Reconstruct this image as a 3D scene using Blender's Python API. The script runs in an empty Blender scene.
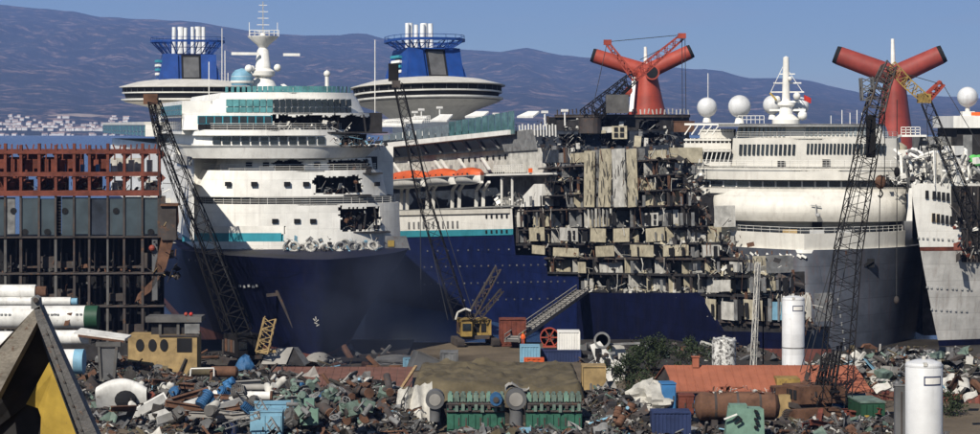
import bpy, math, random
from math import radians as R, sin, cos, pi, sqrt, atan2
from mathutils import Vector as V, Matrix as M, noise as NZ
random.seed(7)
sc = bpy.context.scene
col = sc.collection

# ---------------------------------------------------------------- camera, sky, sun, exposure
F, CX, HZ, CAMH = 2210.0, 490.0, 125.0, 33.0       # focal length in photo pixels, optical axis, eye level, eye height
cam = bpy.data.cameras.new('camera'); camo = bpy.data.objects.new('camera', cam); col.objects.link(camo)
camo.location = (0, 0, CAMH); camo.rotation_euler = (pi / 2, 0, 0)
cam.sensor_width = 36; cam.lens = 36 * F / 980; cam.shift_y = -(217 - HZ) / 980
cam.clip_start = 1; cam.clip_end = 40000
sc.camera = camo
SUN_AZ, SUN_EL = R(-27), R(40)                      # towards the sun: behind the camera, to the left
w = bpy.data.worlds.new('World'); sc.world = w; w.use_nodes = True
nt = w.node_tree; bg = nt.nodes['Background']
sky = nt.nodes.new('ShaderNodeTexSky'); sky.sky_type = 'NISHITA'; sky.sun_disc = False
sky.sun_elevation = SUN_EL; sky.sun_rotation = pi + SUN_AZ * -1
sky.air_density = 0.72; sky.dust_density = 0.0; sky.ozone_density = 6.0; sky.altitude = 50
bg.inputs[1].default_value = 0.07
tcw = nt.nodes.new('ShaderNodeTexCoord'); mpw = nt.nodes.new('ShaderNodeMapping'); mpw.inputs['Scale'].default_value = (3.2, 3.2, 26); nzw = nt.nodes.new('ShaderNodeTexNoise'); nzw.inputs['Scale'].default_value = 1.6; nzw.inputs['Detail'].default_value = 6
rpw = nt.nodes.new('ShaderNodeMapRange'); rpw.inputs[1].default_value = .5; rpw.inputs[2].default_value = .78; rpw.inputs[4].default_value = .5; mxw = nt.nodes.new('ShaderNodeMix'); mxw.data_type = 'RGBA'; mxw.inputs[7].default_value = (7.2, 6.9, 7.0, 1)
nt.links.new(tcw.outputs['Generated'], mpw.inputs[0]); nt.links.new(mpw.outputs[0], nzw.inputs[0]); nt.links.new(nzw.outputs[0], rpw.inputs[0]); nt.links.new(rpw.outputs[0], mxw.inputs[0]); nt.links.new(sky.outputs[0], mxw.inputs[6])
nt.links.new(mxw.outputs[2], bg.inputs[0])                 # thin high cloud over the whole sky
sun = bpy.data.lights.new('sun', 'SUN'); sun.energy = 4.8; sun.angle = R(0.53); sun.color = (1, .945, .85)
suno = bpy.data.objects.new('sun', sun); col.objects.link(suno)
SD = V((sin(SUN_AZ) * cos(SUN_EL), -cos(SUN_AZ) * cos(SUN_EL), sin(SUN_EL)))
suno.rotation_euler = (-SD).to_track_quat('-Z', 'Y').to_euler()
vs = sc.view_settings; vs.view_transform = 'Standard'; vs.look = 'None'; vs.exposure = 0.3; vs.gamma = 1; vs.use_curve_mapping = False
sc.render.engine = 'CYCLES'
sc.cycles.use_denoising = True; sc.cycles.max_bounces = 6; sc.cycles.volume_bounces = 0
sc.cycles.diffuse_bounces = 3; sc.cycles.transparent_max_bounces = 6; sc.cycles.caustics_reflective = False; sc.cycles.caustics_refractive = False

# ---------------------------------------------------------------- helpers
def at(px, py, Y):                                  # a photo pixel at world depth Y
    return V(((px - CX) * Y / F, Y, CAMH - (py - HZ) * Y / F))
def gx(px, Y): return (px - CX) * Y / F
def gz(py, Y): return CAMH - (py - HZ) * Y / F
def gy(py, z=2.0): return (CAMH - z) * F / (py - HZ)   # depth of a ground contact

class MB:
    def __init__(s): s.v = []; s.f = []; s.m = []; s.mi = 0
    def add(s, vs, fs):
        o = len(s.v); s.v += [tuple(p) for p in vs]; s.f += [tuple(i + o for i in f) for f in fs]; s.m += [s.mi] * len(fs); return s
    def box(s, x0, x1, y0, y1, z0, z1):
        return s.add([(x0,y0,z0),(x1,y0,z0),(x1,y1,z0),(x0,y1,z0),(x0,y0,z1),(x1,y0,z1),(x1,y1,z1),(x0,y1,z1)], BOXF)
    def obox(s, c, sz, rot=(0, 0, 0)):
        from mathutils import Euler
        m = Euler(rot).to_matrix(); c = V(c)
        return s.add([c + m @ V((a * sz[0] / 2, b * sz[1] / 2, d * sz[2] / 2)) for d in (-1, 1) for a, b in ((-1,-1),(1,-1),(1,1),(-1,1))], BOXF)
    def bar(s, a, b, w, h=None):
        a, b = V(a), V(b); h = h or w; d = b - a
        if d.length < 1e-6: return s
        q = d.to_track_quat('Y', 'Z').to_matrix(); u = q @ V((w / 2, 0, 0)); t = q @ V((0, 0, h / 2))
        return s.add([a-u-t, a+u-t, b+u-t, b-u-t, a-u+t, a+u+t, b+u+t, b-u+t], BOXF)
    def tube(s, a, b, r, r2=None, n=8, caps=True):
        a, b = V(a), V(b); r2 = r if r2 is None else r2; d = b - a
        if d.length < 1e-6: return s
        q = d.to_track_quat('Z', 'Y').to_matrix()
        vs = [p + q @ V((rr * cos(2*pi*i/n), rr * sin(2*pi*i/n), 0)) for p, rr in ((a, r), (b, r2)) for i in range(n)]
        fs = [(i, (i+1) % n, n + (i+1) % n, n + i) for i in range(n)]
        if caps: fs += [tuple(range(n - 1, -1, -1)), tuple(range(n, 2 * n))]
        return s.add(vs, fs)
    def pipe(s, pts, r, n=6):
        for a, b in zip(pts, pts[1:]): s.tube(a, b, r, n=n)
        return s
    def lathe(s, prof, n=24, c=(0, 0, 0), mat=None, arc=(0, 2 * pi)):
        c = V(c); full = abs(arc[1] - arc[0] - 2 * pi) < 1e-6; k = n if full else n + 1
        vs = []
        for r, z in prof:
            for i in range(k):
                a = arc[0] + (arc[1] - arc[0]) * i / n; p = V((r * cos(a), r * sin(a), z)); vs.append(c + (mat @ p if mat else p))
        fs = []
        for j in range(len(prof) - 1):
            for i in range(n):
                i2 = (i + 1) % k; fs.append((j*k+i, j*k+i2, (j+1)*k+i2, (j+1)*k+i))
        if full and prof[0][0] > 1e-4: fs.append(tuple(range(k - 1, -1, -1)))
        if full and prof[-1][0] > 1e-4: fs.append(tuple((len(prof)-1)*k + i for i in range(k)))
        return s.add(vs, fs)
    def prism(s, poly, z0, z1, plane='xy'):
        def P(a, b, z): return {'xy': (a, b, z), 'xz': (a, z, b), 'yz': (z, a, b)}[plane]
        n = len(poly)
        return s.add([P(a, b, z0) for a, b in poly] + [P(a, b, z1) for a, b in poly],
                     [(i, (i+1) % n, n + (i+1) % n, n + i) for i in range(n)] + [tuple(range(n-1, -1, -1)), tuple(range(n, 2*n))])
    def grid(s, rows, wrap=False):
        k = len(rows[0]); vs = [p for r in rows for p in r]; fs = []
        for j in range(len(rows) - 1):
            for i in range(k if wrap else k - 1): fs.append((j*k+i, j*k+(i+1) % k, (j+1)*k+(i+1) % k, (j+1)*k+i))
        return s.add(vs, fs)
    def ball(s, c, r, n=16, sx=1, sy=1, sz=1):
        m = max(6, n // 2)
        return s.lathe([(max(1e-5, r * sin(pi * j / m)), -r * cos(pi * j / m)) for j in range(m + 1)], n, c, M.Diagonal((sx, sy, sz)))
    def lattice(s, a, b, w0, w1, n, r=.09, up=(0, 0, 1)):
        a, b = V(a), V(b); d = (b - a).normalized(); u = d.cross(V(up)).normalized(); t = u.cross(d)
        P = []
        for i in range(n + 1):
            k = i / n; p = a.lerp(b, k); h = (w0 + (w1 - w0) * k) / 2; P.append([p + u*h*x + t*h*y for x, y in ((-1,-1),(1,-1),(1,1),(-1,1))])
        for c in range(4):
            s.bar(P[0][c], P[n][c], r * 2)
            for i in range(n):
                s.bar(P[i][c], P[i+1][(c+1) % 4] if i % 2 else P[i+1][c-1 if c else 3], r * 1.2)
                if i % 2 == 0: s.bar(P[i][c], P[i][(c+1) % 4], r * 1.2)
        return s
    def mesh(s, name, mats, smooth=None):
        me = bpy.data.meshes.new(name); me.from_pydata(s.v, [], s.f)
        for m_ in (mats if isinstance(mats, (list, tuple)) else [mats]): me.materials.append(m_)
        if isinstance(mats, (list, tuple)): me.polygons.foreach_set('material_index', s.m)
        if smooth: me.shade_smooth(); me.set_sharp_from_angle(angle=R(smooth))
        me.update(); return me
    def obj(s, name, mats, parent=None, smooth=None):
        o = bpy.data.objects.new(name, s.mesh(name, mats, smooth)); col.objects.link(o)
        if parent: o.parent = parent
        return o
BOXF = [(3,2,1,0),(4,5,6,7),(0,1,5,4),(1,2,6,5),(2,3,7,6),(3,0,4,7)]
_UB = {}
def ubox(name, mt, parent, c, sz, rot=(0, 0, 0)):    # one small piece: a shared unit block, placed and sized
    if mt.name not in _UB: _UB[mt.name] = MB().box(-.5,.5,-.5,.5,-.5,.5).mesh('block', mt)
    o = bpy.data.objects.new(name, _UB[mt.name]); col.objects.link(o); o.parent = parent
    o.location = c; o.scale = sz; o.rotation_euler = rot; return o
def tag(o, label, cat=None, group=None, kind=None):
    if label: o['label'] = label
    if cat: o['category'] = cat
    if group: o['group'] = group
    if kind: o['kind'] = kind
    return o
def thing(name, label, cat, loc=(0, 0, 0), rz=0, group=None, tilt=0):
    o = bpy.data.objects.new(name, None); col.objects.link(o); o.location = loc; o.rotation_euler = (tilt, 0, rz)
    return tag(o, label, cat, group)
def copy_tree(o, parent=None):
    c = o.copy(); col.objects.link(c)
    if parent: c.parent = parent
    for ch in list(o.children): copy_tree(ch, c)
    return c

# ---------------------------------------------------------------- materials
MAT = {}
def mat(name, c, rough=.65, metal=0, var=.3, rust=0., rc=(.13, .05, .022), streak=0., sc_=.45, bump=0., spec=.3, emit=None, grain=0., seam=0.):
    m = bpy.data.materials.new(name); m.use_nodes = True; MAT[name] = m
    t = m.node_tree; N = t.nodes; K = t.links; b = N['Principled BSDF']
    b.inputs['Roughness'].default_value = rough; b.inputs['Metallic'].default_value = metal
    b.inputs['Specular IOR Level'].default_value = spec
    geo = N.new('ShaderNodeNewGeometry'); pos = geo.outputs['Position']
    def noise(scale, det=4, vec=None, rgh=.6):
        n = N.new('ShaderNodeTexNoise'); n.inputs['Scale'].default_value = scale; n.inputs['Detail'].default_value = det; n.inputs['Roughness'].default_value = rgh
        K.new(vec or pos, n.inputs['Vector']); return n.outputs[0]
    def ramp(src, a, b_):
        r = N.new('ShaderNodeMapRange'); r.inputs[1].default_value = a; r.inputs[2].default_value = b_; K.new(src, r.inputs[0]); return r.outputs[0]
    def mix(f, A, B):
        x = N.new('ShaderNodeMix'); x.data_type = 'RGBA'
        if isinstance(f, float): x.inputs[0].default_value = f
        else: K.new(f, x.inputs[0])
        for s_, q in ((6, A), (7, B)):
            if isinstance(q, tuple): x.inputs[s_].default_value = (*q, 1)
            else: K.new(q, x.inputs[s_])
        return x.outputs[2]
    lo = tuple(v * (1 - var) for v in c); hi = tuple(min(1, v * (1 + var * .45)) for v in c)
    cur = mix(ramp(noise(sc_), .3, .7), lo, hi)
    if streak:
        mp = N.new('ShaderNodeMapping'); mp.inputs['Scale'].default_value = (1.6, 1.6, .09); K.new(pos, mp.inputs[0])
        f = ramp(noise(1., 3, mp.outputs[0]), .52, .8); f2 = N.new('ShaderNodeMath'); f2.operation = 'MULTIPLY'; f2.inputs[1].default_value = streak; K.new(f, f2.inputs[0])
        cur = mix(f2.outputs[0], cur, tuple(v * .35 + w_ * .5 for v, w_ in zip(c, rc)))
    if rust:
        f = ramp(noise(sc_ * 2.3, 6, None, .72), .72 - rust * .42, .8 - rust * .38)
        cur = mix(f, cur, mix(ramp(noise(sc_ * 9, 3), .3, .7), tuple(v * .55 for v in rc), tuple(v * 1.5 for v in rc)))
    if seam:                                          # welded plate seams and faint dishing between frames
        sp = N.new('ShaderNodeSeparateXYZ'); K.new(pos, sp.inputs[0]); ad = N.new('ShaderNodeMath'); ad.operation = 'ADD'; K.new(sp.outputs[0], ad.inputs[0]); K.new(sp.outputs[1], ad.inputs[1])
        cb = N.new('ShaderNodeCombineXYZ'); K.new(ad.outputs[0], cb.inputs[0]); K.new(sp.outputs[2], cb.inputs[1]); br = N.new('ShaderNodeTexBrick'); K.new(cb.outputs[0], br.inputs[0])
        br.inputs['Scale'].default_value = 1; br.inputs['Brick Width'].default_value = 7.5; br.inputs['Row Height'].default_value = 2.3; br.inputs['Mortar Size'].default_value = .05; br.inputs['Mortar Smooth'].default_value = .4
        br.inputs['Color1'].default_value = (1, 1, 1, 1); br.inputs['Color2'].default_value = (.86, .86, .86, 1); br.inputs['Mortar'].default_value = (1 - seam,) * 3 + (1,)
        mm = N.new('ShaderNodeMix'); mm.data_type = 'RGBA'; mm.blend_type = 'MULTIPLY'; mm.inputs[0].default_value = 1; K.new(cur, mm.inputs[6]); K.new(br.outputs[0], mm.inputs[7]); cur = mm.outputs[2]; bump = bump or .12
    if grain:
        f = ramp(noise(sc_ * 16, 5, None, .8), .35, .75); cur = mix(f, mix(grain, cur, (.008, .008, .008)), cur)
    K.new(cur, b.inputs['Base Color'])
    if bump:
        bp = N.new('ShaderNodeBump'); bp.inputs['Strength'].default_value = bump; bp.inputs['Distance'].default_value = .15
        K.new(noise(sc_ * 5, 5), bp.inputs['Height']); K.new(bp.outputs[0], b.inputs['Normal'])
    if emit: b.inputs['Emission Color'].default_value = (*emit, 1); b.inputs['Emission Strength'].default_value = 1
    return m
mat('ship_white', (.80, .775, .71), .5, var=.16, streak=.34, rust=.09, seam=.16)
mat('ship_cream', (.64, .61, .54), .55, var=.16, streak=.36, rust=.08, seam=.16)
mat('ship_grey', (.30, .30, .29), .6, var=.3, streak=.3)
mat('deck_grey', (.22, .22, .21), .8)
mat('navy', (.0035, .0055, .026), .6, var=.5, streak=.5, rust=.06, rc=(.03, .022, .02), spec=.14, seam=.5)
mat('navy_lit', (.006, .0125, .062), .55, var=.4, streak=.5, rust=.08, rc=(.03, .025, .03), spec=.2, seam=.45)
mat('hull_slate', (.075, .082, .098), .5, var=.35, streak=.6, rust=.07, seam=.4)
mat('hull_pale', (.49, .475, .445), .5, var=.28, streak=.7, rust=.12, seam=.3)
mat('boot_red', (.13, .045, .035), .8, var=.5, rust=.25, rc=(.10, .085, .07))
mat('teal', (.04, .25, .31), .5, var=.25, streak=.2)
mat('teal_glass', (.075, .23, .235), .12, var=.45, sc_=.9, spec=.8)
mat('green_glass', (.07, .15, .15), .15, var=.5, sc_=.8, spec=.7)
mat('dark_glass', (.018, .024, .030), .14, var=.6, sc_=.6, spec=.7)
mat('grey_glass', (.16, .19, .20), .2, var=.4, spec=.7)
mat('black', (.010, .010, .011), .9, var=.5)
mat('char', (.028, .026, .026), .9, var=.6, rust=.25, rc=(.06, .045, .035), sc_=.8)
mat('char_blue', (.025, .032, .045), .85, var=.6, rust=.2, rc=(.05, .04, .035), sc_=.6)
mat('cabin_cream', (.44, .39, .28), .75, var=.4, rust=.2, rc=(.16, .11, .06), streak=.4, sc_=.9)
mat('cabin_white', (.50, .48, .43), .75, var=.4, rust=.2, rc=(.12, .09, .06), streak=.4, sc_=.9)
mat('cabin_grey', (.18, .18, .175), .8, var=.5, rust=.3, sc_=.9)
mat('orange_boat', (.56, .10, .025), .5, var=.25, streak=.25)
mat('funnel_red', (.36, .058, .034), .6, var=.3, streak=.5, rust=.05, sc_=.3, seam=.15)
mat('funnel_red_b', (.27, .046, .034), .6, var=.3, streak=.5, rust=.05, sc_=.3, seam=.15)
mat('funnel_blue', (.012, .05, .21), .42, var=.25, streak=.15)
mat('steel_white', (.70, .70, .68), .4, var=.15, streak=.25)
mat('rust_red', (.145, .040, .024), .85, var=.5, rust=.25, rc=(.07, .025, .02), sc_=.7, bump=.3)
mat('rust_brown', (.12, .06, .035), .9, var=.5, rust=.3, rc=(.05, .03, .02), sc_=.8, bump=.3)
mat('steel_blue', (.042, .060, .070), .6, var=.35, rust=.14, rc=(.06, .04, .03), streak=.6, sc_=.5)
mat('frame_dark', (.06, .05, .045), .85, var=.5, rust=.4, rc=(.09, .05, .03))
mat('frame_grey', (.10, .095, .088), .85, var=.5, rust=.3, rc=(.10, .06, .035))
mat('crane_black', (.011, .010, .010), .8, var=.5, rust=.2, rc=(.035, .018, .012), spec=.15)
mat('crane_grey', (.10, .10, .10), .7, var=.4, rust=.2)
mat('crane_red', (.30, .05, .028), .65, var=.3, rust=.2)
mat('crane_yellow', (.28, .185, .05), .7, var=.45, rust=.4, rc=(.09, .05, .025), sc_=.9)
mat('yellow_paint', (.40, .27, .05), .5, var=.3, rust=.12, rc=(.10, .06, .03), sc_=1.6, streak=.3)
mat('yellow_faded', (.31, .215, .095), .7, var=.4, rust=.25, rc=(.14, .09, .05), streak=.4, sc_=.9)
mat('steel_worn', (.11, .105, .10), .65, metal=.2, var=.4, rust=.3, rc=(.14, .08, .05), sc_=2.2, bump=.3)
mat('white_paint', (.66, .645, .60), .5, var=.3, streak=.55, rust=.22, rc=(.16, .10, .06), sc_=.6)
mat('tank_white', (.62, .62, .61), .42, var=.14, streak=.4, rust=.07, rc=(.16, .12, .09), seam=.1)
mat('steel_tan', (.20, .175, .14), .7, var=.4, rust=.35, rc=(.10, .06, .04), sc_=2.0, bump=.3)  # grab steel, sunlight on its left faces put into the colour
mat('green_paint', (.016, .06, .03), .55, var=.35, rust=.1)
mat('engine_green', (.028, .105, .068), .55, var=.4, rust=.12, rc=(.03, .03, .025), sc_=1.1, streak=.35)
mat('mint_green', (.14, .235, .18), .55, var=.25, rust=.1, rc=(.05, .045, .035), sc_=1.2)
mat('mint_dull', (.13, .18, .145), .6, var=.5, rust=.3, rc=(.05, .045, .03), sc_=1.2)
mat('light_blue', (.17, .33, .43), .6, var=.25, rust=.14, rc=(.13, .08, .05), sc_=.9, streak=.3)
mat('bright_blue', (.04, .15, .32), .6, var=.3, rust=.06)
mat('tarp_blue', (.025, .095, .21), .6, var=.4, bump=.5, sc_=.9)
mat('dark_blue', (.018, .03, .085), .65, var=.4, rust=.12)
mat('olive_tarp', (.10, .080, .046), .9, var=.55, rust=.12, rc=(.09, .08, .06), sc_=.35, bump=.5)
mat('pale_tarp', (.44, .42, .37), .9, var=.35, sc_=.7, bump=.5)
mat('roof_orange', (.30, .10, .054), .8, var=.2, rust=.1, rc=(.20, .08, .05), sc_=.5, streak=.2)
mat('roof_brown', (.15, .07, .05), .85, var=.35, rust=.2, rc=(.10, .06, .05), sc_=.6)
mat('fence_rust', (.17, .055, .04), .85, var=.45, rust=.3, rc=(.26, .12, .09), sc_=.6, streak=.3)
mat('dirt', (.15, .115, .075), .95, var=.4, rust=.3, rc=(.10, .085, .065), sc_=.18, bump=.6, grain=.35)
mat('scrap_earth', (.045, .040, .034), .95, var=.5, sc_=.5, bump=.6)
mat('wood_end', (.33, .22, .11), .8, var=.4, sc_=2)
mat('concrete', (.27, .255, .23), .9, var=.3, rust=.12, rc=(.12, .10, .08))
mat('leaf_dark', (.022, .034, .012), .75, var=.5, sc_=.9)
mat('leaf_mid', (.030, .042, .014), .75, var=.5, sc_=.9)
mat('bark', (.06, .045, .03), .9)
mat('skin', (.35, .2, .14), .6)
mat('cable', (.03, .03, .03), .7)
mat('red_paint', (.42, .03, .02), .5, var=.3)
mat('brown_red', (.25, .05, .03), .6)
mat('hi_orange', (.75, .12, .02), .6)
mat('sea_water', (.035, .075, .16), .22, var=.25, sc_=.01, spec=.5, bump=.15)
mat('house_white', (.72, .69, .64), .8, var=.1)
mat('house_roof', (.46, .33, .27), .8)
mat('green_glow', (.10, .45, .10), .6, var=.3)  # plain green of the sheeting

# ---------------------------------------------------------------- sea, hills, ground
def struct(mb, name, m, smooth=None): return tag(mb.obj(name, m, None, smooth), None, kind='structure')
sea = MB(); sea.grid([[( -12000 + 24000*i/8, 262 + 22000 * (j/12)**2, 0) for i in range(9)] for j in range(13)])
struct(sea, 'sea', MAT['sea_water'])
hm = mat('hill_scrub', (.034, .040, .032), .95, var=.7, rust=.46, rc=(.46, .30, .23), sc_=.0034, grain=.85)
RIDGE = [(-300,2),(-60,1),(0,5),(75,12),(100,17),(195,22),(250,31),(300,36),(340,35),(362,33),(390,40),(465,50),(500,52),(527,48),(560,55),(600,59),(690,69),(718,70),(745,78),(800,79),(830,86),(865,94),(910,95),(980,98),(1100,103),(1300,100)]
def ridge(px):
    for (a, ya), (b, yb) in zip(RIDGE, RIDGE[1:]):
        if a <= px <= b: return ya + (yb - ya) * (px - a) / (b - a)
    return RIDGE[0][1] if px < 0 else RIDGE[-1][1]
hl = MB(); rows = []
YS, YR = 6900., 17000.
for j in range(91):
    k = j / 75; Y = YS + (YR - YS) * k; row = []
    for i in range(181):
        px = -300 + 1600 * i / 180; X = (px - CX) * YR / F * (YS + (YR - YS) * min(k, 1)) / YR * 1.0
        H = CAMH + (HZ - ridge(px)) * YR / F
        n1 = NZ.fractal(V((X / 1500, Y / 2600, 3)), 1, 2, 6); n2 = abs(NZ.fractal(V((X / 700 + 9, Y / 3800, 1)), 1, 2, 5))
        prof = (.12 * k ** .5 + .88 * k ** 1.35) if k < 1 else max(0, 1 - (k - 1) * 1.2)
        z = H * prof * (1 + (.22 * n1 - .30 * n2 + .04) * (1 - k ** 4 if k < 1 else 0)) + (6 * NZ.noise(V((X / 60, Y / 60, 0))) + 3 * NZ.noise(V((X / 22, Y / 22, 5)))) * min(1, k * 4) - 2 * (k == 0)
        row.append((X, Y, z))
    rows.append(row)
HROWS = rows
hl.grid(rows); hills = struct(hl, 'hills', hm, 60)
def hz_(px, k):                                     # hillside height near the shore
    Y = YS + (YR - YS) * k; i = (px + 300) / 1600 * 180; j = int(k * 75); return HROWS[j][int(i)]
gd = MB(); grow = []
for j in range(61):
    Y = -20 + 372 * j / 60
    r_ = []
    for i in range(49):
        X = -130 + 260 * i / 48
        z = 31.2 - .156 * max(Y, 0) if Y < 187 else 2
        if Y > 178: z = max(2.0, z)
        if Y >= 187: z = 2.0 + .25 * NZ.noise(V((X / 9, Y / 9, 0)))
        if Y > 318: z = 1.8 - (Y - 318) * .12
        r_.append((X, Y, z))
    grow.append(r_)
gd.grid(grow); struct(gd, 'ground', MAT['dirt'], 60)
# ---------------------------------------------------------------- ship building helpers
W_, C_, G_, K_ = MAT['ship_white'], MAT['ship_cream'], MAT['ship_grey'], MAT['black']
CAMP = V((0, 0, CAMH))
class Fr:                                           # a thing's own axes: x across (image right), y away from its front, z up
    def __init__(s, root, X, Y, rz, trim=0):
        s.root = root; root.location = (X, Y, 0); root.rotation_euler = (-R(trim), 0, R(rz))
        s.m = M.Translation((X, Y, 0)) @ M.Rotation(R(rz), 4, 'Z') @ M.Rotation(-R(trim), 4, 'X'); s.i = s.m.inverted()
    def _r(s, px, py): return s.i @ CAMP, s.i.to_3x3() @ V(((px - CX) / F, 1, -(py - HZ) / F))
    def cut(s, px, py, ax, v): o, d = s._r(px, py); return o + d * ((v - o[ax]) / d[ax])
    def f(s, px, py, y=0): return s.cut(px, py, 1, y)
    def s(s, px, py, x): return s.cut(px, py, 0, x)
def plan(xl, xr, y, bulge, back, n=36, p=3.2, ns=8, sh=0):
    c, h = (xl + xr) / 2, (xr - xl) / 2; fr = []
    for i in range(n + 1):
        t = -1 + 2 * i / n; fr.append((c + h * t, y + bulge * abs(t) ** p))
    yl = y + bulge
    return [(xl, back + (yl - back) * i / ns) for i in range(ns)] + fr + [(xr, yl + (back - yl) * i / ns) for i in range(1, ns + 1)]
def shell(name, m, parent, pb, pt, z0, z1, holes=(), nz=8, th=.25, rag=.35, roof=None, rname='deck', seed=1):
    """wall following plan pb (bottom) to pt (top); holes = (x0,x1,z0,z1) torn out of the front"""
    n = len(pb); rnd = random.Random(seed); mb = MB()
    def P(i, j, ins=0.):
        k = j / nz; x = pb[i][0] + (pt[i][0] - pb[i][0]) * k; y = pb[i][1] + (pt[i][1] - pb[i][1]) * k
        if ins:
            a, b = pb[max(0, i - 1)], pb[min(n - 1, i + 1)]; d = V((b[0] - a[0], b[1] - a[1])); d.normalize(); x -= d.y * ins; y += d.x * ins
        return (x, y, z0 + (z1 - z0) * k)
    keep = {}
    for i in range(n - 1):
        for j in range(nz):
            a = P(i, j); b = P(i + 1, j + 1); cx, cz = (a[0] + b[0]) / 2, (a[2] + b[2]) / 2
            g1, g2 = rag * 2.2 * NZ.noise(V((cz * 1.1, seed, 0))) + rag * NZ.noise(V((cz * 3.5, seed, 5))), rag * 1.6 * NZ.noise(V((cx * .8, seed, 2))) + rag * NZ.noise(V((cx * 3, seed, 8)))
            keep[i, j] = not any(h[0] + g1 < cx < h[1] + g1 * .8 and h[2] + g2 * .5 < cz < h[3] + g2 and abs(a[0] - b[0]) > .005 for h in holes)
    idx = {}
    def vi(i, j, q):
        if (i, j, q) not in idx: idx[i, j, q] = len(mb.v); mb.v.append(P(i, j, th if q else 0))
        return idx[i, j, q]
    def face(*f): mb.f.append(f); mb.m.append(0)
    for (i, j), k in keep.items():
        if not k: continue
        a, b, c, d = (i, j), (i + 1, j), (i + 1, j + 1), (i, j + 1)
        face(vi(*a, 0), vi(*b, 0), vi(*c, 0), vi(*d, 0)); face(vi(*d, 1), vi(*c, 1), vi(*b, 1), vi(*a, 1))
        for (u, v, nb) in ((a, b, (i, j - 1)), (b, c, (i + 1, j)), (c, d, (i, j + 1)), (d, a, (i - 1, j))):
            if not keep.get(nb, False): face(vi(*v, 0), vi(*u, 0), vi(*u, 1), vi(*v, 1))
    o = mb.obj(name, m, parent, 40)
    if roof:
        q = [(x, y) for x, y in pt]; MB().prism(q, z1 - .22, z1 - .02).obj(rname, roof, parent)
    return o
def curve_at(pl, x):                                # front point and direction of a plan at lateral x
    best = None
    for a, b in zip(pl, pl[1:]):
        if min(a[0], b[0]) - 1e-6 <= x <= max(a[0], b[0]) + 1e-6 and abs(b[0] - a[0]) > 1e-4:
            y = a[1] + (b[1] - a[1]) * (x - a[0]) / (b[0] - a[0]); q = (y, atan2(b[1] - a[1], b[0] - a[0]))
            if best is None or y < best[0]: best = q
    return best or (pl[len(pl) // 2][1], 0)
def window_row(parent, fr, pl, px0, px1, n, pyt, pyb, fill, m, name='window', y=0, rim=None, lean=0, inset=.0, skip=()):
    for i in range(n):
        if i in skip: continue
        px = px0 + (px1 - px0) * (i + .5) / n; p = fr.f(px, (pyt + pyb) / 2, y)
        yy, a = curve_at(pl, p.x); p = fr.f(px, (pyt + pyb) / 2, yy); yy, a = curve_at(pl, p.x)
        w = abs(fr.f(px0 + (px1 - px0) * (i + 1) / n, pyb, yy).x - fr.f(px0 + (px1 - px0) * i / n, pyb, yy).x) * fill / max(.5, cos(a))
        h = abs(fr.f(px, pyt, yy).z - fr.f(px, pyb, yy).z)
        if rim:
            f_ = ubox('window_frame', rim, parent, (p.x, yy - .03 + inset, p.z), (w * 1.25, .16, h * 1.18), (0, lean, a))
        ubox(name, m, parent, (p.x, yy - .08 + inset, p.z), (w, .2, h), (0, lean, a))
def lx(fr, px, py, y): return fr.f(px, py, y).x
def hull(name, m, parent, B, bow, zt, length, zb=-1.5, low=.35, nz=14, ny=34, rake=.45, cutz=None, full=(26, 60), power=2.0, smooth=50, z_from=None, flare=1.0, xmul=(1, 1)):
    """bow-first hull: stem at y=-bow (top), both sides, closed aft"""
    mb = MB(); rows = []
    z0 = zb if z_from is None else z_from
    def ring(u):
        z = zb + (zt - zb) * u
        ys = -bow * (1 - rake * (1 - u) ** 1.3)
        Lu = full[1] + (full[0] - full[1]) * u ** 1.2; Bz = B * (low + (1 - low) * min(1, u * 1.15) ** .55)
        pts = []
        for k in range(ny + 1):
            d = (k / ny) ** 1.7 * (length - ys - 0); wv = min(1, d / Lu); b = B * (1 - (1 - wv) ** power) + 1.1 * (1 - math.exp(-d / .5)) * max(0, 1 - wv)
            b = min(b, b * (Bz / B) * .5 + b * .5) if d < Lu * 2 else b
            pts.append((ys + d, b))
        return [(-b * xmul[0], y, z) for y, b in reversed(pts)] + [(b * xmul[1], y, z) for y, b in pts[1:]]
    u0 = (z0 - zb) / (zt - zb)
    u1 = 1 if cutz is None else (cutz - zb) / (zt - zb)
    for j in range(nz + 1): rows.append(ring(u0 + (u1 - u0) * j / nz))
    mb.grid(rows); n = len(rows[0])
    mb.add(rows[-1], [tuple(range(n))])
    return mb.obj(name, m, parent, smooth), rows[-1]
def rail(name, m, parent, pts, h=1.1, r=.05, step=1.6, bars=2):
    mb = MB()
    for k in range(1, bars + 1):
        z = h * k / bars
        for a, b in zip(pts, pts[1:]): mb.bar(V(a) + V((0, 0, z)), V(b) + V((0, 0, z)), r)
    for a, b in zip(pts, pts[1:]):
        a, b = V(a), V(b); n = max(1, int((b - a).length / step))
        for i in range(n + 1): p = a.lerp(b, i / n); mb.bar(p, p + V((0, 0, h)), r)
    return mb.obj(name, m, parent)
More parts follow.
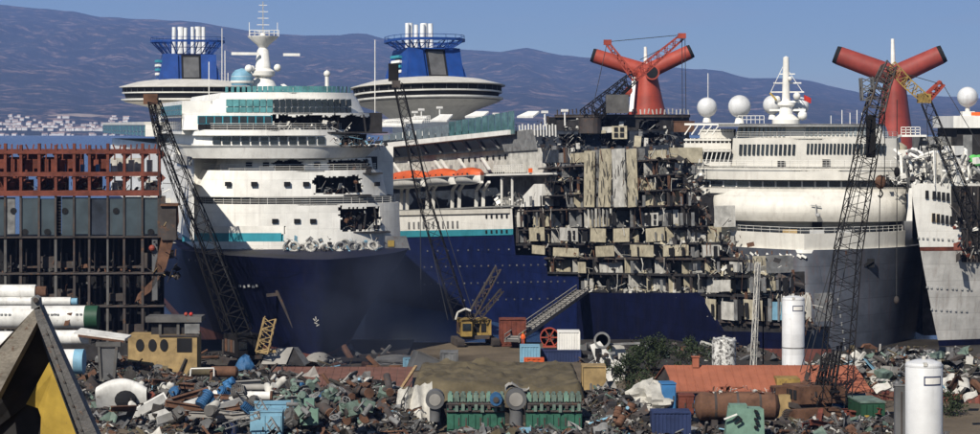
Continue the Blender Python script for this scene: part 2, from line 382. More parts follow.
def debris(name, parent, spots, n, size, mats, seed=3, flat=.5):
    """loose torn scraps: spots = list of boxes (x0,x1,y0,y1,z0,z1); one uncountable mass"""
    rnd = random.Random(seed); mb = MB(); tot = [max(.01, (b[1]-b[0]) * (b[3]-b[2])) for b in spots]
    for k in range(n):
        b = rnd.choices(spots, tot)[0]; c = (rnd.uniform(b[0], b[1]), rnd.uniform(b[2], b[3]), b[4] + (b[5] - b[4]) * rnd.random() ** 1.8)
        s_ = size * rnd.uniform(.4, 1.5); mb.mi = rnd.randrange(len(mats)); q = rnd.random(); rot = (rnd.uniform(-1.4, 1.4), rnd.uniform(-1.4, 1.4), rnd.uniform(0, 6))
        if q < .38: mb.obox(c, (s_ * rnd.uniform(.6, 1.6), s_ * rnd.uniform(.3, 1), .04), rot)
        elif q < .6: mb.obox(c, (s_ * rnd.uniform(1.2, 2.8), .09 * size, .09 * size), rot)
        elif q < .75:
            d = V((rnd.uniform(-1, 1), rnd.uniform(-1, 1), rnd.uniform(-.5, .9))).normalized() * s_ * 1.3; mb.tube(V(c) - d, V(c) + d, .07 * size, n=6)
        elif q < .85:                                # a bent strip
            d = V((rnd.uniform(-1, 1), rnd.uniform(-.4, .4), rnd.uniform(-1, .4))).normalized() * s_; p0 = V(c); p1 = p0 + d; p2 = p1 + V((rnd.uniform(-1, 1), 0, -rnd.random())) * s_ * .7
            mb.bar(p0, p1, .25 * size, .04).bar(p1, p2, .25 * size, .04)
        else: mb.obox(c, (s_ * .6, s_ * .6, s_ * rnd.uniform(.3, .7)), (rot[0] * .3, rot[1] * .3, rot[2]))
    return tag(mb.obj(name, mats, parent), None, kind='stuff')
def dish_funnel(root, fr_xyz, r, zr, glass, steps):
    """saucer lounge round the funnel; steps = heights: roof peak, roof edge, band tops ..."""
    x, y = fr_xyz; zp, ze, b1, b2, b3, b4, zu = steps
    S = lambda nm, prof, m: MB().lathe(prof, 56, (x, y, 0)).obj(nm, m, root, 35)
    S('saucer_roof', [(r * .95, ze - .22), (r, ze - .15), (r, ze), (r * .72, ze + (zp - ze) * .7), (r * .45, zp), (.01, zp)], MAT['ship_cream'])
    S('window_band', [(r * .93, b1), (r * .955, ze - .15)], MAT['black'])
    S('saucer_ledge', [(r * .90, b1 - .3), (r * .955, b1 - .28), (r * .96, b1), (r * .9, b1 + .02)], MAT['ship_white'])
    S('window_band', [(r * .90, b2), (r * .925, b1 - .25)], MAT['black'])
    S('saucer_rim', [(r * .84, b3 - .2), (r * .97, b2 - .3), (r * .975, b2), (r * .9, b2 + .05)], MAT['ship_white'])
    S('saucer_underside', [(r * .42, zu), (r * .6, b4), (r * .93, b3)], MAT['ship_cream'])
    S('saucer_stem', [(r * .46, zu - 14), (r * .46, zu + .2)], MAT['ship_white'])
    for k in range(40):                              # mullions of the panorama windows
        a = 2 * pi * k / 40; c_, s_ = cos(a), sin(a)
        ubox('mullion', MAT['crane_grey'], root, (x + c_ * r * .948, y + s_ * r * .948, (ze - .3 + b1) / 2), (.12, .12, ze - .3 - b1), (0, 0, a))
def blue_funnel(root, cx, cy, hw, z0, z1, z2, z3, stacks):
    """tapered blue funnel casing, flared truss deck and bare exhaust pipes"""
    d = hw * .75; B = MAT['funnel_blue']
    MB().add([(cx-hw,cy-d,z0),(cx+hw,cy-d,z0),(cx+hw,cy+d*1.4,z0),(cx-hw,cy+d*1.4,z0),(cx-hw*.8,cy-d*.6,z1),(cx+hw*.8,cy-d*.6,z1),(cx+hw*.8,cy+d,z1),(cx-hw*.8,cy+d,z1)], BOXF).obj('funnel_casing', B, root)
    s = d * .4 / (z1 - z0); ang = math.atan(s)
    ubox('louver_recess', MAT['black'], root, (cx + hw*.05, cy - d*.8 - .15, (z0+z1)/2), (hw*.62, .35, (z1-z0)*.93), (-ang, 0, 0))
    ubox('louver_panel', MAT['crane_grey'], root, (cx + hw*.05, cy - d*.8 - .22, (z0+z1)/2 - .1), (hw*.5, .35, (z1-z0)*.8), (-ang, 0, 0))
    for sx in (-1, 1): ubox('fin_panel', MAT['funnel_blue'], root, (cx + sx*hw*.62, cy - d*.8 - .3, (z0+z1)/2), (hw*.5, .5, (z1-z0)*.98), (-ang, 0, 0))
    for k in range(4): ubox('logo_wave', MAT['teal'] if k % 2 else W_, root, (cx - hw*.93 - .15, cy + .3*k, z0 + (z1-z0)*(.25+.16*k)), (.9, 3, .5), (0, .15, .2))
    mb = MB(); n = 22
    def ringp(k, rr, z): a = 2*pi*k/n; e = 2.6; return V((cx + hw*rr*math.copysign(abs(cos(a))**(2/e), cos(a)), cy + d*.2 + d*rr*1.15*math.copysign(abs(sin(a))**(2/e), sin(a)), z))
    zt = z2
    for k in range(n):
        mb.bar(ringp(k, 1.2, zt), ringp(k+1, 1.2, zt), .32, .5); mb.bar(ringp(k, 1.2, zt + .9), ringp(k+1, 1.2, zt + .9), .1)
        mb.bar(ringp(k, .8, z1), ringp(k, 1.2, zt), .2); mb.bar(ringp(k, .8, z1), ringp(k+1, 1.2, zt), .1); mb.bar(ringp(k, 1.0, (z1+zt)/2), ringp(k+1, 1.0, (z1+zt)/2), .14)
        mb.bar(ringp(k, 1.2, zt), ringp(k, 1.2, zt + .9), .08)
    mb.obj('funnel_truss', MAT['funnel_blue'], root)
    for ox, rr, hh in stacks:
        MB().tube((cx + ox, cy + d*.2 + (rr > .5) * .8, z1 - .3), (cx + ox + (.12 if ox < 0 else -.05), cy + d*.2 + (rr > .5) * .8, z3 - hh), rr, n=14).obj('exhaust_pipe', MAT['steel_white'], root, 40)
def whale_funnel(root, cx, cy, px, m, z0, zj, hw0, hw1, left, right, rw, depth, spike):
    """red cone with two winged outlets; left/right = wing end points in local x,z"""
    rows = []; n = 28
    for j in range(9):
        k = j / 8; z = z0 + (zj + rw * .4 - z0) * k; h = hw0 + (hw1 - hw0) * (k ** .8); rows.append([(cx + h * cos(2*pi*i/n), cy + depth * (1 - .45*k) * sin(2*pi*i/n), z) for i in range(n)])
    mb = MB(); mb.grid(rows, wrap=True); mb.add(rows[-1], [tuple(range(n))]); mb.obj('funnel_cone', m, root, 50)
    for i, e in enumerate((left, right)):
        a = V((cx, cy, zj)); b = V((e[0], cy, e[1])); d = (b - a).normalized(); 
        w = MB().tube(a, b, rw * 1.12, rw, n=22, caps=False).obj('funnel_wing', m, root, 50)
        t = V((-d.z, 0, d.x)); q = []; n2 = 22
        MB().tube(b - d * .02, b + d * rw * .45, rw * 1.0, rw * .92, n=n2).obj('outlet', MAT['black'], w, 50)
    MB().tube((cx - .2, cy, zj), (cx - .35, cy, spike), .55, .32, n=10).obj('vent_mast', W_, root, 50)
def stick(o, fr, px, py):
    """where the sight line of a photo pixel meets a part, in its thing's axes"""
    o0, d = fr._r(px, py); ok, loc_, nr, _ = o.ray_cast(o0, d.normalized())
    return (loc_, nr) if ok else (None, None)
def lamp_post(parent, p, h, m=None):
    MB().tube(p, V(p) + V((0, 0, h)), .12, n=6).box(p[0]-.55, p[0]+.55, p[1]-.2, p[1]+.2, p[2]+h-.05, p[2]+h+.35).obj('deck_lamp', m or W_, parent)
# ---------------------------------------------------------------- ship 1: white liner with blue hull, bow on, left of centre
s1 = thing('cruise_ship', 'white liner with navy hull standing bow-on, its wheelhouse burnt open on one side', 'ship')
A = Fr(s1, gx(298, 310), 310, 12.4)
def tier(fr, root, name, m, y, pl_, pr_, pyt, pyb, bulge, back, tl=None, tr=None, holes=(), roof=MAT['deck_grey'], yt=None, nz=8, n=96, seed=1, p=3.2, rag=.35):
    zb, zt = fr.f((pl_ + pr_) / 2, pyb, y).z, fr.f((pl_ + pr_) / 2, pyt, y).z
    pb = plan(lx(fr, pl_, pyb, y), lx(fr, pr_, pyb, y), y, bulge, back, n, p)
    pt = plan(lx(fr, tl or pl_, pyt, y), lx(fr, tr or pr_, pyt, y), y if yt is None else yt, bulge, back, n, p)
    hs = [(lx(fr, a, (c + d) / 2, y), lx(fr, b, (c + d) / 2, y), fr.f(a, d, y).z, fr.f(a, c, y).z) for a, b, c, d in holes]
    shell(name, m, root, pb, pt, zb, zt, hs, nz=nz, roof=roof, seed=seed, rag=rag)
    return pb, zb, zt, pt
zd = A.f(298, 249, 0).z                               # weather deck height
bh, _ = hull('bow_hull', MAT['navy'], s1, 16, 25, zd, 235, full=(30, 78), rake=.22, z_from=3.0, low=.25, smooth=85, ny=48)
hull('boot_topping', MAT['boot_red'], s1, 16.02, 25, zd, 235, full=(30, 78), rake=.22, cutz=3.0, low=.25, nz=4)
bpy.context.view_layer.update()
def mark(fr, root, o, px, py, w_, h_, m, name, tilt=0, th=.12):
    p, n_ = stick(o, fr, px, py)
    if p is None: return
    a = atan2(n_.x, -n_.y); ubox(name, m, root, p + n_ * .03, (w_, th, h_), (0, tilt, a))
for px in (243, 248, 252.5, 257, 262): mark(A, s1, bh, px, 249.6, .38, .26, MAT['cabin_white'], 'name_letter')
for px in (190, 196, 203, 210, 217): mark(A, s1, bh, px, 260, .5, .3, MAT['cabin_grey'], 'draught_mark')
for k, px in enumerate((240, 244.5, 249, 253.5, 257)): mark(A, s1, bh, px, 285.5 + (k % 2) * .8, .45, .35, MAT['ship_grey'], 'draught_mark')
for px, py, t_ in ((314.5, 319.5, .7), (316, 318, 1.4), (317.5, 320.5, -.6), (316, 323, .3), (318, 325, -.5)): mark(A, s1, bh, px, py, .42, .12, MAT['cabin_white'], 'bulb_mark', t_)
p, n_ = stick(bh, A, 278, 294)
if p: MB().bar(p + n_ * .3 + V((0, 0, .6)), p + n_ * .5 + V((2.4, 0, -4.2)), .35).bar(p + n_ * .3 + V((-1.3, 0, 0)), p + n_ * .3 + V((1.3, 0, .2)), .4).obj('anchor', MAT['frame_dark'], s1)
# bulbous foot of the stem
MB().ball((0, -21.5, .9), 2.3, 20, 1, 2.0, 1.05).obj('bow_bulb', MAT['concrete'], s1, 60)
# left remnant of the bulwark: white strake and teal stripe, cut away in front
def hullside(px0, px1, pyt, pyb, m, name, xo=.06):
    mb = MB(); rt = []; rb = []
    for k in range(13):
        px = px0 + (px1 - px0) * k / 12
        # find the hull edge under this pixel: march along the left bow curve
        best = None
        for q in range(200):
            d = q / 199 * 60; wv = min(1, d / 30); b = 16 * (1 - (1 - wv) ** 2.0); P = A.m @ V((-b, -25 + d, zd)); pp = CX + F * P.x / P.y
            if best is None or abs(pp - px) < best[0]: best = (abs(pp - px), b, -25 + d)
        _, b, yy = best; zt_ = A.f(px, pyt, yy).z; zb_ = A.f(px, pyb, yy).z
        rt.append((-b - xo, yy, zt_)); rb.append((-b - xo, yy, zb_))
    mb.grid([rb, rt]); mb.grid([[(x + .3, y, z) for x, y, z in rt], [(x + .3, y, z) for x, y, z in rb]]); mb.grid([rt, [(x + .3, y, z) for x, y, z in rt]])
    return mb.obj(name, m, s1, 50)
hullside(183, 282, 233, 241.5, MAT['teal'], 'teal_stripe', .10)
hullside(184, 284, 226, 234, W_, 'bulwark_strake', .05)
# superstructure tiers, bottom up (photo rows -> heights)
H1 = [(340, 383, 208, 231)]
pl0, *_ = tier(A, s1, 'deckhouse_wall', W_, 0, 198, 407, 204, 250, 5, 60, 202, 405, H1, nz=26, seed=4)
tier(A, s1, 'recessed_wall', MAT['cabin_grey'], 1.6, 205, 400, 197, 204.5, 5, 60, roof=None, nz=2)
H2 = [(315, 364, 176.5, 194)]
pl1, *_ = tier(A, s1, 'deckhouse_wall', W_, .2, 200, 393, 170.5, 197, 5, 60, 211, 387, H2, nz=22, seed=7)
H3 = [(274, 304, 160, 172), (329, 375, 160, 172)]
pl2, *_ = tier(A, s1, 'deckhouse_wall', W_, 1.6, 222, 379, 158.5, 171, 5, 60, 226, 377, H3, nz=12, seed=9)
pl3, *_ = tier(A, s1, 'bridge_apron', W_, -.6, 190, 372, 145.5, 158.5, 6, 60, 184, 386, nz=3, p=2.6, yt=-1.2)
pl4, *_ = tier(A, s1, 'bridge_wall', W_, .4, 197, 366, 135.5, 145.6, 5, 60, [][:0] or 198, 365, [(343, 364, 137, 145)], nz=4, seed=5)
tier(A, s1, 'bridge_brow', W_, -.4, 196, 352, 129.8, 135.6, 5, 60, 198, 350, nz=2)
H5 = [(272, 380, 115.5, 131)]
pl5, *_ = tier(A, s1, 'lounge_wall', W_, .8, 186, 376, 113, 130, 5, 60, 188, 375, H5, nz=16, seed=2, rag=.5)
pl6, *_ = tier(A, s1, 'lounge_wall', W_, 1.6, 214, 371, 98.6, 113.2, 6, 60, 220, 364, nz=3)
tier(A, s1, 'sun_deck_brow', W_, 2.2, 223, 363, 92.5, 98.8, 6, 60, 226, 360, nz=2)
# dark decks and bulkheads inside the torn openings
for y0, (a, b, c, d) in ((0, H1[0]), (.2, H2[0]), (1.6, H3[0]), (1.6, H3[1]), (.8, H5[0]), (.4, (343, 364, 137, 145))):
    p0, p1 = A.f(a, d, y0), A.f(b, c, y0)
    MB().box(p0.x - 1.2, p1.x + 1.2, y0 + 5.2, y0 + 5.6, p0.z - .4, p1.z + .4).obj('burnt_bulkhead', MAT['char'], s1)
    MB().box(p0.x - 1.2, p1.x + 1.2, y0 + .5, y0 + 5.3, p0.z - .35, p0.z - .15).obj('burnt_deck', MAT['char'], s1)
    for k in range(4):
        x = p0.x + (p1.x - p0.x) * (k + .5) / 4; ubox('bent_frame', MAT['char'], s1, (x, y0 + 1.8, (p0.z + p1.z) / 2), (.22, .3, p1.z - p0.z + .3), (0, .12 * (k % 3 - 1), 0))
p0, p1 = A.f(272, 131, .8), A.f(375, 116, .8)
debris('torn_debris', s1, [(p0.x, p1.x - 3, 1.2, 4, p0.z, p0.z + 1.3)], 70, .7, [W_, MAT['cabin_white'], MAT['char']], 5)
p0, p1 = A.f(343, 145, .4), A.f(385, 137, .4)
debris('torn_debris', s1, [(p0.x - 1, p1.x, -.5, 2, p0.z - .2, p0.z + 1.0)], 60, .55, [MAT['char'], MAT['light_blue'], MAT['rust_brown'], W_], 6)
for (a, b, c, d), y0, sd in ((H1[0], 0, 8), (H2[0], .2, 9), (H3[1], 1.6, 10)):
    p0, p1 = A.f(a, d, y0), A.f(b, c, y0)
    debris('torn_debris', s1, [(p0.x + .3, p1.x - .3, .6 + y0, 3.5 + y0, p0.z, p1.z - .6)], 46, .6, [MAT['cabin_white'], MAT['char'], MAT['rust_brown'], MAT['cabin_grey']], sd)
# windows
window_row(s1, A, pl4, 212, 326, 12, 137, 144.2, .78, MAT['dark_glass'], 'bridge_window', .4)
window_row(s1, A, pl5, 198, 272, 9, 116.4, 123.4, .8, MAT['dark_glass'], 'lounge_window', .8, rim=MAT['teal'])
window_row(s1, A, pl5, 198, 272, 9, 124.6, 129.6, .9, MAT['black'], 'lower_window', .8)
for (a, b, n, m_) in ((226, 273, 7, 'teal_glass'), (273, 352, 13, 'dark_glass')):
    window_row(s1, A, pl6, a, b, n, 99.4, 106.5, .84, MAT[m_], 'panorama_window', 1.6, lean=-.10 if a > 250 else 0)
    window_row(s1, A, pl6, a, b, n, 107.4, 112.6, .84, MAT[m_], 'panorama_window', 1.6, lean=-.10 if a > 250 else 0)
for pxs, y, pl_, py in (((275, 297, 313), 0, pl0, 221), ((228, 254, 287, 306, 377), .2, pl1, 184), ((249, 266, 317), 1.6, pl2, 164.5)):
    for px in pxs:
        p = A.f(px, py, y); yy, a = curve_at(pl_, p.x); p = A.f(px, py, yy)
        ubox('porthole', MAT['black'], s1, (p.x, yy - .05 - .12 * (y == .2), p.z), (.85, .35, .6), (0, 0, a))
for px in (240, 259, 283): p = A.f(px, 200.5, 1.6); ubox('porthole', MAT['black'], s1, (p.x, 1.62, p.z), (.8, .3, .45))
# glass screens round the sun deck
pts = [A.f(228 + 130 * i / 26, 92.5, 2.5) for i in range(27)]
for i in range(26):
    a = pts[i]; yy, an = curve_at(plan(pts[0].x, pts[-1].x, 2.5, 6, 60), (a.x + pts[i+1].x) / 2)
    ubox('glass_screen', MAT['teal_glass'], s1, ((a.x + pts[i+1].x) / 2, yy, a.z + .42), (abs(pts[i+1].x - a.x) * .94, .08, .95), (0, 0, an))
# mooring gear and machinery on the cut foredeck
p0, p1 = A.f(283, 250, -3), A.f(384, 236, -3)
rnd = random.Random(12)
for k in range(15):
    px = 288 + 92 * k / 14 + rnd.uniform(-3, 3); y = rnd.uniform(-6, -1.5); p = A.f(px, 246, y); r = rnd.uniform(.3, .75)
    mt_ = M.Rotation(rnd.uniform(.9, 1.6), 3, 'X') @ M.Rotation(rnd.uniform(-.6, .6), 3, 'Y'); q = MB(); n = 16
    q.lathe([(r, -.18), (r + .16, -.1), (r + .16, .1), (r, .18), (r - .16, .1), (r - .16, -.1), (r, -.18)], n, (p.x, y, zd + r * .9), mt_); q.obj('hose_coil', MAT['cabin_white'] if k % 2 else MAT['cabin_grey'], s1, 50)
debris('mooring_debris', s1, [(p0.x, p1.x, -7, -1, zd, zd + 1.6)], 110, .6, [MAT['cabin_white'], MAT['light_blue'], MAT['char'], MAT['cabin_grey']], 13)
q = [A.f(px, py, -.35) for px, py in ((385, 250), (410, 250), (406, 236), (385, 236))]
MB().prism([(p.x, p.z) for p in q], -.6, -.3, 'xz').obj('side_screen', MAT['cabin_grey'], s1)
p = A.f(391, 243.5, -.7); ubox('warning_plate', MAT['yellow_paint'], s1, p, (.9, .08, .9))
# left flank: blocks of upper decks with glass verandas, louvres, broken lower side
def flank(fr, root, x, px0, px1, pyt, pyb, m, name, th=.3, pxr=None):
    """vertical panel on the flank plane between two photo columns; rows measured at px0"""
    a, b = fr.s(px0, pyb, x), fr.s(px1, pyb, x); z0, z1 = fr.s(px0, pyb, x).z, fr.s(px0, pyt, x).z
    MB().box(x - th, x, min(a.y, b.y), max(a.y, b.y), z0, z1).obj(name, m, root); return min(a.y, b.y), max(a.y, b.y), z0, z1
f1 = A.s(112, 140, -16)
MB().box(-16, 16, 14, f1.y, A.s(150, 160, -16).z - 9, A.s(150, 143, -16).z).obj('midship_block', W_, s1)
flank(A, s1, -16.05, 194, 112, 160, 240, MAT['ship_white'], 'flank_plating')
y0, y1, z0, z1 = flank(A, s1, -16.1, 158, 112, 125, 136.5, MAT['ship_white'], 'veranda_side', 2.0)
MB().box(-18.3, 12, y0, y1, z1, z1 + .5).obj('veranda_roof', MAT['ship_cream'], s1)
for k in range(14):
    ya = y0 + (y1 - y0) * (k + .5) / 14
    for zz, hh in ((z0 + (z1 - z0) * .66, .5), (z0 + (z1 - z0) * .2, .3)): ubox('veranda_pane', MAT['teal_glass'], s1, (-18.2, ya, zz), (.12, (y1 - y0) / 14 * .86, (z1 - z0) * hh))
a, b = V((0, 8.5, 0)), V((0, A.s(156, 128, -16).y, 0))
for pyt, pyb, m_, n in ((104, 115.5, 'teal_glass', 11), (117, 131, 'dark_glass', 12)):
    z1_, z0_ = A.s(185, pyt, -15.5).z, A.s(185, pyb, -15.5).z
    MB().box(-15.5, 10, a.y, b.y - 6, z0_ - .5, z1_ + .5).obj('upper_house', W_, s1)
    for k in range(n):
        for hh in (0.27, .75):
            ubox('side_window', MAT[m_], s1, (-15.6, a.y + (b.y - 6 - a.y) * (k + .5) / n, z0_ + (z1_ - z0_) * hh), (.14, (b.y - 6 - a.y) / n * .8, (z1_ - z0_) * .42))
y0, y1, z0, z1 = flank(A, s1, -16.5, 192, 176, 157, 166, MAT['cabin_grey'], 'louvre_bank', .2)
for k in range(22): ubox('louvre', MAT['ship_grey'], s1, (-16.8, y0 + (y1 - y0) * (k + .5) / 22, (z0 + z1) / 2), (.14, (y1 - y0) / 60, z1 - z0))
debris('flank_debris', s1, [(-17.0, -16.3, 8, 110, zd, zd + 9)], 90, 1.0, [W_, MAT['cabin_white'], W_, MAT['cabin_grey']], 21)
for k in range(9): ubox('flank_port', MAT['black'], s1, (-16.42, 10 + 5.2 * k, zd + 4.1), (.12, .8, .7))
# radar mast, satellite dome, lights
mp = A.f(263, 88, 12); my = 12
MB().lathe([(2.3, -.4), (1.6, 1.0), (1.1, 1.5), (1.7, 1.8), (1.75, 2.4), (1.15, 2.8), (.85, 5.4), (.6, 5.8), (.9, 6.2), (2.2, 7.3), (2.25, 7.5), (.4, 7.55), (.3, 8)], 20, (mp.x, my, mp.z)).obj('radar_mast', W_, s1, 40)
t_ = MB(); zt = mp.z + 7.6
t_.lattice((mp.x, my, zt), (mp.x, my, zt + 4.9), .7, .3, 6, .06); t_.obj('mast_lattice', W_, s1)
q = MB()
for k in range(5): z = zt + .6 + k * .95; q.bar((mp.x - 1.0 + .1*k, my, z), (mp.x + 1.0 - .1*k, my, z), .09)
for sx in (-2., 2.1): q.bar((mp.x + sx, my, zt - .2), (mp.x + sx, my, zt + 1.9), .08)
tag(q.obj('aerial_yard', W_, s1), None, kind='stuff')
for sx, z, l_ in ((-2.7, 4.9, 4.0), (4.0, 4.8, 2.4)): ubox('radar_scanner', W_, s1, (mp.x + sx, my - 1.2, mp.z + z), (l_, .3, .4))
rail('mast_rail', W_, s1, [(mp.x - 2.1, my - 1.6, mp.z + 7.4), (mp.x + 2.1, my - 1.6, mp.z + 7.4)], .9, .09, .6)
for sx, z, r in ((2.0, 2.9, .55), (-1.7, 2.8, .4)): MB().ball((mp.x + sx, my - 1, mp.z + z), r, 12).obj('dome', W_, s1, 60)
dp = A.f(242, 78, 10)
MB().lathe([(1.5, -1.1), (1.65, -.3), (1.5, .5), (1.0, 1.1), (.01, 1.4)], 20, (dp.x, 10, dp.z)).obj('satellite_dome', MAT['light_blue'], s1, 60)
for k in range(3): MB().lathe([(1.66 - .12*k*k, -.75 + .6*k), (1.69 - .12*k*k, -.4 + .6*k)], 20, (dp.x, 10, dp.z)).obj('dome_band', W_, s1, 60)
MB().ball((dp.x + .9, 9.2, dp.z + 1.3), .6, 12).obj('dome', W_, s1, 60)
for px, py0, py1 in ((327, 92, 70), (209, 100, 62), (375, 118, 40)):
    a, b = A.f(px, py0, 8), A.f(px, py1, 8); MB().tube(a, b, .07, n=5).obj('whip_aerial', W_, s1)
p = A.f(327, 92, 8); MB().tube(p, p + V((0, 0, 2.4)), .28, n=8).obj('searchlight_post', W_, s1); MB().ball(p + V((0, 0, 2.6)), .5, 10).obj('searchlight', W_, s1, 60)
debris('deck_fittings', s1, [(lx(A, 285, 90, 8), lx(A, 300, 90, 8), 7, 10, A.f(290, 92, 8).z, A.f(290, 84, 8).z)], 16, .8, [W_, G_], 31)
# saucer lounge and blue funnel far aft
c = A.i @ V((gx(188, 500), 500, 0)); zz = lambda py: gz(py, 498)
dish_funnel(s1, (c.x, c.y), 15.4, 0, MAT['dark_glass'], (zz(79.5), zz(87), zz(92.5), zz(99), zz(102), zz(107), zz(116)))
blue_funnel(s1, c.x, c.y, gx(218.5, 500) - gx(188, 500), zz(81), zz(54), zz(41.5), zz(26), [(gx(px, 500) - gx(188, 500), r, h) for px, r, h in ((174, .45, .2), (181, .75, .1), (185.5, .4, .3), (193, .4, .1), (199, .75, 0), (204, .45, .1))])
for k in range(3): a = A.i @ V((gx(222 + 3*k, 495), 495, zz(100))); MB().tube(a, a + V((0, 0, 16 - 5*k)), .09, n=5).obj('whip_aerial', W_, s1)
rp = [A.i @ V((gx(px, 470), 470, gz(113, 470))) for px in (195, 210, 230)]
# ---------------------------------------------------------------- ship 2: lifeboat flank and saucer, forward part cut open deck by deck
s2 = thing('cruise_ship', 'half-scrapped liner with orange lifeboats and its fore part cut open deck by deck', 'ship')
D = Fr(s2, 17.5, 372.7, 25, 3.0)
XF = -16.0                                           # flank plane facing the camera
def fl(px, py, x=XF): return D.s(px, py, x)
def fpoly(name, m, pts, x0, x1): return MB().prism([(p.y, p.z) for p in (fl(a, b, x1 if False else XF) for a, b in pts)], x0, x1, 'yz').obj(name, m, s2)
def oblo(name, m, x0, x1, yb, ya, z0, z1, k=2.0): return MB().prism([(x0, yb), (x0, ya), (x1, max(ya, yb + (x1 - x0) * k + 2)), (x1, yb + (x1 - x0) * k)], z0, z1).obj(name, m, s2)
# blue hull plating, cut away in steps towards the bow
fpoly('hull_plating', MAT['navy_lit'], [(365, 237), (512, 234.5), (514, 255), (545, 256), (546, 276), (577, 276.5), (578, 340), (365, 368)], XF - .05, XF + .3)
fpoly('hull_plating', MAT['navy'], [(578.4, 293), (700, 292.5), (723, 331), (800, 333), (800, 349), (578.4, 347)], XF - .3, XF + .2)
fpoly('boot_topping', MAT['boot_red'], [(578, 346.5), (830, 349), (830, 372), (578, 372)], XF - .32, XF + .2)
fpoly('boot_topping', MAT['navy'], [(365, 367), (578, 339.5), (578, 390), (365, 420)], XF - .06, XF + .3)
p0, p1 = fl(365, 300), fl(800, 300)
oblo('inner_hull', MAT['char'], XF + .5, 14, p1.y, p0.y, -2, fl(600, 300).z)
for row, py, px0, px1, n in ((0, 251, 428, 540, 12), (1, 267, 425, 560, 20), (2, 284, 425, 565, 22), (3, 301, 440, 565, 16)):
    for k in range(n):
        p = fl(px0 + (px1 - px0) * k / (n - 1), py - (px0 + (px1 - px0) * k / (n - 1) - 425) * .02); ubox('porthole', MAT['crane_grey'] if (k * 7 + row) % 4 else MAT['cabin_grey'], s2, (XF - .1, p.y, p.z), (.12, .32, .26))
# teal stripe, white strake with windows
fpoly('teal_stripe', MAT['teal'], [(395, 237.4), (512, 234.9), (512, 228.8), (395, 231)], XF - .16, XF + .2)
fpoly('white_strake', MAT['ship_white'], [(395, 231), (512, 228.8), (511, 209), (395, 211.4)], XF - .13, XF + .2)
fpoly('strake_moulding', MAT['ship_cream'], [(395, 215.5), (511, 213), (511, 208.6), (395, 211)], XF - .4, XF + .2)
for k in range(11): p = fl(410 + 4.85 * k, 225.5 - .1 * k); ubox('strake_window', MAT['cabin_grey'], s2, (XF - .15, p.y, p.z), (.16, .72, 1.25))
for k in range(5):
    for py in (215.6, 231.8): p = fl(487.5 + 5.1 * k, py - .1 * k + (1.2 if py < 220 else 0)); ubox('porthole', MAT['black'], s2, (XF - .17, p.y, p.z), (.16, .62, .55))
# lifeboat recess: deck, back wall, brown promenade wall above
fpoly('recess_wall', MAT['char_blue'], [(370, 214), (511, 211), (512, 168), (370, 176)], XF + 4.6, XF + 4.9)
q = fl(395, 211), fl(511, 209)
MB().box(XF, XF + 4.8, q[1].y, q[0].y + 20, q[0].z - .15, q[0].z + .1).obj('boat_deck', MAT['deck_grey'], s2)
fpoly('promenade_wall', MAT['cabin_white'], [(370, 181), (505, 171), (505, 148), (370, 158)], XF + 2.2, XF + 2.6)
for k in range(10): p = fl(452 + 6.0 * k, 160.3 - .5 * k); ubox('round_port', MAT['black'], s2, (XF + 2.1, p.y, p.z), (.12, .6, .7))
fpoly('promenade_band', MAT['dark_glass'], [(365, 159.5), (500, 150), (510, 133), (365, 147)], XF + 1.2, XF + 1.5)
for k in range(9): a = fl(378 + 14.5 * k, 156.5 - .95 * k); b = fl(371 + 14.5 * k, 147.5 - .95 * k); MB().bar((XF + 1.0, a.y, a.z), (XF + .9, b.y, b.z), .22).obj('stanchion', MAT['cabin_grey'], s2)
fpoly('upper_ledge', MAT['ship_white'], [(370, 149.6), (511, 134.6), (511, 130), (370, 144.8)], XF - .6, XF + 3)
fpoly('upper_band', MAT['dark_glass'], [(374, 144.7), (470, 134.5), (470, 130.5), (374, 141)], XF + .2, XF + .5)
for k in range(20): p = fl(383 + 6.6 * k, 138 - .68 * k); q_ = fl(389 + 6.6 * k, 138 - .68 * k); ubox('glass_screen', MAT['green_glass'] if k > 9 else MAT['grey_glass'], s2, (XF, (p.y + q_.y) / 2, p.z + (.35 if k > 9 else 0)), (.14, abs(p.y - q_.y) * .9, 1.1 + .14 * k))
p0, p1 = fl(370, 146), fl(511, 131)
oblo('upper_deckhouse', MAT['ship_grey'], XF + 3.2, 15, p1.y, p0.y + 60, p0.z - 4.5, p1.z - .3)
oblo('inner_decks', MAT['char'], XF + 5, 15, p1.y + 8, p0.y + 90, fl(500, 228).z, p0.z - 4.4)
# lower saucer apron, awnings and lamps
def awn(px0, px1, pyt, pyb, x=XF + .3):
    a, b, c_, d_ = fl(px0, pyb, x), fl(px1, pyb, x), fl(px1 - 2, pyt, x), fl(px0 + 3, pyt, x)
    MB().add([a, b, c_ + V((1.5, 0, 0)), d_ + V((1.5, 0, 0)), a + V((0, 0, .3)), b + V((0, 0, .3)), c_ + V((1.5, 0, .3)), d_ + V((1.5, 0, .3))], BOXF).obj('deck_awning', W_, s2)
for a in ((376, 405, 121, 127), (404, 422, 117.5, 123.5), (430, 447, 116, 122), (465, 483, 113, 118), (517, 533, 113, 118)): awn(*a)
for px, py0, py1 in ((421.5, 120, 110.5), (439.8, 119, 108.5), (545, 126, 113), (565, 126, 111.5), (496, 118, 115), (415, 121, 113)):
    a = fl(px, py0, XF + 3); lamp_post(s2, a, fl(px, py1, XF + 3).z - a.z)
rail('deck_rail', W_, s2, [fl(374, 127, XF + .8), fl(430, 122.5, XF + .8)], 1.2, .09, .8, 3)
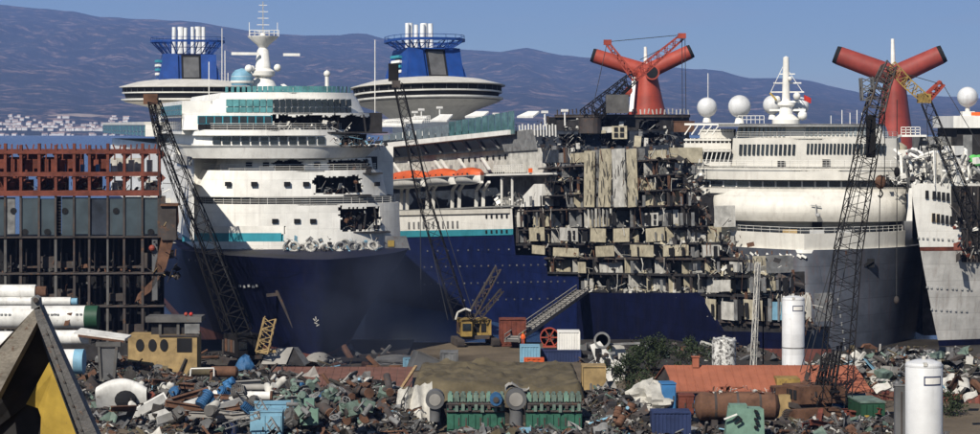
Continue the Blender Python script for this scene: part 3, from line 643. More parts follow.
# white end of the superstructure where the cut begins
fpoly('end_wall', MAT['cabin_white'], [(508, 150), (533, 148), (541, 172), (541, 176), (498, 177), (503, 152)], XF + 1.1, XF + 1.4)
fpoly('end_wall', MAT['cabin_grey'], [(494, 133), (528, 129.5), (532, 150), (500, 152)], XF + .8, XF + 1.05)
fpoly('end_deck', MAT['ship_white'], [(488, 176), (552, 174.5), (552, 172.6), (488, 174)], XF - .4, XF + 5)
fpoly('end_wall', MAT['cabin_grey'], [(486, 209), (541, 206), (540, 176), (486, 177)], XF + 3.2, XF + 3.4)
fpoly('winch_house', MAT['ship_white'], [(519, 207), (540, 206), (541, 184), (533, 184), (522, 196)], XF + .2, XF + 2.4)
for px in (500, 510.5): a, b = fl(px, 208), fl(px, 177); MB().bar((XF + .3, a.y, a.z), (XF + .3, b.y, b.z), .28).obj('pillar', W_, s2)
rail('deck_rail', W_, s2, [fl(494, 173.5, XF - .2), fl(523, 172.5, XF - .2)], 1.3, .1, .8, 4)
debris('gear_debris', s2, [(XF + .3, XF + 3, fl(511, 205).y, fl(488, 205).y, fl(500, 208).z, fl(500, 190).z)], 70, .6, [W_, MAT['cabin_white'], G_], 41)
p = fl(530.5, 170.5, XF - .5); ubox('lifebuoy_box', MAT['hi_orange'], s2, p, (.3, .9, .7))
for k in range(14): p = fl(511 + 3.0 * k, 131 + 1.2 * (k % 2)); ubox('deck_post', W_, s2, (XF + 1, p.y, p.z + .2), (.18, .18, 1.9))
# davits
for k, px in enumerate((401, 407, 427, 433, 452, 459, 476, 483)):
    a, b, c_ = fl(px, 209.5, XF + 1), fl(px + .5, 190, XF + .8), fl(px + 6, 182, XF - 1.2); c2 = fl(px - 3 + 6, 160, XF + 1.5)
    MB().bar(a, b, .55, .4).bar(b, c_, .45, .4).obj('davit', W_, s2)
for k, px in enumerate((394, 410, 436, 442, 460, 483)):
    b, c2 = fl(px + 6, 173 - k * .8, XF - .6), fl(px - 1, 163 - k * .9, XF + 1.9); MB().bar(b, c2, .5, .3).obj('davit_arm', W_, s2)
# saucer, funnel
c = D.i @ V((gx(427.5, 440), 440, 40)); zz = lambda py: (D.i @ V((gx(427, 440), 440, gz(py, 438)))).z
dish_funnel(s2, (c.x, c.y), 15.5, 0, MAT['dark_glass'], (zz(78.5), zz(87), zz(93.5), zz(99.5), zz(103), zz(112), zz(123)))
blue_funnel(s2, c.x, c.y, 6.5, zz(80), zz(48.5), zz(40.5), zz(22), [(gx(px, 440) - gx(427.5, 440), r, h) for px, r, h in ((408.5, .42, .1), (413, .6, 0), (418, .42, .4), (425, .5, .3), (429, .75, 0), (434.5, .5, .1))])
# ---- cut-open fore part: slabs, partitions, back bulkhead, debris (rows measured on the photo)
LV = [(112, 150), (131, 152), (148, 0), (163, 0), (177.5, 0), (192, 0), (207.5, 0), (227.5, 0), (243, 0), (257.5, 0), (273.5, 0), (293, 0), (322, 0)]
ROWS = [163, 177.5, 192, 207.5, 227.5, 243, 257.5, 273.5, 293, 322]
LEFT = {163: 538, 177.5: 540, 192: 541, 207.5: 515, 227.5: 513, 243: 513, 257.5: 545, 273.5: 546, 293: 578, 322: 702}
RIGHT = {163: 676, 177.5: 684, 192: 690, 207.5: 694, 227.5: 708, 243: 728, 257.5: 744, 273.5: 768, 293: 800, 322: 812}
rnd = random.Random(77)
def room_panel(name, m, px0, px1, pyt, pyb, dx):
    a, b = fl(px0, pyb, XF + dx), fl(px1, pyb, XF + dx); h = fl(px0, pyt, XF + dx).z - a.z
    return ubox(name, m, s2, (XF + dx, (a.y + b.y) / 2, (a.z + b.z) / 2 + h / 2), (.14, abs(a.y - b.y), h), (rnd.uniform(-.04, .04), rnd.uniform(-.05, .05), rnd.uniform(-.06, .06)))
deb = []
for i, py in enumerate(ROWS):
    L_, R_ = LEFT[py], RIGHT[py]; a, b = fl(L_, py), fl(R_, py); top = ROWS[i - 1] if i else 148
    dp_ = 7 if py < 300 else 5
    tt = .22 if py < 240 else .3
    rag = [(b.y + (a.y - b.y) * k / 26, XF + rnd.uniform(-.2, .75)) for k in range(27)]
    n = len(rag); z0, z1 = (a.z + b.z) / 2 - tt, (a.z + b.z) / 2
    rows_ = [[(x, y, z0) for y, x in rag], [(x, y, z1) for y, x in rag], [(XF + dp_, y + min(dp_ * 2., (a.y - y) * .9), z1) for y, x in rag], [(XF + dp_, y + min(dp_ * 2., (a.y - y) * .9), z0) for y, x in rag]]
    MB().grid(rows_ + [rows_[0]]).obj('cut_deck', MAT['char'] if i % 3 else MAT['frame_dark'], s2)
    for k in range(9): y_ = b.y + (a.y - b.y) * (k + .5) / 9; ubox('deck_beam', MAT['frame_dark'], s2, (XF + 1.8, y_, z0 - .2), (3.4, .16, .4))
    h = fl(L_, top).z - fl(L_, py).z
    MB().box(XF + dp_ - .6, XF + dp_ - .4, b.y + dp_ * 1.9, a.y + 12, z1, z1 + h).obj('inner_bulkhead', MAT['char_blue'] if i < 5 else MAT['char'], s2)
    deb.append((XF + .0, XF + 2.4, b.y + .3, a.y - .3, z1, z1 + .28 * h))
    px = L_ + rnd.uniform(2, 8)
    while px < R_ - 6:                                # partitions across and along the deck
        wpx = rnd.choice((5, 8, 12, 15, 17, 22)); cols = ['cabin_cream', 'cabin_cream', 'cabin_white', 'cabin_grey'] if py > 230 else ['cabin_grey', 'cabin_grey', 'cabin_white', 'cabin_cream', 'char_blue']
        if rnd.random() < (.88 if py > 230 else .72):
            room_panel('cabin_panel', MAT[rnd.choice(cols)], px, min(px + wpx, R_ - 1), top + rnd.choice((2.2, 3, 5)), py - .5, rnd.choice((1.2, 1.6, 2.6, 4.5, 6)))
        if rnd.random() < .6:                         # a cross wall seen edge-on
            p = fl(px + wpx, py); d_ = rnd.uniform(2, 6); ubox('cross_wall', MAT[rnd.choice(cols + ['char'])], s2, (XF + .5 + d_ / 2, p.y, p.z + h * .46), (d_, .12, h * .9))
        px += wpx + rnd.choice((1, 3, 6, 10))
    for k in range(7 if py < 240 else 4): p = fl(rnd.uniform(L_, R_), py); ubox('pillar', MAT['rust_brown'] if rnd.random() < .4 else MAT['frame_dark'], s2, (XF + rnd.uniform(.4, 1.4), p.y, p.z + h / 2), (.3, .3, h), (rnd.uniform(-.08, .08), 0, 0))
# hanging torn strips and bent plates along the cut edge
debris('torn_steel', s2, deb, 560, .6, [MAT['char'], MAT['cabin_white'], MAT['frame_dark'], MAT['cabin_grey'], MAT['rust_brown'], MAT['cabin_cream']], 51)
edge = [(XF - .2, XF + 1.5, fl(RIGHT[q_], q_).y - 1.2, fl(RIGHT[q_], q_).y + 3.5, fl(RIGHT[q_], q_).z - 1, fl(RIGHT[q_], q_).z + 3) for q_ in ROWS]
debris('torn_edge', s2, edge, 130, .7, [MAT['char'], MAT['frame_dark'], MAT['cabin_white'], MAT['rust_brown']], 52)
# the tall pale stairwell trunk, fluted with bent vertical strips
for k, (px0, px1, m_, dx, pt, pb) in enumerate(((586, 594, 'cabin_cream', -.3, 151, 207), (594.5, 600, 'cabin_grey', .6, 150, 207), (600.5, 611, 'cabin_cream', -.2, 149, 207), (611.3, 615, 'cabin_grey', .5, 150, 206), (615, 625, 'cabin_white', -.4, 149, 207), (625.5, 629, 'cabin_grey', .4, 152, 207), (629, 637, 'cabin_cream', -.1, 149, 207))):
    o = room_panel('stairwell_panel', MAT[m_], px0, px1, pt, pb, dx); o.scale.x = .5
for k in range(7): p0 = fl(590 + 3.7 * k, 226.5); p1 = fl(590 + 3.7 * k, 208.5); ubox('pipe_strip', MAT['cabin_grey'] if k % 2 else MAT['cabin_white'], s2, (XF - .2, p0.y, (p0.z + p1.z) / 2), (.2, .3, p1.z - p0.z))
q = []
for k in range(46):
    px = 587 + 50 * rnd.random(); py = rnd.uniform(152, 200); a = fl(px, py, XF - .7); b = fl(px + rnd.uniform(-2, 2), py + rnd.uniform(4, 14), XF - .7); q.append((a, b))
mb = MB()
for a, b in q: mb.bar(a, b, .07)
tag(mb.obj('hanging_cables', MAT['char'], s2), None, kind='stuff')
# doors torn out of the cabin walls, stumps of furniture, loose hangings between the decks
for k in range(90):
    py = rnd.choice(ROWS[3:]); L_, R_ = LEFT[py], RIGHT[py]; px = rnd.uniform(L_ + 3, R_ - 3); top = ROWS[ROWS.index(py) - 1] if py != 163 else 148; hpx = (py - top)
    p = fl(px, py - hpx * .42, XF - .45); w_ = rnd.choice((.35, .6, .8)); ubox('doorway', MAT['black'] if k % 3 else MAT['cabin_grey'], s2, p, (.1, w_, hpx / 6.4 * rnd.uniform(.35, .72)), (rnd.uniform(-.05, .05), 0, rnd.uniform(-.1, .1)))
mb = MB()
for k in range(260):
    py = rnd.choice(ROWS); L_, R_ = LEFT[py], RIGHT[py]; px = rnd.uniform(L_, R_); top = ROWS[ROWS.index(py) - 1] if py != 163 else 148; x_ = XF + rnd.uniform(-.5, 1.2); a = fl(px, top + rnd.uniform(0, 1), x_); b = fl(px + rnd.gauss(0, 2.2), top + (py - top) * rnd.uniform(.25, 1), x_ - rnd.uniform(0, .3)); c2 = a.lerp(b, .5) + V((0, rnd.gauss(0, .25), 0))
    mb.mi = rnd.choice((0, 0, 1, 2, 3)); q_ = rnd.uniform(.03, .11); mb.bar(a, c2, q_).bar(c2, b, q_)
tag(mb.obj('hanging_scraps', [MAT['char'], MAT['frame_dark'], MAT['cabin_white'], MAT['rust_brown']], s2), None, kind='stuff')
# a window unit and pale cabins that stand out
for (px0, px1, pyt, pyb, m_, dx) in ((645, 658.5, 213, 226, 'cabin_white', -.1), (647, 664, 228, 241.5, 'cabin_cream', -.2), (590.5, 606, 228.5, 242, 'cabin_cream', -.2), (614, 629, 228.5, 242, 'cabin_cream', -.1), (529, 545, 227.5, 241, 'cabin_cream', 0), (560, 578, 228, 241, 'cabin_white', -.1), (532, 545, 245.5, 254, 'cabin_cream', -.1), (630, 654, 245, 256.5, 'cabin_cream', -.2), (664, 688, 245, 256, 'cabin_cream', -.1), (702, 719, 245, 256, 'cabin_white', -.2), (554, 578, 248, 256.5, 'cabin_cream', 0), (595, 615, 246, 256.5, 'cabin_cream', -.2), (722, 738, 302, 320, 'cabin_white', -.2), (744, 764, 300, 320, 'cabin_cream', -.2), (772, 790, 302, 320, 'light_blue', -.1), (706, 716, 299, 321, 'cabin_cream', -.1), (750, 766, 278, 291, 'cabin_grey', -.2), (714, 730, 280, 291.5, 'cabin_white', -.1), (730, 742, 262, 272, 'cabin_white', 0), (578, 586, 262, 273, 'cabin_cream', 0)):
    room_panel('cabin_panel', MAT[m_], px0, px1, pyt, pyb, dx)
for (px, py) in ((648.5, 216.5), (655, 216.5), (648.5, 222.5), (655, 222.5), (569, 232.5), (574, 232.5), (569, 237.5), (574, 237.5)): p = fl(px, py, XF - .3); ubox('window_hole', MAT['black'], s2, p, (.14, .62, .62))
debris('white_rubble', s2, [(XF - .3, XF + 2.5, fl(716, 243).y, fl(655, 243).y, fl(690, 243).z, fl(690, 240).z), (XF - .3, XF + 2.5, fl(690, 292).y, fl(590, 292).y, fl(640, 293).z, fl(640, 285).z), (XF - .3, XF + 2.5, fl(760, 272).y, fl(700, 272).y, fl(730, 273).z, fl(730, 268).z)], 260, .7, [MAT['cabin_white'], MAT['cabin_cream'], MAT['char'], MAT['cabin_white']], 53)
# lifeboats (held in the davits: things of their own)
def lifeboat(label, px0, px1, pyt, pyb):
    a, b = fl(px0, pyb, XF - .8), fl(px1, pyb, XF - .8); L_ = abs(a.y - b.y); h = fl((px0 + px1) / 2, pyt, XF - .8).z - (a.z + b.z) / 2
    c_ = D.m @ V((XF - 1.0, (a.y + b.y) / 2, (a.z + b.z) / 2)); r = thing('lifeboat', label, 'lifeboat', c_, R(25), 'lifeboats hung in davits'); r.rotation_euler = (-R(3), 0, R(25))
    lo, up = [], []
    for k in range(15):
        t = -1 + 2 * k / 14; wv = 1.7 * (1 - abs(t) ** 3.0) ** .6 + .03
        lo.append([(wv * x, t * L_ / 2, z) for x, z in ((-1, h * .52), (-.93, h * .3), (-.6, h * .1), (0, .04 * h + .12 * h * abs(t) ** 3), (.6, h * .1), (.93, h * .3), (1, h * .52))])
        hh = h * (.95 - .25 * abs(t) ** 2.5)
        up.append([(wv * x, t * L_ / 2, z) for x, z in ((-1.02, h * .5), (-.95, h * .66), (-.6, hh * .95), (0, hh), (.6, hh * .95), (.95, h * .66), (1.02, h * .5))])
    MB().grid(lo).obj('boat_hull', MAT['ship_white'], r, 60); MB().grid(up).obj('canopy', MAT['orange_boat'], r, 60)
    MB().box(-1.78, 1.78, -L_ * .44, L_ * .44, h * .47, h * .53).obj('gunwale', MAT['ship_grey'], r)
    for sy in (-.33, .33): MB().box(-.2, .2, sy * L_ - .2, sy * L_ + .2, h * .9, h * 1.08).obj('lifting_hook', MAT['ship_grey'], r)
    for k in range(4): ubox('boat_window', MAT['dark_glass'], r, (-1.66, (-.3 + .2 * k) * L_, h * .6), (.1, .5, .25))
lifeboat('long orange-topped lifeboat nearest the white bow, first of the three', 390, 430, 169.5, 189.5)
lifeboat('orange-topped lifeboat in the middle of the three hung in davits', 429, 457.5, 167.5, 187)
lifeboat('short orange-topped lifeboat farthest from the white bow, last of the three', 459, 482, 166.5, 185.5)
# ---------------------------------------------------------------- ship 3: burnt superstructure with red winged funnel behind the scrapped one
s3 = thing('cruise_ship', 'charred hulk behind the cut-open decks carrying a bright red winged funnel', 'ship')
E = Fr(s3, gx(622, 432), 432, -4)
def shp(fr, root, name, m, y, pl_, pr_, pyt, pyb, bulge, back, **k): return tier(fr, root, name, m, y, pl_, pr_, pyt, pyb, bulge, back, **k)
e0, *_ = tier(E, s3, 'upper_deck_wall', MAT['char'], 0, 555, 690, 117, 131, 7, 60, p=2.4, holes=[(585, 612, 119, 129), (640, 660, 120, 129)], nz=8, seed=3, roof=MAT['char'])
tier(E, s3, 'deck_rim', MAT['frame_dark'], -.4, 553, 691, 114.5, 117.4, 7, 60, p=2.4, nz=2, roof=MAT['char'])
e1, *_ = tier(E, s3, 'burnt_wall', MAT['char_blue'], -.8, 532, 690, 130.6, 150, 7, 60, p=2.6, holes=[(600, 626, 132, 147), (560, 585, 134, 146), (645, 668, 133, 148)], nz=10, seed=5, roof=MAT['char'], rag=.6)
tier(E, s3, 'lower_wall', MAT['char'], 0, 496, 738, 149, 330, 6, 90, nz=4, roof=None)
for k in range(6): MB().box(lx(E, 545, 120, 0), lx(E, 688, 120, 0), 7.5, 7.8, E.f(600, 150, 0).z, E.f(600, 117, 0).z).obj('inner_bulkhead', MAT['black'], s3) if k == 0 else ubox('inner_frame', MAT['frame_dark'], s3, (lx(E, 560 + 22 * k, 140, 3), 3.5, E.f(600, 134, 3).z), (.4, .4, 6.5), (0, .1 * (k % 3 - 1), 0))
for k in range(34):                                   # stubs of the rail round the top deck
    x = lx(E, 556, 114, 0) + (lx(E, 689, 114, 0) - lx(E, 556, 114, 0)) * k / 33; yy, a = curve_at(e0, x)
    ubox('rail_stub', MAT['cabin_white'] if k > 20 else MAT['frame_dark'], s3, (x, yy, E.f(600, 114.5, 0).z + .45 + .1 * (k % 3)), (.22, .16, 1.0), (.1 * (k % 3 - 1), .12 * (k % 4 - 1.5), a))
for (px0, px1, pyt, pyb, m_, y) in ((592, 618, 127, 133, 'cabin_white', -1.3), (612, 627, 126, 139, 'cabin_cream', -1.6), (634, 641, 136, 150, 'cabin_cream', -1.2), (644, 648, 138, 148, 'cabin_white', -1.2), (576, 580, 143, 149, 'cabin_white', -1.4), (588, 606, 131, 134, 'cabin_cream', -1.7)):
    p0, p1 = E.f(px0, pyb, y), E.f(px1, pyt, y); ubox('wall_panel', MAT[m_], s3, ((p0.x + p1.x) / 2, y, (p0.z + p1.z) / 2), (p1.x - p0.x, .25, p1.z - p0.z), (0, rnd.uniform(-.1, .1), 0))
for px, py in ((616, 129.5), (622, 129.5), (616, 135), (622, 135)): p = E.f(px, py, -1.8); ubox('window_hole', MAT['black'], s3, p, (.75, .2, .8))
p0, p1 = E.f(535, 150, -1), E.f(690, 119, -1)
debris('torn_steel', s3, [(p0.x, p1.x, -1.4, 3, p0.z, p1.z), (p0.x + 4, p1.x, -1.6, 1, p0.z, p0.z + 3)], 420, .8, [MAT['char'], MAT['frame_dark'], MAT['char'], MAT['cabin_white'], MAT['cabin_grey']], 61)
p = E.f(684, 127, -2); MB().box(p.x - 2, p.x + 2, -3, -1, p.z - 1, p.z + 1).box(p.x - 2.1, p.x + 2.1, -3.1, -.9, p.z + 1, p.z + 1.15).obj('rusty_locker', MAT['rust_brown'], s3)
cy_ = 40.; zf = lambda py: E.f(645, py, cy_).z; xf = lambda px, py=80: E.f(px, py, cy_).x
whale_funnel(s3, xf(647), cy_, 0, MAT['funnel_red'], zf(118), zf(72), (xf(669) - xf(627)) / 2, (xf(656) - xf(633)) / 2 * .8, (xf(595), zf(56)), (xf(689), zf(52.5)), 1.55, 5.5, zf(47))
p = V((xf(652), cy_ - 4.4, zf(73))); MB().tube(p, p + V((0, 4, 0)), 1.6, n=20).obj('front_outlet', MAT['funnel_red'], s3, 40); MB().tube(p + V((0, -.06, 0)), p + V((0, .5, 0)), 1.25, n=20).obj('outlet_bore', MAT['black'], s3, 40)
a, b = V((xf(631.5), cy_ - 5.6, zf(112))), V((xf(634.5), cy_ - 3.4, zf(77))); MB().bar(a, b, .9, .3).obj('white_stripe', W_, s3)
p = V((xf(629), cy_ - 4, zf(92))); MB().ball(p, 1.1, 12, .9, .7, 1).obj('horn_housing', MAT['crane_red'], s3, 50)
# ---------------------------------------------------------------- ship 4: white liner, bow on, right of centre
s4 = thing('cruise_ship', 'cream-white liner standing bow-on with slate hull, golf-ball domes and red winged funnel', 'ship')
H = Fr(s4, gx(808, 310), 310, -11)
zd4 = H.f(808, 246, 0).z
bh4, _ = hull('bow_hull', MAT['hull_slate'], s4, 15.8, 10, zd4, 200, full=(26, 46), power=3, rake=-.55, z_from=1.5, low=.75)
hull('boot_topping', MAT['boot_red'], s4, 15.82, 10, zd4, 200, full=(26, 46), power=3, rake=-.55, cutz=1.5, low=.75, nz=3)
def bowpath(B, bow, full, y1=2, n=40, off=0.):
    pts = []
    for k in range(n + 1):
        d = (bow + y1) * k / n; b = B * (1 - (1 - min(1, d / full)) ** 3); pts.append((b + off, -bow + d - off * .6))
    return [(-x, y) for x, y in reversed(pts)] + pts[1:]
bp_ = bowpath(15.8, 10, 26)
shell('bulwark', C_, s4, bp_, [(x * 1.01, y - .25) for x, y in bp_], zd4, zd4 + 2.2, nz=2, th=.3)
bp2 = bowpath(15.8, 10, 26, off=.25)
shell('rubbing_strake', W_, s4, bp2, bp2, zd4 - .45, zd4 + .02, nz=1, th=.5)
MB().prism([(x * .985, y + .4) for x, y in bp_], zd4 + .2, zd4 + .3).obj('fore_deck', MAT['deck_grey'], s4)
for k in range(10):
    px = 752 + 6.3 * k; x = lx(H, px, 251, -6); best = min(((abs(q[0] - x), q) for q in bp_[:41]), key=lambda t: t[0])[1]; i = bp_.index(best); a = bp_[max(0, i - 1)]; b = bp_[i + 1]; an = atan2(b[1] - a[1], b[0] - a[0])
    ubox('fairlead_mark', W_, s4, (best[0] - .05, best[1] - .3, zd4 - .85), (.75, .5, .28), (0, .5, an))
for px, py in ((766, 256.5), (770, 256.7), (775, 256.9), (779, 257), (787, 257.2), (791, 257.3)):
    x = lx(H, px, py, -6); best = min(((abs(q[0] - x), q) for q in bp_[:41]), key=lambda t: t[0])[1]; ubox('name_mark', MAT['cabin_white'], s4, (best[0] - .05, best[1] - .12, zd4 - 1.6), (.34, .5, .26), (0, 0, -.6))
bpy.context.view_layer.update()
for px, py in ((868, 263), (777, 266)):
    p, n_ = stick(bh4, H, px, py)
    if p: MB().box(-.9, .9, -.12, .12, -.6, .6).bar((-.7, -.3, -.5), (.7, -.3, .4), .35).obj('anchor', MAT['black'], s4).location = p
for k in range(7): mark(H, s4, bh4, 838 + 1.2 * k, 300 + 8 * k, .18, .5, MAT['ship_grey'], 'draught_mark')
# breakwater, winches on the fore deck
MB().prism([(x * .9, y * .72 - 1) for x, y in bowpath(15.8, 10, 26, y1=1.5)], zd4 + .3, zd4 + 1.2).obj('breakwater', C_, s4)
for px in (790, 817, 845): p = H.f(px, 231, -3); MB().tube((p.x - 1, -3, zd4 + 1.9), (p.x + 1, -3, zd4 + 1.9), .55, n=12).box(p.x - 1.3, p.x + 1.3, -3.5, -2.5, zd4 + 1.2, zd4 + 1.6).obj('mooring_winch', MAT['yellow_faded'] if px == 790 else G_, s4)
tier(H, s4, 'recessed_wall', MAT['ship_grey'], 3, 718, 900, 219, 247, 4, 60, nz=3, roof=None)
p0, p1 = H.f(812, 230, 2.9), H.f(822, 220, 2.9); MB().box(p0.x, p1.x, 2.8, 3.2, p0.z, p1.z).obj('doorway', MAT['black'], s4)
p0, p1 = H.f(889, 231, 2.9), H.f(904, 221, 2.9); MB().box(p0.x, p1.x, 2.6, 3.2, p0.z, p1.z).obj('doorway', MAT['black'], s4)
# the big convex front
zb_, zt_ = H.f(808, 221.5, -1).z, H.f(808, 192, -1).z; rows = []
for j in range(11):
    k = j / 10; pl_ = plan(lx(H, 710 + 3 * (1 - k), 200, -1) , lx(H, 906, 200, -1), -1 - 1.1 * sin(pi * min(1, k * .9 + .12)), 4.5, 60, 44, 3.6)
    sh = 1 - .035 * max(0, k - .75) * 4; rows.append([(x * sh, y, zb_ + (zt_ - zb_) * k) for x, y in pl_])
mb = MB(); mb.grid(rows); mb.add(rows[-1], [tuple(range(len(rows[-1])))]); mb.add(rows[0], [tuple(reversed(range(len(rows[0]))))]); mb.obj('visor_front', C_, s4, 50)
v4, *_ = tier(H, s4, 'bridge_sill', C_, .2, 697, 908, 187.5, 194, 4, 60, nz=2)
b4, *_ = tier(H, s4, 'bridge_wall', MAT['ship_white'], .6, 695, 909, 180, 188, 4, 60, nz=2)
window_row(s4, H, b4, 697, 907, 16, 181.2, 187, .86, MAT['dark_glass'], 'bridge_window', .6)
tier(H, s4, 'bridge_brow', C_, -.6, 691, 913, 170, 180.2, 4.5, 60, 689, 914, nz=2)
tier(H, s4, 'bridge_coaming', C_, -.3, 694, 912, 167, 170.3, 4.5, 60, nz=2)
f4, *_ = tier(H, s4, 'front_wall', C_, 2.5, 729, 900, 138.5, 168, 3.5, 60, 731, 897, nz=4)
window_row(s4, H, f4, 738.5, 796, 13, 144.4, 155, .60, MAT['dark_glass'], 'front_window', 2.5, lean=.06)
window_row(s4, H, f4, 806, 886, 21, 143.6, 154, .58, MAT['dark_glass'], 'front_window', 2.5, lean=.06)
g4, *_ = tier(H, s4, 'upper_wall', C_, 5, 732, 884, 126.5, 138.7, 3, 60, 737, 880, nz=3)
window_row(s4, H, g4, 738, 786, 11, 127.6, 136.4, .55, MAT['grey_glass'], 'upper_window', 5, lean=.06)
window_row(s4, H, g4, 805, 866, 14, 127.2, 135.8, .55, MAT['grey_glass'], 'upper_window', 5, lean=.06)
tier(H, s4, 'roof_edge', MAT['ship_grey'], 3.5, 716, 878, 124, 126.7, 4, 60, nz=1)
for px, py in ((781, 164), (826, 162.6)): p = H.f(px, py, 2.3); ubox('vent_opening', MAT['black'], s4, p, (.95, .3, .85)); ubox('vent_frame', MAT['cabin_white'], s4, p + V((0, .06, 0)), (1.1, .3, 1.0))
p = H.f(816, 216, -2.4); MB().tube(p, p + V((0, 0, 1.6)), .1, n=6).bar(p + V((-.7, 0, 1.5)), p + V((.7, 0, 1.3)), .12).ball(p + V((.3, 0, .1)), .32, 8).obj('jack_staff', G_, s4)
# stepped balconies on the left shoulder
for i, (pxl, pxr, pyt, pyb, y) in enumerate(((682, 731, 149.5, 168.5, 5), (684, 731, 138.5, 150, 7), (700, 734, 129, 139, 9))):
    p0, p1 = H.f(pxl, pyb, y), H.f(pxr, pyt, y)
    MB().box(p0.x, p1.x, y + 3, y + 3.3, p0.z, p1.z).obj('balcony_back', MAT['cabin_grey'], s4)
    MB().box(p0.x, p1.x, y, y + 3.2, p0.z - .12, p0.z + .12).obj('balcony_deck', W_, s4); MB().box(p0.x, p1.x, y - .1, y, p0.z + .1, p0.z + 1.0).obj('balcony_parapet', C_, s4)
    MB().box(p0.x, p1.x, y - .1, y + 3.2, p1.z - .35, p1.z - .1).obj('balcony_roof', C_, s4)
    n = 11
    for k in range(n): ubox('balcony_post', W_, s4, (p0.x + (p1.x - p0.x) * (k + .5) / n, y + .1, (p0.z + p1.z) / 2), (.13, .13, p1.z - p0.z), (0, .25 if i == 0 else 0, 0))
debris('shoulder_debris', s4, [(lx(H, 690, 170, 2), lx(H, 706, 170, 2), 1, 6, H.f(700, 195, 2).z, H.f(700, 160, 2).z)], 60, .7, [W_, MAT['char'], MAT['cabin_grey']], 71)
p = H.f(705, 122, 9); MB().box(p.x - 3, p.x + 5, 9, 14, p.z - .5, p.z - .2).obj('dome_platform', W_, s4)
for k in range(5): ubox('brace', W_, s4, (p.x - 2.5 + k, 8.9, p.z - 1.2), (.16, .16, 1.6), (0, .6, 0))
# domes, mast
for px, py, r, y in ((707, 107.5, 10, 11), (739.5, 106.5, 11.3, 10), (772.5, 105, 9.6, 12), (800, 106, 9, 14)):
    p = H.f(px, py, y); rr = r / F * (H.m @ p).y; d_ = MB().ball(p, rr, 28).obj('radar_dome', MAT['tank_white'], s4, 60)
    MB().lathe([(rr * .45, -rr * 1.5), (rr * .3, -rr * .9)], 12, p).obj('dome_pedestal', W_, s4, 40)
mp = H.f(786, 124, 9)
MB().lathe([(2.0, -.2), (2.0, .6), (1.0, 1.4), (.9, 2.4), (1.3, 2.7), (1.3, 3.1), (.6, 3.3), (.42, 9.6), (.01, 9.8)], 12, mp).obj('radar_mast', W_, s4, 40)
for z, hw, t_ in ((3.2, 1.8, .25), (4.6, 2.4, .18), (5.9, 2.0, .18), (7.2, 1.1, .15), (2.0, 2.6, .3)): ubox('mast_yard', W_, s4, mp + V((.2, 0, z)), (hw * 2, .3, t_))
for sx, z, r in ((1.6, 4.0, .55), (-1.2, 3.6, .45), (.6, 6.5, .35), (2.4, 1.2, .7)): MB().ball(mp + V((sx, -.6, z)), r, 10).obj('mast_dome', W_, s4, 60)
MB().bar(mp + V((-2.2, 0, 4.6)), mp + V((-.1, 0, 9)), .08).obj('stay', W_, s4); MB().bar(mp + V((2.4, 0, 4.6)), mp + V((.1, 0, 8)), .08).obj('stay', W_, s4)
p = mp + V((2.6, -.5, 4.2)); MB().grid([[p + V((.25 * i, .08 * sin(2 * i), -.12 * i)) for i in range(5)], [p + V((.25 * i, .08 * sin(2 * i), -.12 * i - .8)) for i in range(5)]]).obj('flag', MAT['red_paint'], s4)
p = H.f(770, 93, 8); MB().bar(p, p + V((.9, 0, -1)), .25).obj('yellow_lamp_arm', MAT['yellow_paint'], s4)
rail('roof_rail', W_, s4, [H.f(738, 123.5, 6), H.f(764, 123.5, 6)], 1.1, .08, .6)
for px in (831, 842, 850, 857, 862): a = H.f(px, 124, 10); MB().tube(a, a + V((0, 0, 1.2 + (px % 3) * .4)), .06, n=5).obj('whip_aerial', W_, s4)
a = H.f(708, 98, 11); MB().tube(a, a + V((0, 0, 3.6)), .06, n=5).obj('whip_aerial', W_, s4)
# right shoulder: broken rail, deck house in front of the funnel
p0, p1 = H.f(868, 161, 6), H.f(906, 150, 6); MB().box(p0.x, p1.x, 6, 12, p0.z, p1.z).obj('deck_house', C_, s4)
window_row(s4, H, [(p0.x, 6), (p1.x, 6)], 876, 900, 6, 154, 160, .5, MAT['black'], 'deck_house_window', 6)
m_ = V(((p0.x + p1.x) / 2, 9, p1.z)); MB().lathe([(2.6, 0), (2.5, .5), (1.8, 1.0), (.01, 1.3)], 20, m_, M.Diagonal((1.1, 1, 1))).obj('house_dome', MAT['cabin_cream'], s4, 50)
cy_ = 105.; zf = lambda py: H.f(893, py, cy_).z; xf = lambda px, py=100: H.f(px, py, cy_).x
whale_funnel(s4, xf(894.5), cy_, 0, MAT['funnel_red_b'], zf(160), zf(76), (xf(918) - xf(872)) / 2, (xf(905) - xf(883)) / 2 * .9, (xf(839), zf(55.5)), (xf(940), zf(55.5)), 1.75, 6, zf(39))
MB().box(xf(860), xf(930), cy_ - 20, cy_ + 20, 0, zf(157)).obj('aft_superstructure', W_, s4)
# ---------------------------------------------------------------- ship 5: pale hull with red stripe, at the right edge
s5 = thing('cruise_ship', 'pale rust-streaked hull with a red stripe and hacked-off upper decks, cut by the picture edge', 'ship')
J = Fr(s5, gx(921, 304), 304, -52)
def sk5(py): return gz(py, 300)
z5 = sk5(184)
def hull5(name, m, za, zb_, out=0., nz=8):
    mb = MB(); rows = []
    for j in range(nz + 1):
        z = za + (zb_ - za) * j / nz; u = z / z5; ys = 6.5 * max(0, 1 - u) ** 1.25 - 2.0; r_ = []
        for k in range(31):
            d = 70 * (k / 30) ** 1.6; b = 13.5 * (1 - (1 - min(1, d / (30 + 22 * (1 - u)))) ** 2) * (.55 + .45 * max(0, u) ** .6) + out; r_.append((b, ys + d, z))
        rows.append([(-x, y, z) for x, y, z in reversed(r_)] + r_[1:])
    mb.grid(rows); return mb.obj(name, m, s5, 60)
zs0, zs1 = sk5(252.5), sk5(248.5)
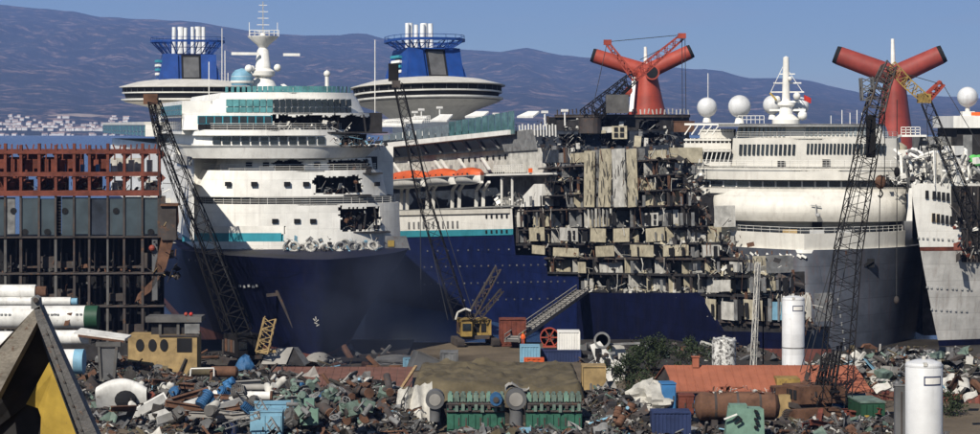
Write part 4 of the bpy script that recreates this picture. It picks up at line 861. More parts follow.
hull5('lower_plating', MAT['hull_pale'], 3.2, zs0, nz=10); hull5('red_stripe', MAT['rust_red'], zs0, zs1, .04, 2); hull5('upper_plating', MAT['ship_white'], zs1, z5, 0, 6); hull5('boot_topping', MAT['navy'], -2, 3.2, 0, 4)
def on5(px, py, out=.06):
    """point on the visible side of the hull under a photo pixel"""
    best = None
    for k in range(160):
        d = 40 * k / 159
        for _ in (0,):
            z = sk5(py); 
            for it in range(3):
                u = z / z5; ys = 6.5 * max(0, 1 - u) ** 1.25 - 2.0; b = 13.5 * (1 - (1 - min(1, d / (30 + 22 * (1 - u)))) ** 2) * (.55 + .45 * max(0, u) ** .6) + out; P = J.m @ V((b, ys + d, z)); z = gz(py, P.y)
            q = CX + F * P.x / P.y
            if best is None or abs(q - px) < best[0]: best = (abs(q - px), V((b, ys + d, z)))
    return best[1]
def pl5(name, m, px, py, w_, h_, th=.25, tilt=0):
    p = on5(px, py); q = on5(px + 2, py); an = atan2(q.y - p.y, q.x - p.x); ubox(name, m, s5, p, (w_, th, h_), (0, tilt, an))
for k in range(6): pl5('window', MAT['black'], 928 + 5.2 * k, 194.5 + .6 * k, .42, 1.1)
for k in range(5): pl5('window', MAT['black'], 934.5 + 4.4 * k, 217.5 + .7 * k, .4, 1.15)
for k in range(2): pl5('window', MAT['yellow_faded'], 934.5 + 4.4 * k, 217.5 + .7 * k, .46, 1.2, .2)
for py, px0, n in ((238, 918, 8), (287, 922, 11), (309, 926, 9)):
    for k in range(n): pl5('porthole', MAT['ship_grey'], px0 + 5 * k, py + .25 * k, .26, .26, .18)
# torn-away top, gouged side openings
for (xa, xb, ya, yb) in ((953, 990, 186, 228), (963, 990, 228.5, 262)):
    g = [[on5(xa + (xb - xa) * i / 6 + (1.2 * ((i * 7 + j * 3) % 3 - 1) if i == 0 else 0), yb + (ya - yb) * j / 6, .22) for i in range(7)] for j in range(7)]
    mb = MB(); mb.grid(g); mb.grid([[p - V((.5, 0, 0)) for p in r] for r in g][::-1]); mb.obj('gouged_opening', MAT['char'], s5)
    for i in range(1, 6): a, b = g[0][i], g[6][i]; MB().bar(a + V((.1, -.1, 0)), b + V((.1, -.1, 0)), .2).obj('bared_frame', MAT['frame_dark'], s5)
p = on5(966, 228); debris('gouge_debris', s5, [(p.x - .5, p.x + .8, p.y - 3, p.y + 5, sk5(258), sk5(188))], 60, .7, [MAT['char'], MAT['cabin_white'], MAT['rust_red'], MAT['frame_dark']], 81)
lo = [on5(a, 184, -.3) for a in (909, 918, 930, 942, 955, 968, 982)]
spots = [(min(a.x, b.x) - 5, max(a.x, b.x), min(a.y, b.y), max(a.y, b.y) + 1, z5, z5 + 3.6) for a, b in zip(lo, lo[1:])]
MB().prism([(p.x, p.y) for p in lo] + [(lo[-1].x - 14, lo[-1].y + 5), (lo[0].x - 3, lo[0].y + 6)], z5 - .4, z5 - .1).obj('cut_deck', MAT['deck_grey'], s5)
debris('white_wreckage', s5, spots, 330, .9, [W_, W_, MAT['cabin_white'], MAT['cabin_grey'], MAT['char'], W_], 82)
rnd = random.Random(5)
for k in range(26):                                   # big bent ribs and vent trunks
    a = rnd.choice(lo[1:6]) + V((rnd.uniform(-4, 0), rnd.uniform(-.5, 1.5), 0)); h_ = rnd.uniform(1.6, 5.2); b = a + V((rnd.uniform(-1.2, 1.2), rnd.uniform(-1, 1), h_)); c_ = b + V((rnd.uniform(-2.4, 2.4), rnd.uniform(-1, 1), rnd.uniform(-1.2, .8)))
    MB().tube(a, b, .22, n=7).tube(b, c_, .22, n=7).obj('bent_pipe', W_ if k % 4 else MAT['cabin_grey'], s5, 40)
for px, h0, w_, m_ in ((958, 5.2, 3.2, 'ship_white'), (944, 4.2, 2.4, 'cabin_white')):
    p = on5(px, 184); MB().add([p + V((-w_, 0, 0)), p + V((0, 0, 0)), p + V((0, 2.5, 0)), p + V((-w_, 2.5, 0)), p + V((-w_ * .7, 0, h0)), p + V((-.5, 0, h0 * 1.0)), p + V((-.5, 2, h0)), p + V((-w_ * .7, 2, h0 * .8))], BOXF).obj('deckhouse_stub', MAT[m_], s5)
# rails along the open decks
for fr, root, pl_, z in ((A, s1, plan(lx(A, 211, 171, .2), lx(A, 387, 171, .2), .2, 5, 30), A.f(300, 170.8, .2).z), (A, s1, plan(lx(A, 202, 204, 0), lx(A, 405, 204, 0), 0, 5, 30), A.f(300, 204.2, 0).z), (A, s1, plan(lx(A, 198, 130, -.3), lx(A, 350, 130, -.3), -.3, 5, 20), A.f(300, 130, -.3).z)):
    rail('deck_rail', W_, root, [(x, y + .15, z) for x, y in pl_[6:-6:3]], .9, .045, 1.2, 3)
rail('deck_rail', W_, s4, [(x, y + .1, H.f(800, 167, -.3).z) for x, y in plan(lx(H, 694, 167, -.3), lx(H, 912, 167, -.3), -.3, 4.5, 20)[6:-6:3]], .9, .045, 1.2, 3)
rail('deck_rail', W_, s4, [(x, y + .1, H.f(800, 138.5, 2.5).z) for x, y in plan(lx(H, 731, 138, 2.5), lx(H, 897, 138, 2.5), 2.5, 3.5, 20)[6:-6:3]], .9, .05, 1.2, 3)
rail('bow_rail', W_, s4, [(x, y, zd4 + 2.2) for x, y in bp_[::3]], .8, .05, 1.5, 2)
for px in (742, 757, 772, 787, 820, 846): p, n_ = stick(bh4, H, px, 249.5); (ubox('scupper', MAT['rust_brown'], s4, p + V((0, -.05, -.4)), (.16, .16, .5)) if p else None)
s6 = thing('deckhouse_block', 'black and white upper-deck block with a golf-ball dome at the picture edge', 'deckhouse')
s6.location = (gx(975, 322), 322, 0)
def b6(px, py): return at(px, py, 322) - V(s6.location)
p0, p1 = b6(957, 200), b6(1010, 126); MB().box(p0.x, p1.x, 0, 14, 2, p1.z).obj('block_wall', MAT['char'], s6)
p0, p1 = b6(952, 128), b6(1010, 116); MB().box(p0.x, p1.x, -1, 14, p0.z, p1.z).obj('white_roof', W_, s6)
p0, p1 = b6(963, 160), b6(972, 135); MB().box(p0.x, p1.x, -.15, .2, p0.z, p1.z).obj('pale_panel', MAT['cabin_grey'], s6)
for k in range(9): p = b6(973 + 1.4 * k, 159 + (k * 5 % 4)); MB().ball(p + V((0, -.4, 0)), .8, 8, 1, .5, .8).obj('green_sheeting', MAT['green_glow'], s6)
p = b6(970.5, 97); MB().ball(p + V((0, 2, 0)), 1.5, 28).obj('radar_dome', MAT['tank_white'], s6, 60); MB().tube(p + V((0, 2, -3.2)), p + V((0, 2, -1.2)), .35, n=10).box(p.x - .9, p.x + .9, 1.2, 2.8, p.z - 3.2, p.z - 2.1).obj('dome_pedestal', W_, s6)
p = b6(976, 114); ubox('orange_box', MAT['hi_orange'], s6, p, (1.2, 1, .5))
rail('gallery_rail', W_, s6, [b6(905, 135.5) + V((0, 3, 0)), b6(924, 135.5) + V((0, 3, 0))], 1.2, .1, .6, 3)
p0, p1 = b6(905, 137), b6(930, 135); MB().box(p0.x, p1.x, 2.5, 5.5, p0.z, p1.z).obj('gallery_deck', W_, s6)
p0, p1 = b6(928, 184), b6(957, 137); MB().box(p0.x, p1.x, 4, 12, 2, p1.z).obj('inner_house', MAT['cabin_grey'], s6)
debris('broken_plating', s6, [(b6(925, 150).x, b6(958, 150).x, 1, 4, b6(940, 180).z, b6(940, 140).z)], 150, 1.0, [W_, MAT['cabin_white'], MAT['cabin_grey'], MAT['char']], 91)
# ---------------------------------------------------------------- mud round the bows with shade and smoke put into its colour, far town
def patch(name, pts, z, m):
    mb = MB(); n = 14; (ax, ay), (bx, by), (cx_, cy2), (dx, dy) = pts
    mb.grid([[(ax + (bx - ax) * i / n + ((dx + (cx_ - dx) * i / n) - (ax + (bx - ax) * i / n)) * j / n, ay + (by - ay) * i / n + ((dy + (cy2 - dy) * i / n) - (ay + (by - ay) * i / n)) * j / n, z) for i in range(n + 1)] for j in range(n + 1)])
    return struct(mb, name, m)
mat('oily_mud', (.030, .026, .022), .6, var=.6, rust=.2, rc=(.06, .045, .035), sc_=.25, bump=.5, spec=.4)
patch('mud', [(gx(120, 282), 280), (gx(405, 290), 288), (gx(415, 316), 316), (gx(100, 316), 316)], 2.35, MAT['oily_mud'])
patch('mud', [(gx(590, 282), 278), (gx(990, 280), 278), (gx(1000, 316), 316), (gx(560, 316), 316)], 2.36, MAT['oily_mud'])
rnd = random.Random(99)
hb = MB().box(-6, 6, -5, 5, -3, 7); hm_ = hb.mesh('house_body', MAT['house_white']); rf = MB().add([(-6.6, -5.6, 7), (6.6, -5.6, 7), (6.6, 5.6, 7), (-6.6, 5.6, 7), (-6.6, 0, 10), (6.6, 0, 10)], [(0, 1, 5, 4), (2, 3, 4, 5), (0, 4, 3), (1, 2, 5), (3, 2, 1, 0)]).mesh('house_roof', MAT['house_roof'])
for k in range(170):
    px = rnd.uniform(-4, 135); kk = rnd.choice((.0, .01, .01, .02, .03, .03, .04, .05, .06, .08)) + rnd.uniform(0, .014)
    X, Y, Z = hz_(px, kk); r = thing('town_house', 'tiny white house on the far shore below the hills', 'house', (X + rnd.uniform(-15, 15), Y, Z), rnd.uniform(-.6, .6), 'white houses of the far shore town')
    s_ = rnd.uniform(.6, 1.25); r.scale = (s_ * rnd.uniform(.8, 1.6), s_, s_ * rnd.uniform(.7, 1.2))
    for nm, me in (('wall', hm_), ('roof', rf)): o = bpy.data.objects.new(nm, me); col.objects.link(o); o.parent = r
X, Y, Z = hz_(76, .10); MB().lathe([(120, -20), (90, 8), (40, 22), (.1, 26)], 14, (X, Y + 40, Z), M.Diagonal((1.1, .5, .35))).obj('quarry_slope', mat('quarry', (.30, .235, .18), .95, sc_=.02), None, 50)['kind'] = 'structure'

# ---------------------------------------------------------------- cut hull section at the left edge
hs = thing('hull_section', 'cut-off hull section with rust-red frames above blue-grey plates and dark ribs', 'hull section')
B_ = Fr(hs, gx(80, 288), 288, 4)
def bx(name, m, px0, px1, pyt, pyb, y0, y1, par=None):
    a, b = B_.f(px0, pyb, y0), B_.f(px1, pyt, y0); return MB().box(a.x, b.x, y0, y1, a.z, b.z).obj(name, m, par or hs)
RR, FD, FG = MAT['rust_red'], MAT['frame_dark'], MAT['frame_grey']
posts = [-13 + 17.2 * k + (0, .9, -.7, .4, -.2, 1.0, -.9, .3, -.4, .6, 0)[k] for k in range(11)]
rnd = random.Random(3)
for k, px in enumerate(posts):
    bx('frame_post', RR, px - 1.4, px + 1.4, 145 - (k % 2) * 1.5, 196, -.4, .4); bx('frame_post', RR, px - 1.2, px + 1.2, 146, 196, 4.2, 4.8)
    ubox('bracket', RR, hs, B_.f(px + 1.8, 154.5, 0), (.9, .25, .9), (0, pi / 4, 0)); ubox('bracket', RR, hs, B_.f(px + 1.8, 178, 0), (.9, .25, .9), (0, pi / 4, 0))
for nm, a, b, y0, y1 in (('top_girder', 150.5, 154, -.5, 1.2), ('mid_girder', 172, 176.5, -.5, 1.6), ('sill_girder', 190.5, 196.2, -.7, 2), ('top_girder', 149, 152, 4, 5)):
    bx(nm, RR, -14, 160, a, b, y0, y1)
for k in range(10):
    px0, px1 = posts[k] + 1.3, posts[k + 1] - 1.3
    for pyt, pyb in ((154, 172), (176.5, 190.5)):
        if k < 7: bx('back_plate', RR, px0 - 2, px1 + 2 - (0 if rnd.random() < .75 else 6), pyt + rnd.choice((0, 0, 0, 3)), pyb, 5.0, 5.2)
        elif rnd.random() < .6: bx('back_plate', MAT['cabin_white'], px0 + rnd.uniform(0, 6), px1, pyt + 4, pyb, 7, 7.2)
        bx('stiffener', RR, px0 + 5, px0 + 6.2, pyt, pyb, 4.2, 4.5)
        if rnd.random() < .55: bx('bent_plate', RR if k < 7 else MAT['cabin_white'], px0 + 3, px0 + 8, pyt + 6, pyb, 1.5 + rnd.random() * 2, 3.8)
    if k in (5, 6, 4): bx('blue_drum', MAT['bright_blue'], px0 + 5, px0 + 8.5, 164.5, 171.8, 2, 3.0)
    for q in range(3): px = px0 + q * 5.5; p = B_.f(px, 148.5, 0); ubox('rail_stub', RR, hs, p, (.18, .18, .8 + .5 * rnd.random()), (rnd.uniform(-.4, .4), rnd.uniform(-.4, .4), 0))
    if k == 4: 
        bx('ladder_slot', MAT['black'], px0 - 1, px0 + 4, 196.5, 236, .2, .6)
        for q in range(12): bx('rung', FD, px0 - 1, px0 + 4, 198.5 + 3 * q, 199.3 + 3 * q, -.1, .2)
        px0 += 5
    o = bx('side_plate', MAT['steel_blue'] if k not in (1, 6) else MAT['cabin_grey'] if k == 1 else MAT['char_blue'], px0 - .2, px1 + .6 - (5 if k == 1 else 0), 197 + (k * 5 % 4) * .6, 235.5 - (k * 3 % 4) * .5, -.25 - .05 * (k % 3), .1)
    if k in (1, 4, 7, 3, 9, 2):
        p = B_.f(px0 + (7 if k % 2 else 3), 211 if k % 3 == 1 else 232, -.4); MB().tube(p, p + V((0, .25, 0)), .42, n=12).obj('round_cutout', MAT['black'], hs)
    bx('rib', FD, posts[k] - 1.2, posts[k] + .8, 196, 237, -.55, .2)
    for pyt, pyb in ((239, 272), (275, 305), (308, 345)):
        bx('inner_rib', FG if (k + int(pyt)) % 3 == 0 else FD, posts[k] - 1.3 + rnd.uniform(-.4, .4), posts[k] + .9 + rnd.uniform(-.2, .6), pyt, pyb, -.3, .4); bx('inner_rib', FD, posts[k] + 5, posts[k] + 6.6, pyt + rnd.choice((0, 10, 16)), pyb, 1.5, 1.9)
        bx('inner_rib', FD, posts[k] + 10, posts[k] + 12, pyt + rnd.choice((0, 0, 14)), pyb, 2.4, 2.8)
        if rnd.random() < .7: bx('cross_piece', FD, posts[k] + 1, posts[k + 1] - 1, pyb - rnd.uniform(5, 22), pyb - 4, .6 + rnd.random(), 1.9)
for py in (236, 272.5, 305.5): bx('stringer', FD, -14, 164, py, py + 2.2, -.5, 2.5)
bx('inner_wall', MAT['black'], -14, 164, 236, 350, 5, 5.3); bx('deck_floor', MAT['char'], -14, 162, 235.6, 237, .3, 6)
bx('foundation', MAT['char'], -14, 158, 343, 362, -.4, 6)
bx('end_plate', FD, 157.5, 165, 196, 236, -.4, .4); bx('end_plate', MAT['crane_grey'], 152, 157.4, 236, 300, -.2, .3)
bx('rusty_cap', MAT['rust_brown'], 160, 178, 204, 206, -1, 3); bx('torn_end', FD, 161, 176, 206, 240, -.6, 2)
e_ = [(B_.f(a, b, 0).x, B_.f(a, b, 0).z) for a, b in ((161, 240), (176, 206), (178, 206), (179, 222), (172, 246), (166, 268), (150, 292), (135, 302), (138, 294), (152, 280))]
MB().prism(e_, -.2, .25, 'xz').obj('torn_strake', MAT['rust_brown'], hs)
p0, p1 = B_.f(150, 300, 0), B_.f(178, 206, 0)
debris('torn_edge', hs, [(p0.x, p1.x, -.6, 2.5, p0.z + 3, p1.z)], 90, .75, [FD, MAT['rust_brown'], MAT['yellow_faded'], MAT['black']], 14)
p0, p1 = B_.f(-13, 305, 0), B_.f(160, 239, 0)
debris('inner_clutter', hs, [(p0.x, p1.x, .3, 3, p0.z, p0.z + 3), (p0.x, p1.x, .3, 3, B_.f(0, 272, 0).z, B_.f(0, 262, 0).z), (p0.x, p1.x, .5, 3, B_.f(0, 190, 0).z, B_.f(0, 184, 0).z)], 220, .6, [FD, FG, MAT['rust_brown'], MAT['black']], 15)
p = B_.f(152, 248, -.5); MB().ball(p, .42, 10).obj('red_buoy', MAT['brown_red'], hs)

# ---------------------------------------------------------------- cranes
def cables(parent, segs, r=.05, m=None):
    for a, b in segs: MB().tube(a, b, r, n=5, caps=False).obj('cable', m or MAT['cable'], parent)
def boom(parent, Y0, Y1, pts, w0, w1, n, m, r=.09, name='boom_lattice'):
    L_ = len(pts) - 1
    for k, ((a, b), (c_, d_)) in enumerate(zip(pts, pts[1:])):
        ya, yb = Y0 + (Y1 - Y0) * k / L_, Y0 + (Y1 - Y0) * (k + 1) / L_
        MB().lattice(at(a, b, ya), at(c_, d_, yb), w0 + (w1 - w0) * k / L_, w0 + (w1 - w0) * (k + 1) / L_, max(3, n // L_), r, up=(0, 1, .2)).obj(name, m, parent)
def crawler(parent, c, wd, ln, h, rz, m_tr, m_house, m_cw, hh=2.6):
    """tracks, turntable, machine house, cab and counterweight, standing on c"""
    e = bpy.data.objects.new; Rz = M.Rotation(rz, 3, 'Z'); c = V(c)
    def P(x, y, z): return c + Rz @ V((x, y, z))
    for sx in (-1, 1):
        n = 20; rows = []
        for x in (sx * wd / 2 - .45, sx * wd / 2 + .45):
            r_ = []
            for k in range(n):
                a = 2 * pi * k / n; yy = (ln / 2 - h / 2) * (1 if cos(a) > 0 else -1) + h / 2 * cos(a); r_.append(P(x, yy, h / 2 + h / 2 * sin(a)))
            rows.append(r_)
        mb = MB(); mb.grid(rows, wrap=True); mb.add(rows[0], [tuple(range(n))]); mb.add(rows[1], [tuple(reversed(range(n)))]); t_ = mb.obj('crawler_track', m_tr, parent)
        for k in range(22):
            a = 2 * pi * (k + .5) / 22; yy = (ln / 2 - h / 2) * (1 if cos(a) > 0 else -1) + h / 2 * cos(a); ubox('track_shoe', MAT['frame_dark'], t_, P(sx * wd / 2, yy, h / 2 + h / 2 * sin(a)), (1.0, .3, .1), (a - pi / 2 if False else 0, 0, rz))
    ubox('turntable', MAT['frame_dark'], parent, P(0, 0, h + .2), (wd * .7, wd * .7, .5), (0, 0, rz))
    mb = MB(); vs_ = [P(x, y, z) for z in (h + .4, h + .4 + hh) for x, y in ((-wd * .42, -ln * .2), (wd * .42, -ln * .2), (wd * .42, ln * .5), (-wd * .42, ln * .5))]; mb.add(vs_, BOXF).obj('machine_house', m_house, parent)
    ubox('counterweight', m_cw, parent, P(0, ln * .56, h + 1.2), (wd * .8, ln * .14, 1.8), (0, 0, rz))
    ubox('cab', m_house, parent, P(-wd * .32, -ln * .3, h + .4 + hh * .45), (wd * .3, ln * .2, hh * .9), (0, 0, rz)); ubox('cab_window', MAT['dark_glass'], parent, P(-wd * .32, -ln * .41, h + .4 + hh * .6), (wd * .24, .1, hh * .45), (0, 0, rz))
    for k in range(4): ubox('house_door', MAT['rust_brown'] if k % 2 else MAT['frame_dark'], parent, P(-wd * .43, ln * (-.1 + .15 * k), h + .4 + hh * .45), (.08, ln * .11, hh * .6), (0, 0, rz))
    for k in range(3): ubox('house_grille', MAT['black'], parent, P(-wd * .2 + wd * .2 * k, -ln * .205, h + .4 + hh * .5), (wd * .14, .1, hh * .55), (0, 0, rz))
CB = MAT['crane_black']
c1 = thing('crawler_crane', 'black lattice-boom crane leaning across the white liner beside the rust-red section', 'crane')
boom(c1, 278, 281, [(243, 332), (212, 250), (168, 143), (154, 101)], 2.1, 1.3, 24, CB, .06)
boom(c1, 281, 281.5, [(226, 330), (196, 240), (158, 135), (150, 97)], .9, .7, 20, CB, .045, 'backstay_lattice')
p = at(151, 98, 281); MB().box(p.x - .9, p.x + .9, p.y - .5, p.y + .5, p.z - .8, p.z + .5).obj('boom_head', MAT['rust_brown'], c1)
cables(c1, [(at(153, 99, 281), at(252, 335, 279)), (at(156, 102, 281), at(160, 205, 280))], .06)
crawler(c1, (gx(246, 281), 281, 2.2), 4.4, 6, 1.2, .5, MAT['frame_dark'], CB, MAT['frame_dark'])
c2 = thing('crawler_crane', 'yellow crawler crane on the dirt ramp, its dark boom rising before the saucer lounge', 'crane')
boom(c2, 309, 312, [(461, 318), (424, 200), (398, 84)], 2.0, 1.2, 24, CB, .055)
p = at(393.5, 70, 312); MB().box(p.x - .7, p.x + .7, 311.5, 312.5, p.z - 1.6, p.z + .9).bar(p + V((-.6, 0, .8)), p + V((.6, 0, -1.6)), .3).obj('boom_head', CB, c2); ubox('sheave', MAT['frame_dark'], c2, p + V((.4, -.5, -2)), (1.2, .3, 1.0))
cables(c2, [(at(395, 72, 312), at(476, 322, 310)), (at(392, 72, 312), at(448, 320, 309)), (at(420, 180, 310.5), at(421, 295, 310))], .05)
boom(c2, 309, 311, [(470, 318), (498, 268)], 1.0, .8, 8, MAT['frame_dark'], .08, 'gantry_lattice'); boom(c2, 309, 311, [(480, 316), (502, 290)], .7, .5, 6, MAT['frame_dark'], .06, 'gantry_lattice')
crawler(c2, (gx(475, 309), 311, 2.1), 5.0, 6.0, 1.0, .18, MAT['frame_dark'], MAT['crane_yellow'], MAT['frame_dark'], 2.2)
p = at(465, 313, 308); MB().pipe([p + V((-1.3, 0, -.9)), p + V((-1.0, 0, .1)), p + V((.1, 0, .6)), p + V((.8, 0, .3))], .16, 8).obj('white_hose', MAT['cabin_white'], c2, 50)
c3 = thing('deck_crane', 'red fly-jib crane rising from the charred deck in front of the red funnel', 'crane')
boom(c3, 431, 432, [(586, 117), (634, 77)], 3.0, 2.0, 12, CB, .09); boom(c3, 430, 431, [(598, 116), (628, 84)], 1.6, 1.2, 10, CB, .1, 'backstay_lattice')
boom(c3, 432, 433, [(634, 77), (682, 37)], 1.9, 1.0, 12, MAT['crane_red'], .085, 'jib_lattice'); boom(c3, 432, 432, [(635, 79), (607, 43)], 1.1, .7, 9, MAT['crane_red'], .13, 'jib_mast')
for px, py in ((607.5, 42.5), (682, 36)): ubox('sheave', MAT['crane_red'], c3, at(px, py, 432), (1.5, 1, 1.0))
cables(c3, [(at(607, 42, 432), at(682, 35, 433)), (at(607, 43, 432), at(592, 112, 431)), (at(682, 36, 433), at(682.5, 119, 433)), (at(685, 36, 433), at(686, 110, 433)), (at(640, 60, 432), at(660, 50, 432))], .07)
p = at(616, 103, 430.5); MB().box(p.x - 2, p.x + 2.4, 429, 432, p.z - 2, p.z + 1.6).obj('winch_house', MAT['frame_grey'], c3); p = at(590, 118, 431); MB().tube(p + V((0, 0, -3)), p, 2.2, n=14).obj('slew_ring', MAT['frame_dark'], c3)
c4 = thing('crawler_crane', 'tall rust-brown crawler crane beside the orange roof, its black boom crossing the cream liner', 'crane')
boom(c4, 232, 238, [(834, 402), (840, 330), (848, 250), (861, 180), (874, 112)], 3.1, 1.9, 30, CB, .05)
boom(c4, 238, 241, [(874, 112), (882, 84), (889, 66)], 1.8, 1.2, 12, MAT['frame_dark'], .08, 'boom_head')
p0 = at(870, 130, 239); MB().box(p0.x - .4, p0.x + .5, 238.3, 239.3, p0.z - 3.0, p0.z + 1.6).obj('boom_hoist', CB, c4); p0 = at(868, 89, 239); MB().lattice(p0 + V((0, 0, -1.2)), p0 + V((-.2, 0, 1.2)), 1.3, 1.2, 4, .09).obj('luffing_block', MAT['crane_grey'], c4)
boom(c4, 241, 240, [(891, 66), (908, 84), (925, 99)], 1.2, 1.0, 10, MAT['crane_yellow'], .06, 'folded_jib')
ubox('jib_foot', MAT['crane_yellow'], c4, at(924, 98.5, 240), (1.4, .8, 1.0))
cables(c4, [(at(889, 66, 241), at(800, 372, 240)), (at(889, 66, 241), at(806, 372, 240)), (at(885, 76, 241), at(884.5, 176, 238)), (at(880, 186, 238), at(879, 255, 238)), (at(897, 100, 240), at(897, 168, 240)), (at(897, 180, 240), at(896.5, 298, 240)), (at(862, 180, 236), at(833, 330, 235)), (at(868, 90, 239), at(866, 160, 239))], .05)
p = at(880.5, 182, 238); MB().ball(p, .62, 14, 1, .7, 1.25).obj('hook_block', MAT['rust_brown'], c4, 50); MB().pipe([p + V((0, 0, -.8)), p + V((.25, 0, -1.3)), p + V((0, 0, -1.7)), p + V((-.25, 0, -1.45))], .09).obj('hook', CB, c4)
p = at(897, 172, 240); MB().ball(p, .35, 10, 1, 1, 1.6).obj('hook_block', CB, c4, 50); p = at(896.5, 300, 240); MB().ball(p, .3, 10, 1, 1, 1.5).obj('hook_block', FD, c4, 50)
CC = V((gx(802, 234), 234, 2))
crawler(c4, CC, 4.6, 6.6, 1.3, -1.2, MAT['rust_brown'], MAT['rust_brown'], MAT['rust_brown'], 1.8)
p0 = at(786, 386, 238); MB().box(p0.x - 1.1, p0.x + 1.4, 237, 240, p0.z - 1, p0.z + .9).obj('engine_cover', MAT['crane_yellow'], c4)
p0, p1 = at(778, 420, 234), at(815, 394, 234); MB().box(p0.x, p1.x, 233.5, 236, p0.z, p1.z).obj('deck_machinery', MAT['yellow_faded'], c4)
for k in range(6): a = at(812 + 4.5 * k, 400 - 2 * k, 233); b = at(822 + 4 * k, 362 - 4 * k, 235); MB().bar(a, b, .22).obj('a_frame_strut', CB, c4)
debris('winch_gear', c4, [(gx(806, 234), gx(836, 234), 232, 236, 4, 7.5)], 70, .6, [CB, FD, MAT['rust_brown']], 17)
c5 = thing('crawler_crane', 'thin dark crane with red jib tip leaning in from the picture edge', 'crane')
boom(c5, 296, 300, [(1002, 300), (968, 205), (926, 102)], 2.0, 1.3, 24, CB, .055); boom(c5, 300, 300, [(925, 100), (942, 83)], 1.0, .7, 6, MAT['crane_red'], .13, 'jib_tip')
cables(c5, [(at(942, 83, 300), at(1000, 180, 297)), (at(926, 100, 300), at(930, 180, 300)), (at(940, 84, 300), at(905, 74, 300))], .05)
crawler(c5, (gx(1012, 296), 296, 2), 4.6, 6.5, 1.2, 0, FD, CB, FD)
# ---------------------------------------------------------------- scrap heaps (uncountable) with mounds under them
SCR = [MAT[k] for k in ('frame_dark', 'rust_brown', 'cabin_grey', 'crane_grey', 'concrete', 'mint_dull', 'cabin_white', 'light_blue', 'steel_worn', 'scrap_earth', 'char', 'olive_tarp')]
def heap(label, bumps, x0, x1, y0, y1, n, size, wts, seed, cell=1.0, base=2.0):
    rnd = random.Random(seed)
    def h(x, y): return base - .25 + sum(a * math.exp(-((x - cx_) / sx) ** 2 - ((y - cy2) / sy) ** 2) for cx_, cy2, sx, sy, a in bumps) + .35 * NZ.noise(V((x * .7, y * .7, seed)))
    nx, ny = int((x1 - x0) / cell) + 1, int((y1 - y0) / cell) + 1
    mb = MB(); mb.mi = 9; mb.grid([[(x0 + (x1 - x0) * i / nx, y0 + (y1 - y0) * j / ny, h(x0 + (x1 - x0) * i / nx, y0 + (y1 - y0) * j / ny) - (.8 if i in (0, nx) or j in (0, ny) else 0)) for i in range(nx + 1)] for j in range(ny + 1)])
    ids = list(range(len(wts)))
    for k in range(n):
        x, y = rnd.uniform(x0 + .4, x1 - .4), rnd.uniform(y0 + .3, y1 - .3); c = V((x, y, h(x, y) + rnd.uniform(-.05, .35) * size)); s_ = size * min(3.4, math.exp(rnd.gauss(-.3, .75))); mb.mi = rnd.choices(ids, wts)[0]
        q = rnd.random(); rot = (rnd.uniform(-.9, .9), rnd.uniform(-.9, .9), rnd.uniform(0, 6.3))
        if q < .11: mb.obox(c, (s_ * rnd.uniform(.5, 1.4), s_ * rnd.uniform(.3, .9), .05), rot)
        elif q < .25:                                 # crumpled sheet
            from mathutils import Euler; eu = Euler(rot).to_matrix(); gq = [[c + eu @ V(((i - 1) * s_ * .6, (j - 1) * s_ * .45, rnd.uniform(-.3, .3) * s_)) for i in range(4)] for j in range(3)]; mb.grid(gq)
        elif q < .42: mb.obox(c, (s_ * rnd.uniform(1.2, 2.6), s_ * .16, s_ * .14), rot)
        elif q < .62: d = V((rnd.uniform(-1, 1), rnd.uniform(-1, 1), rnd.uniform(-.3, .6))).normalized() * s_ * rnd.uniform(.5, 1.2); mb.tube(c - d, c + d, s_ * rnd.uniform(.06, .16), n=7)
        elif q < .76: r = s_ * rnd.uniform(.3, .55); t_ = r * .3; from mathutils import Euler; mb.lathe([(r, -t_), (r + t_, 0), (r, t_), (r - t_, 0), (r, -t_)], 9, c, Euler(rot).to_matrix())
        elif q < .9: mb.obox(c, (s_ * rnd.uniform(.4, .8), s_ * rnd.uniform(.4, .8), s_ * rnd.uniform(.3, .7)), (rot[0] * .4, rot[1] * .4, rot[2]))
        else:
            p = c
            for _ in range(4): p2 = p + V((rnd.uniform(-1, 1), rnd.uniform(-1, 1), rnd.uniform(-.3, .5))) * s_ * .6; mb.tube(p, p2, s_ * .05, n=5); p = p2
    return tag(mb.obj('scrap_heap', SCR, None), label, 'scrap', kind='stuff'), h
#            dark rust grey crane conc mint white lblue worn earth char olive
W1 = [7, 5.5, 3, 3, 1.6, 1.6, 1.1, .5, 5, 5, 5, 2]
W2 = [6, 4, 2, 2, 1, 2, 1.0, .3, 4, 3, 4, 2]
W3 = [3, 2, 3, 3, 4, 2, 4.0, 1.0, 4, 1, 1, 2]
heap('mixed ship fittings and machine scrap strewn before the white cylinders', [(-38, 250, 9, 9, 2.2), (-30, 236, 8, 8, 1.6), (-27, 262, 6, 6, 1.8), (-46, 268, 8, 6, 2.5)], -56, -21.5, 216, 276, 13000, .5, W1, 101)
heap('dense heap of valves and pipe ends below the brown roof', [(-14.5, 238, 6, 8, 3.6), (-10, 226, 4, 6, 2.2), (-20, 226, 5, 6, 1.2)], -22.5, -5.2, 214, 252, 6500, .48, W1, 102)
heap('tangle of dark turnings in front of the green engines', [(-2, 212, 6, 4, 1.4), (4, 213, 5, 3, 1.2), (10, 214, 4, 3, 1.0)], -6, 14, 206, 219.5, 3000, .42, W2, 103)
heap('long slope of grey scrap rings between the engines and the bush', [(12, 232, 4.5, 9, 3.2), (15, 222, 4, 6, 1.0)], 9, 19.5, 214, 252, 4800, .45, W2, 104)
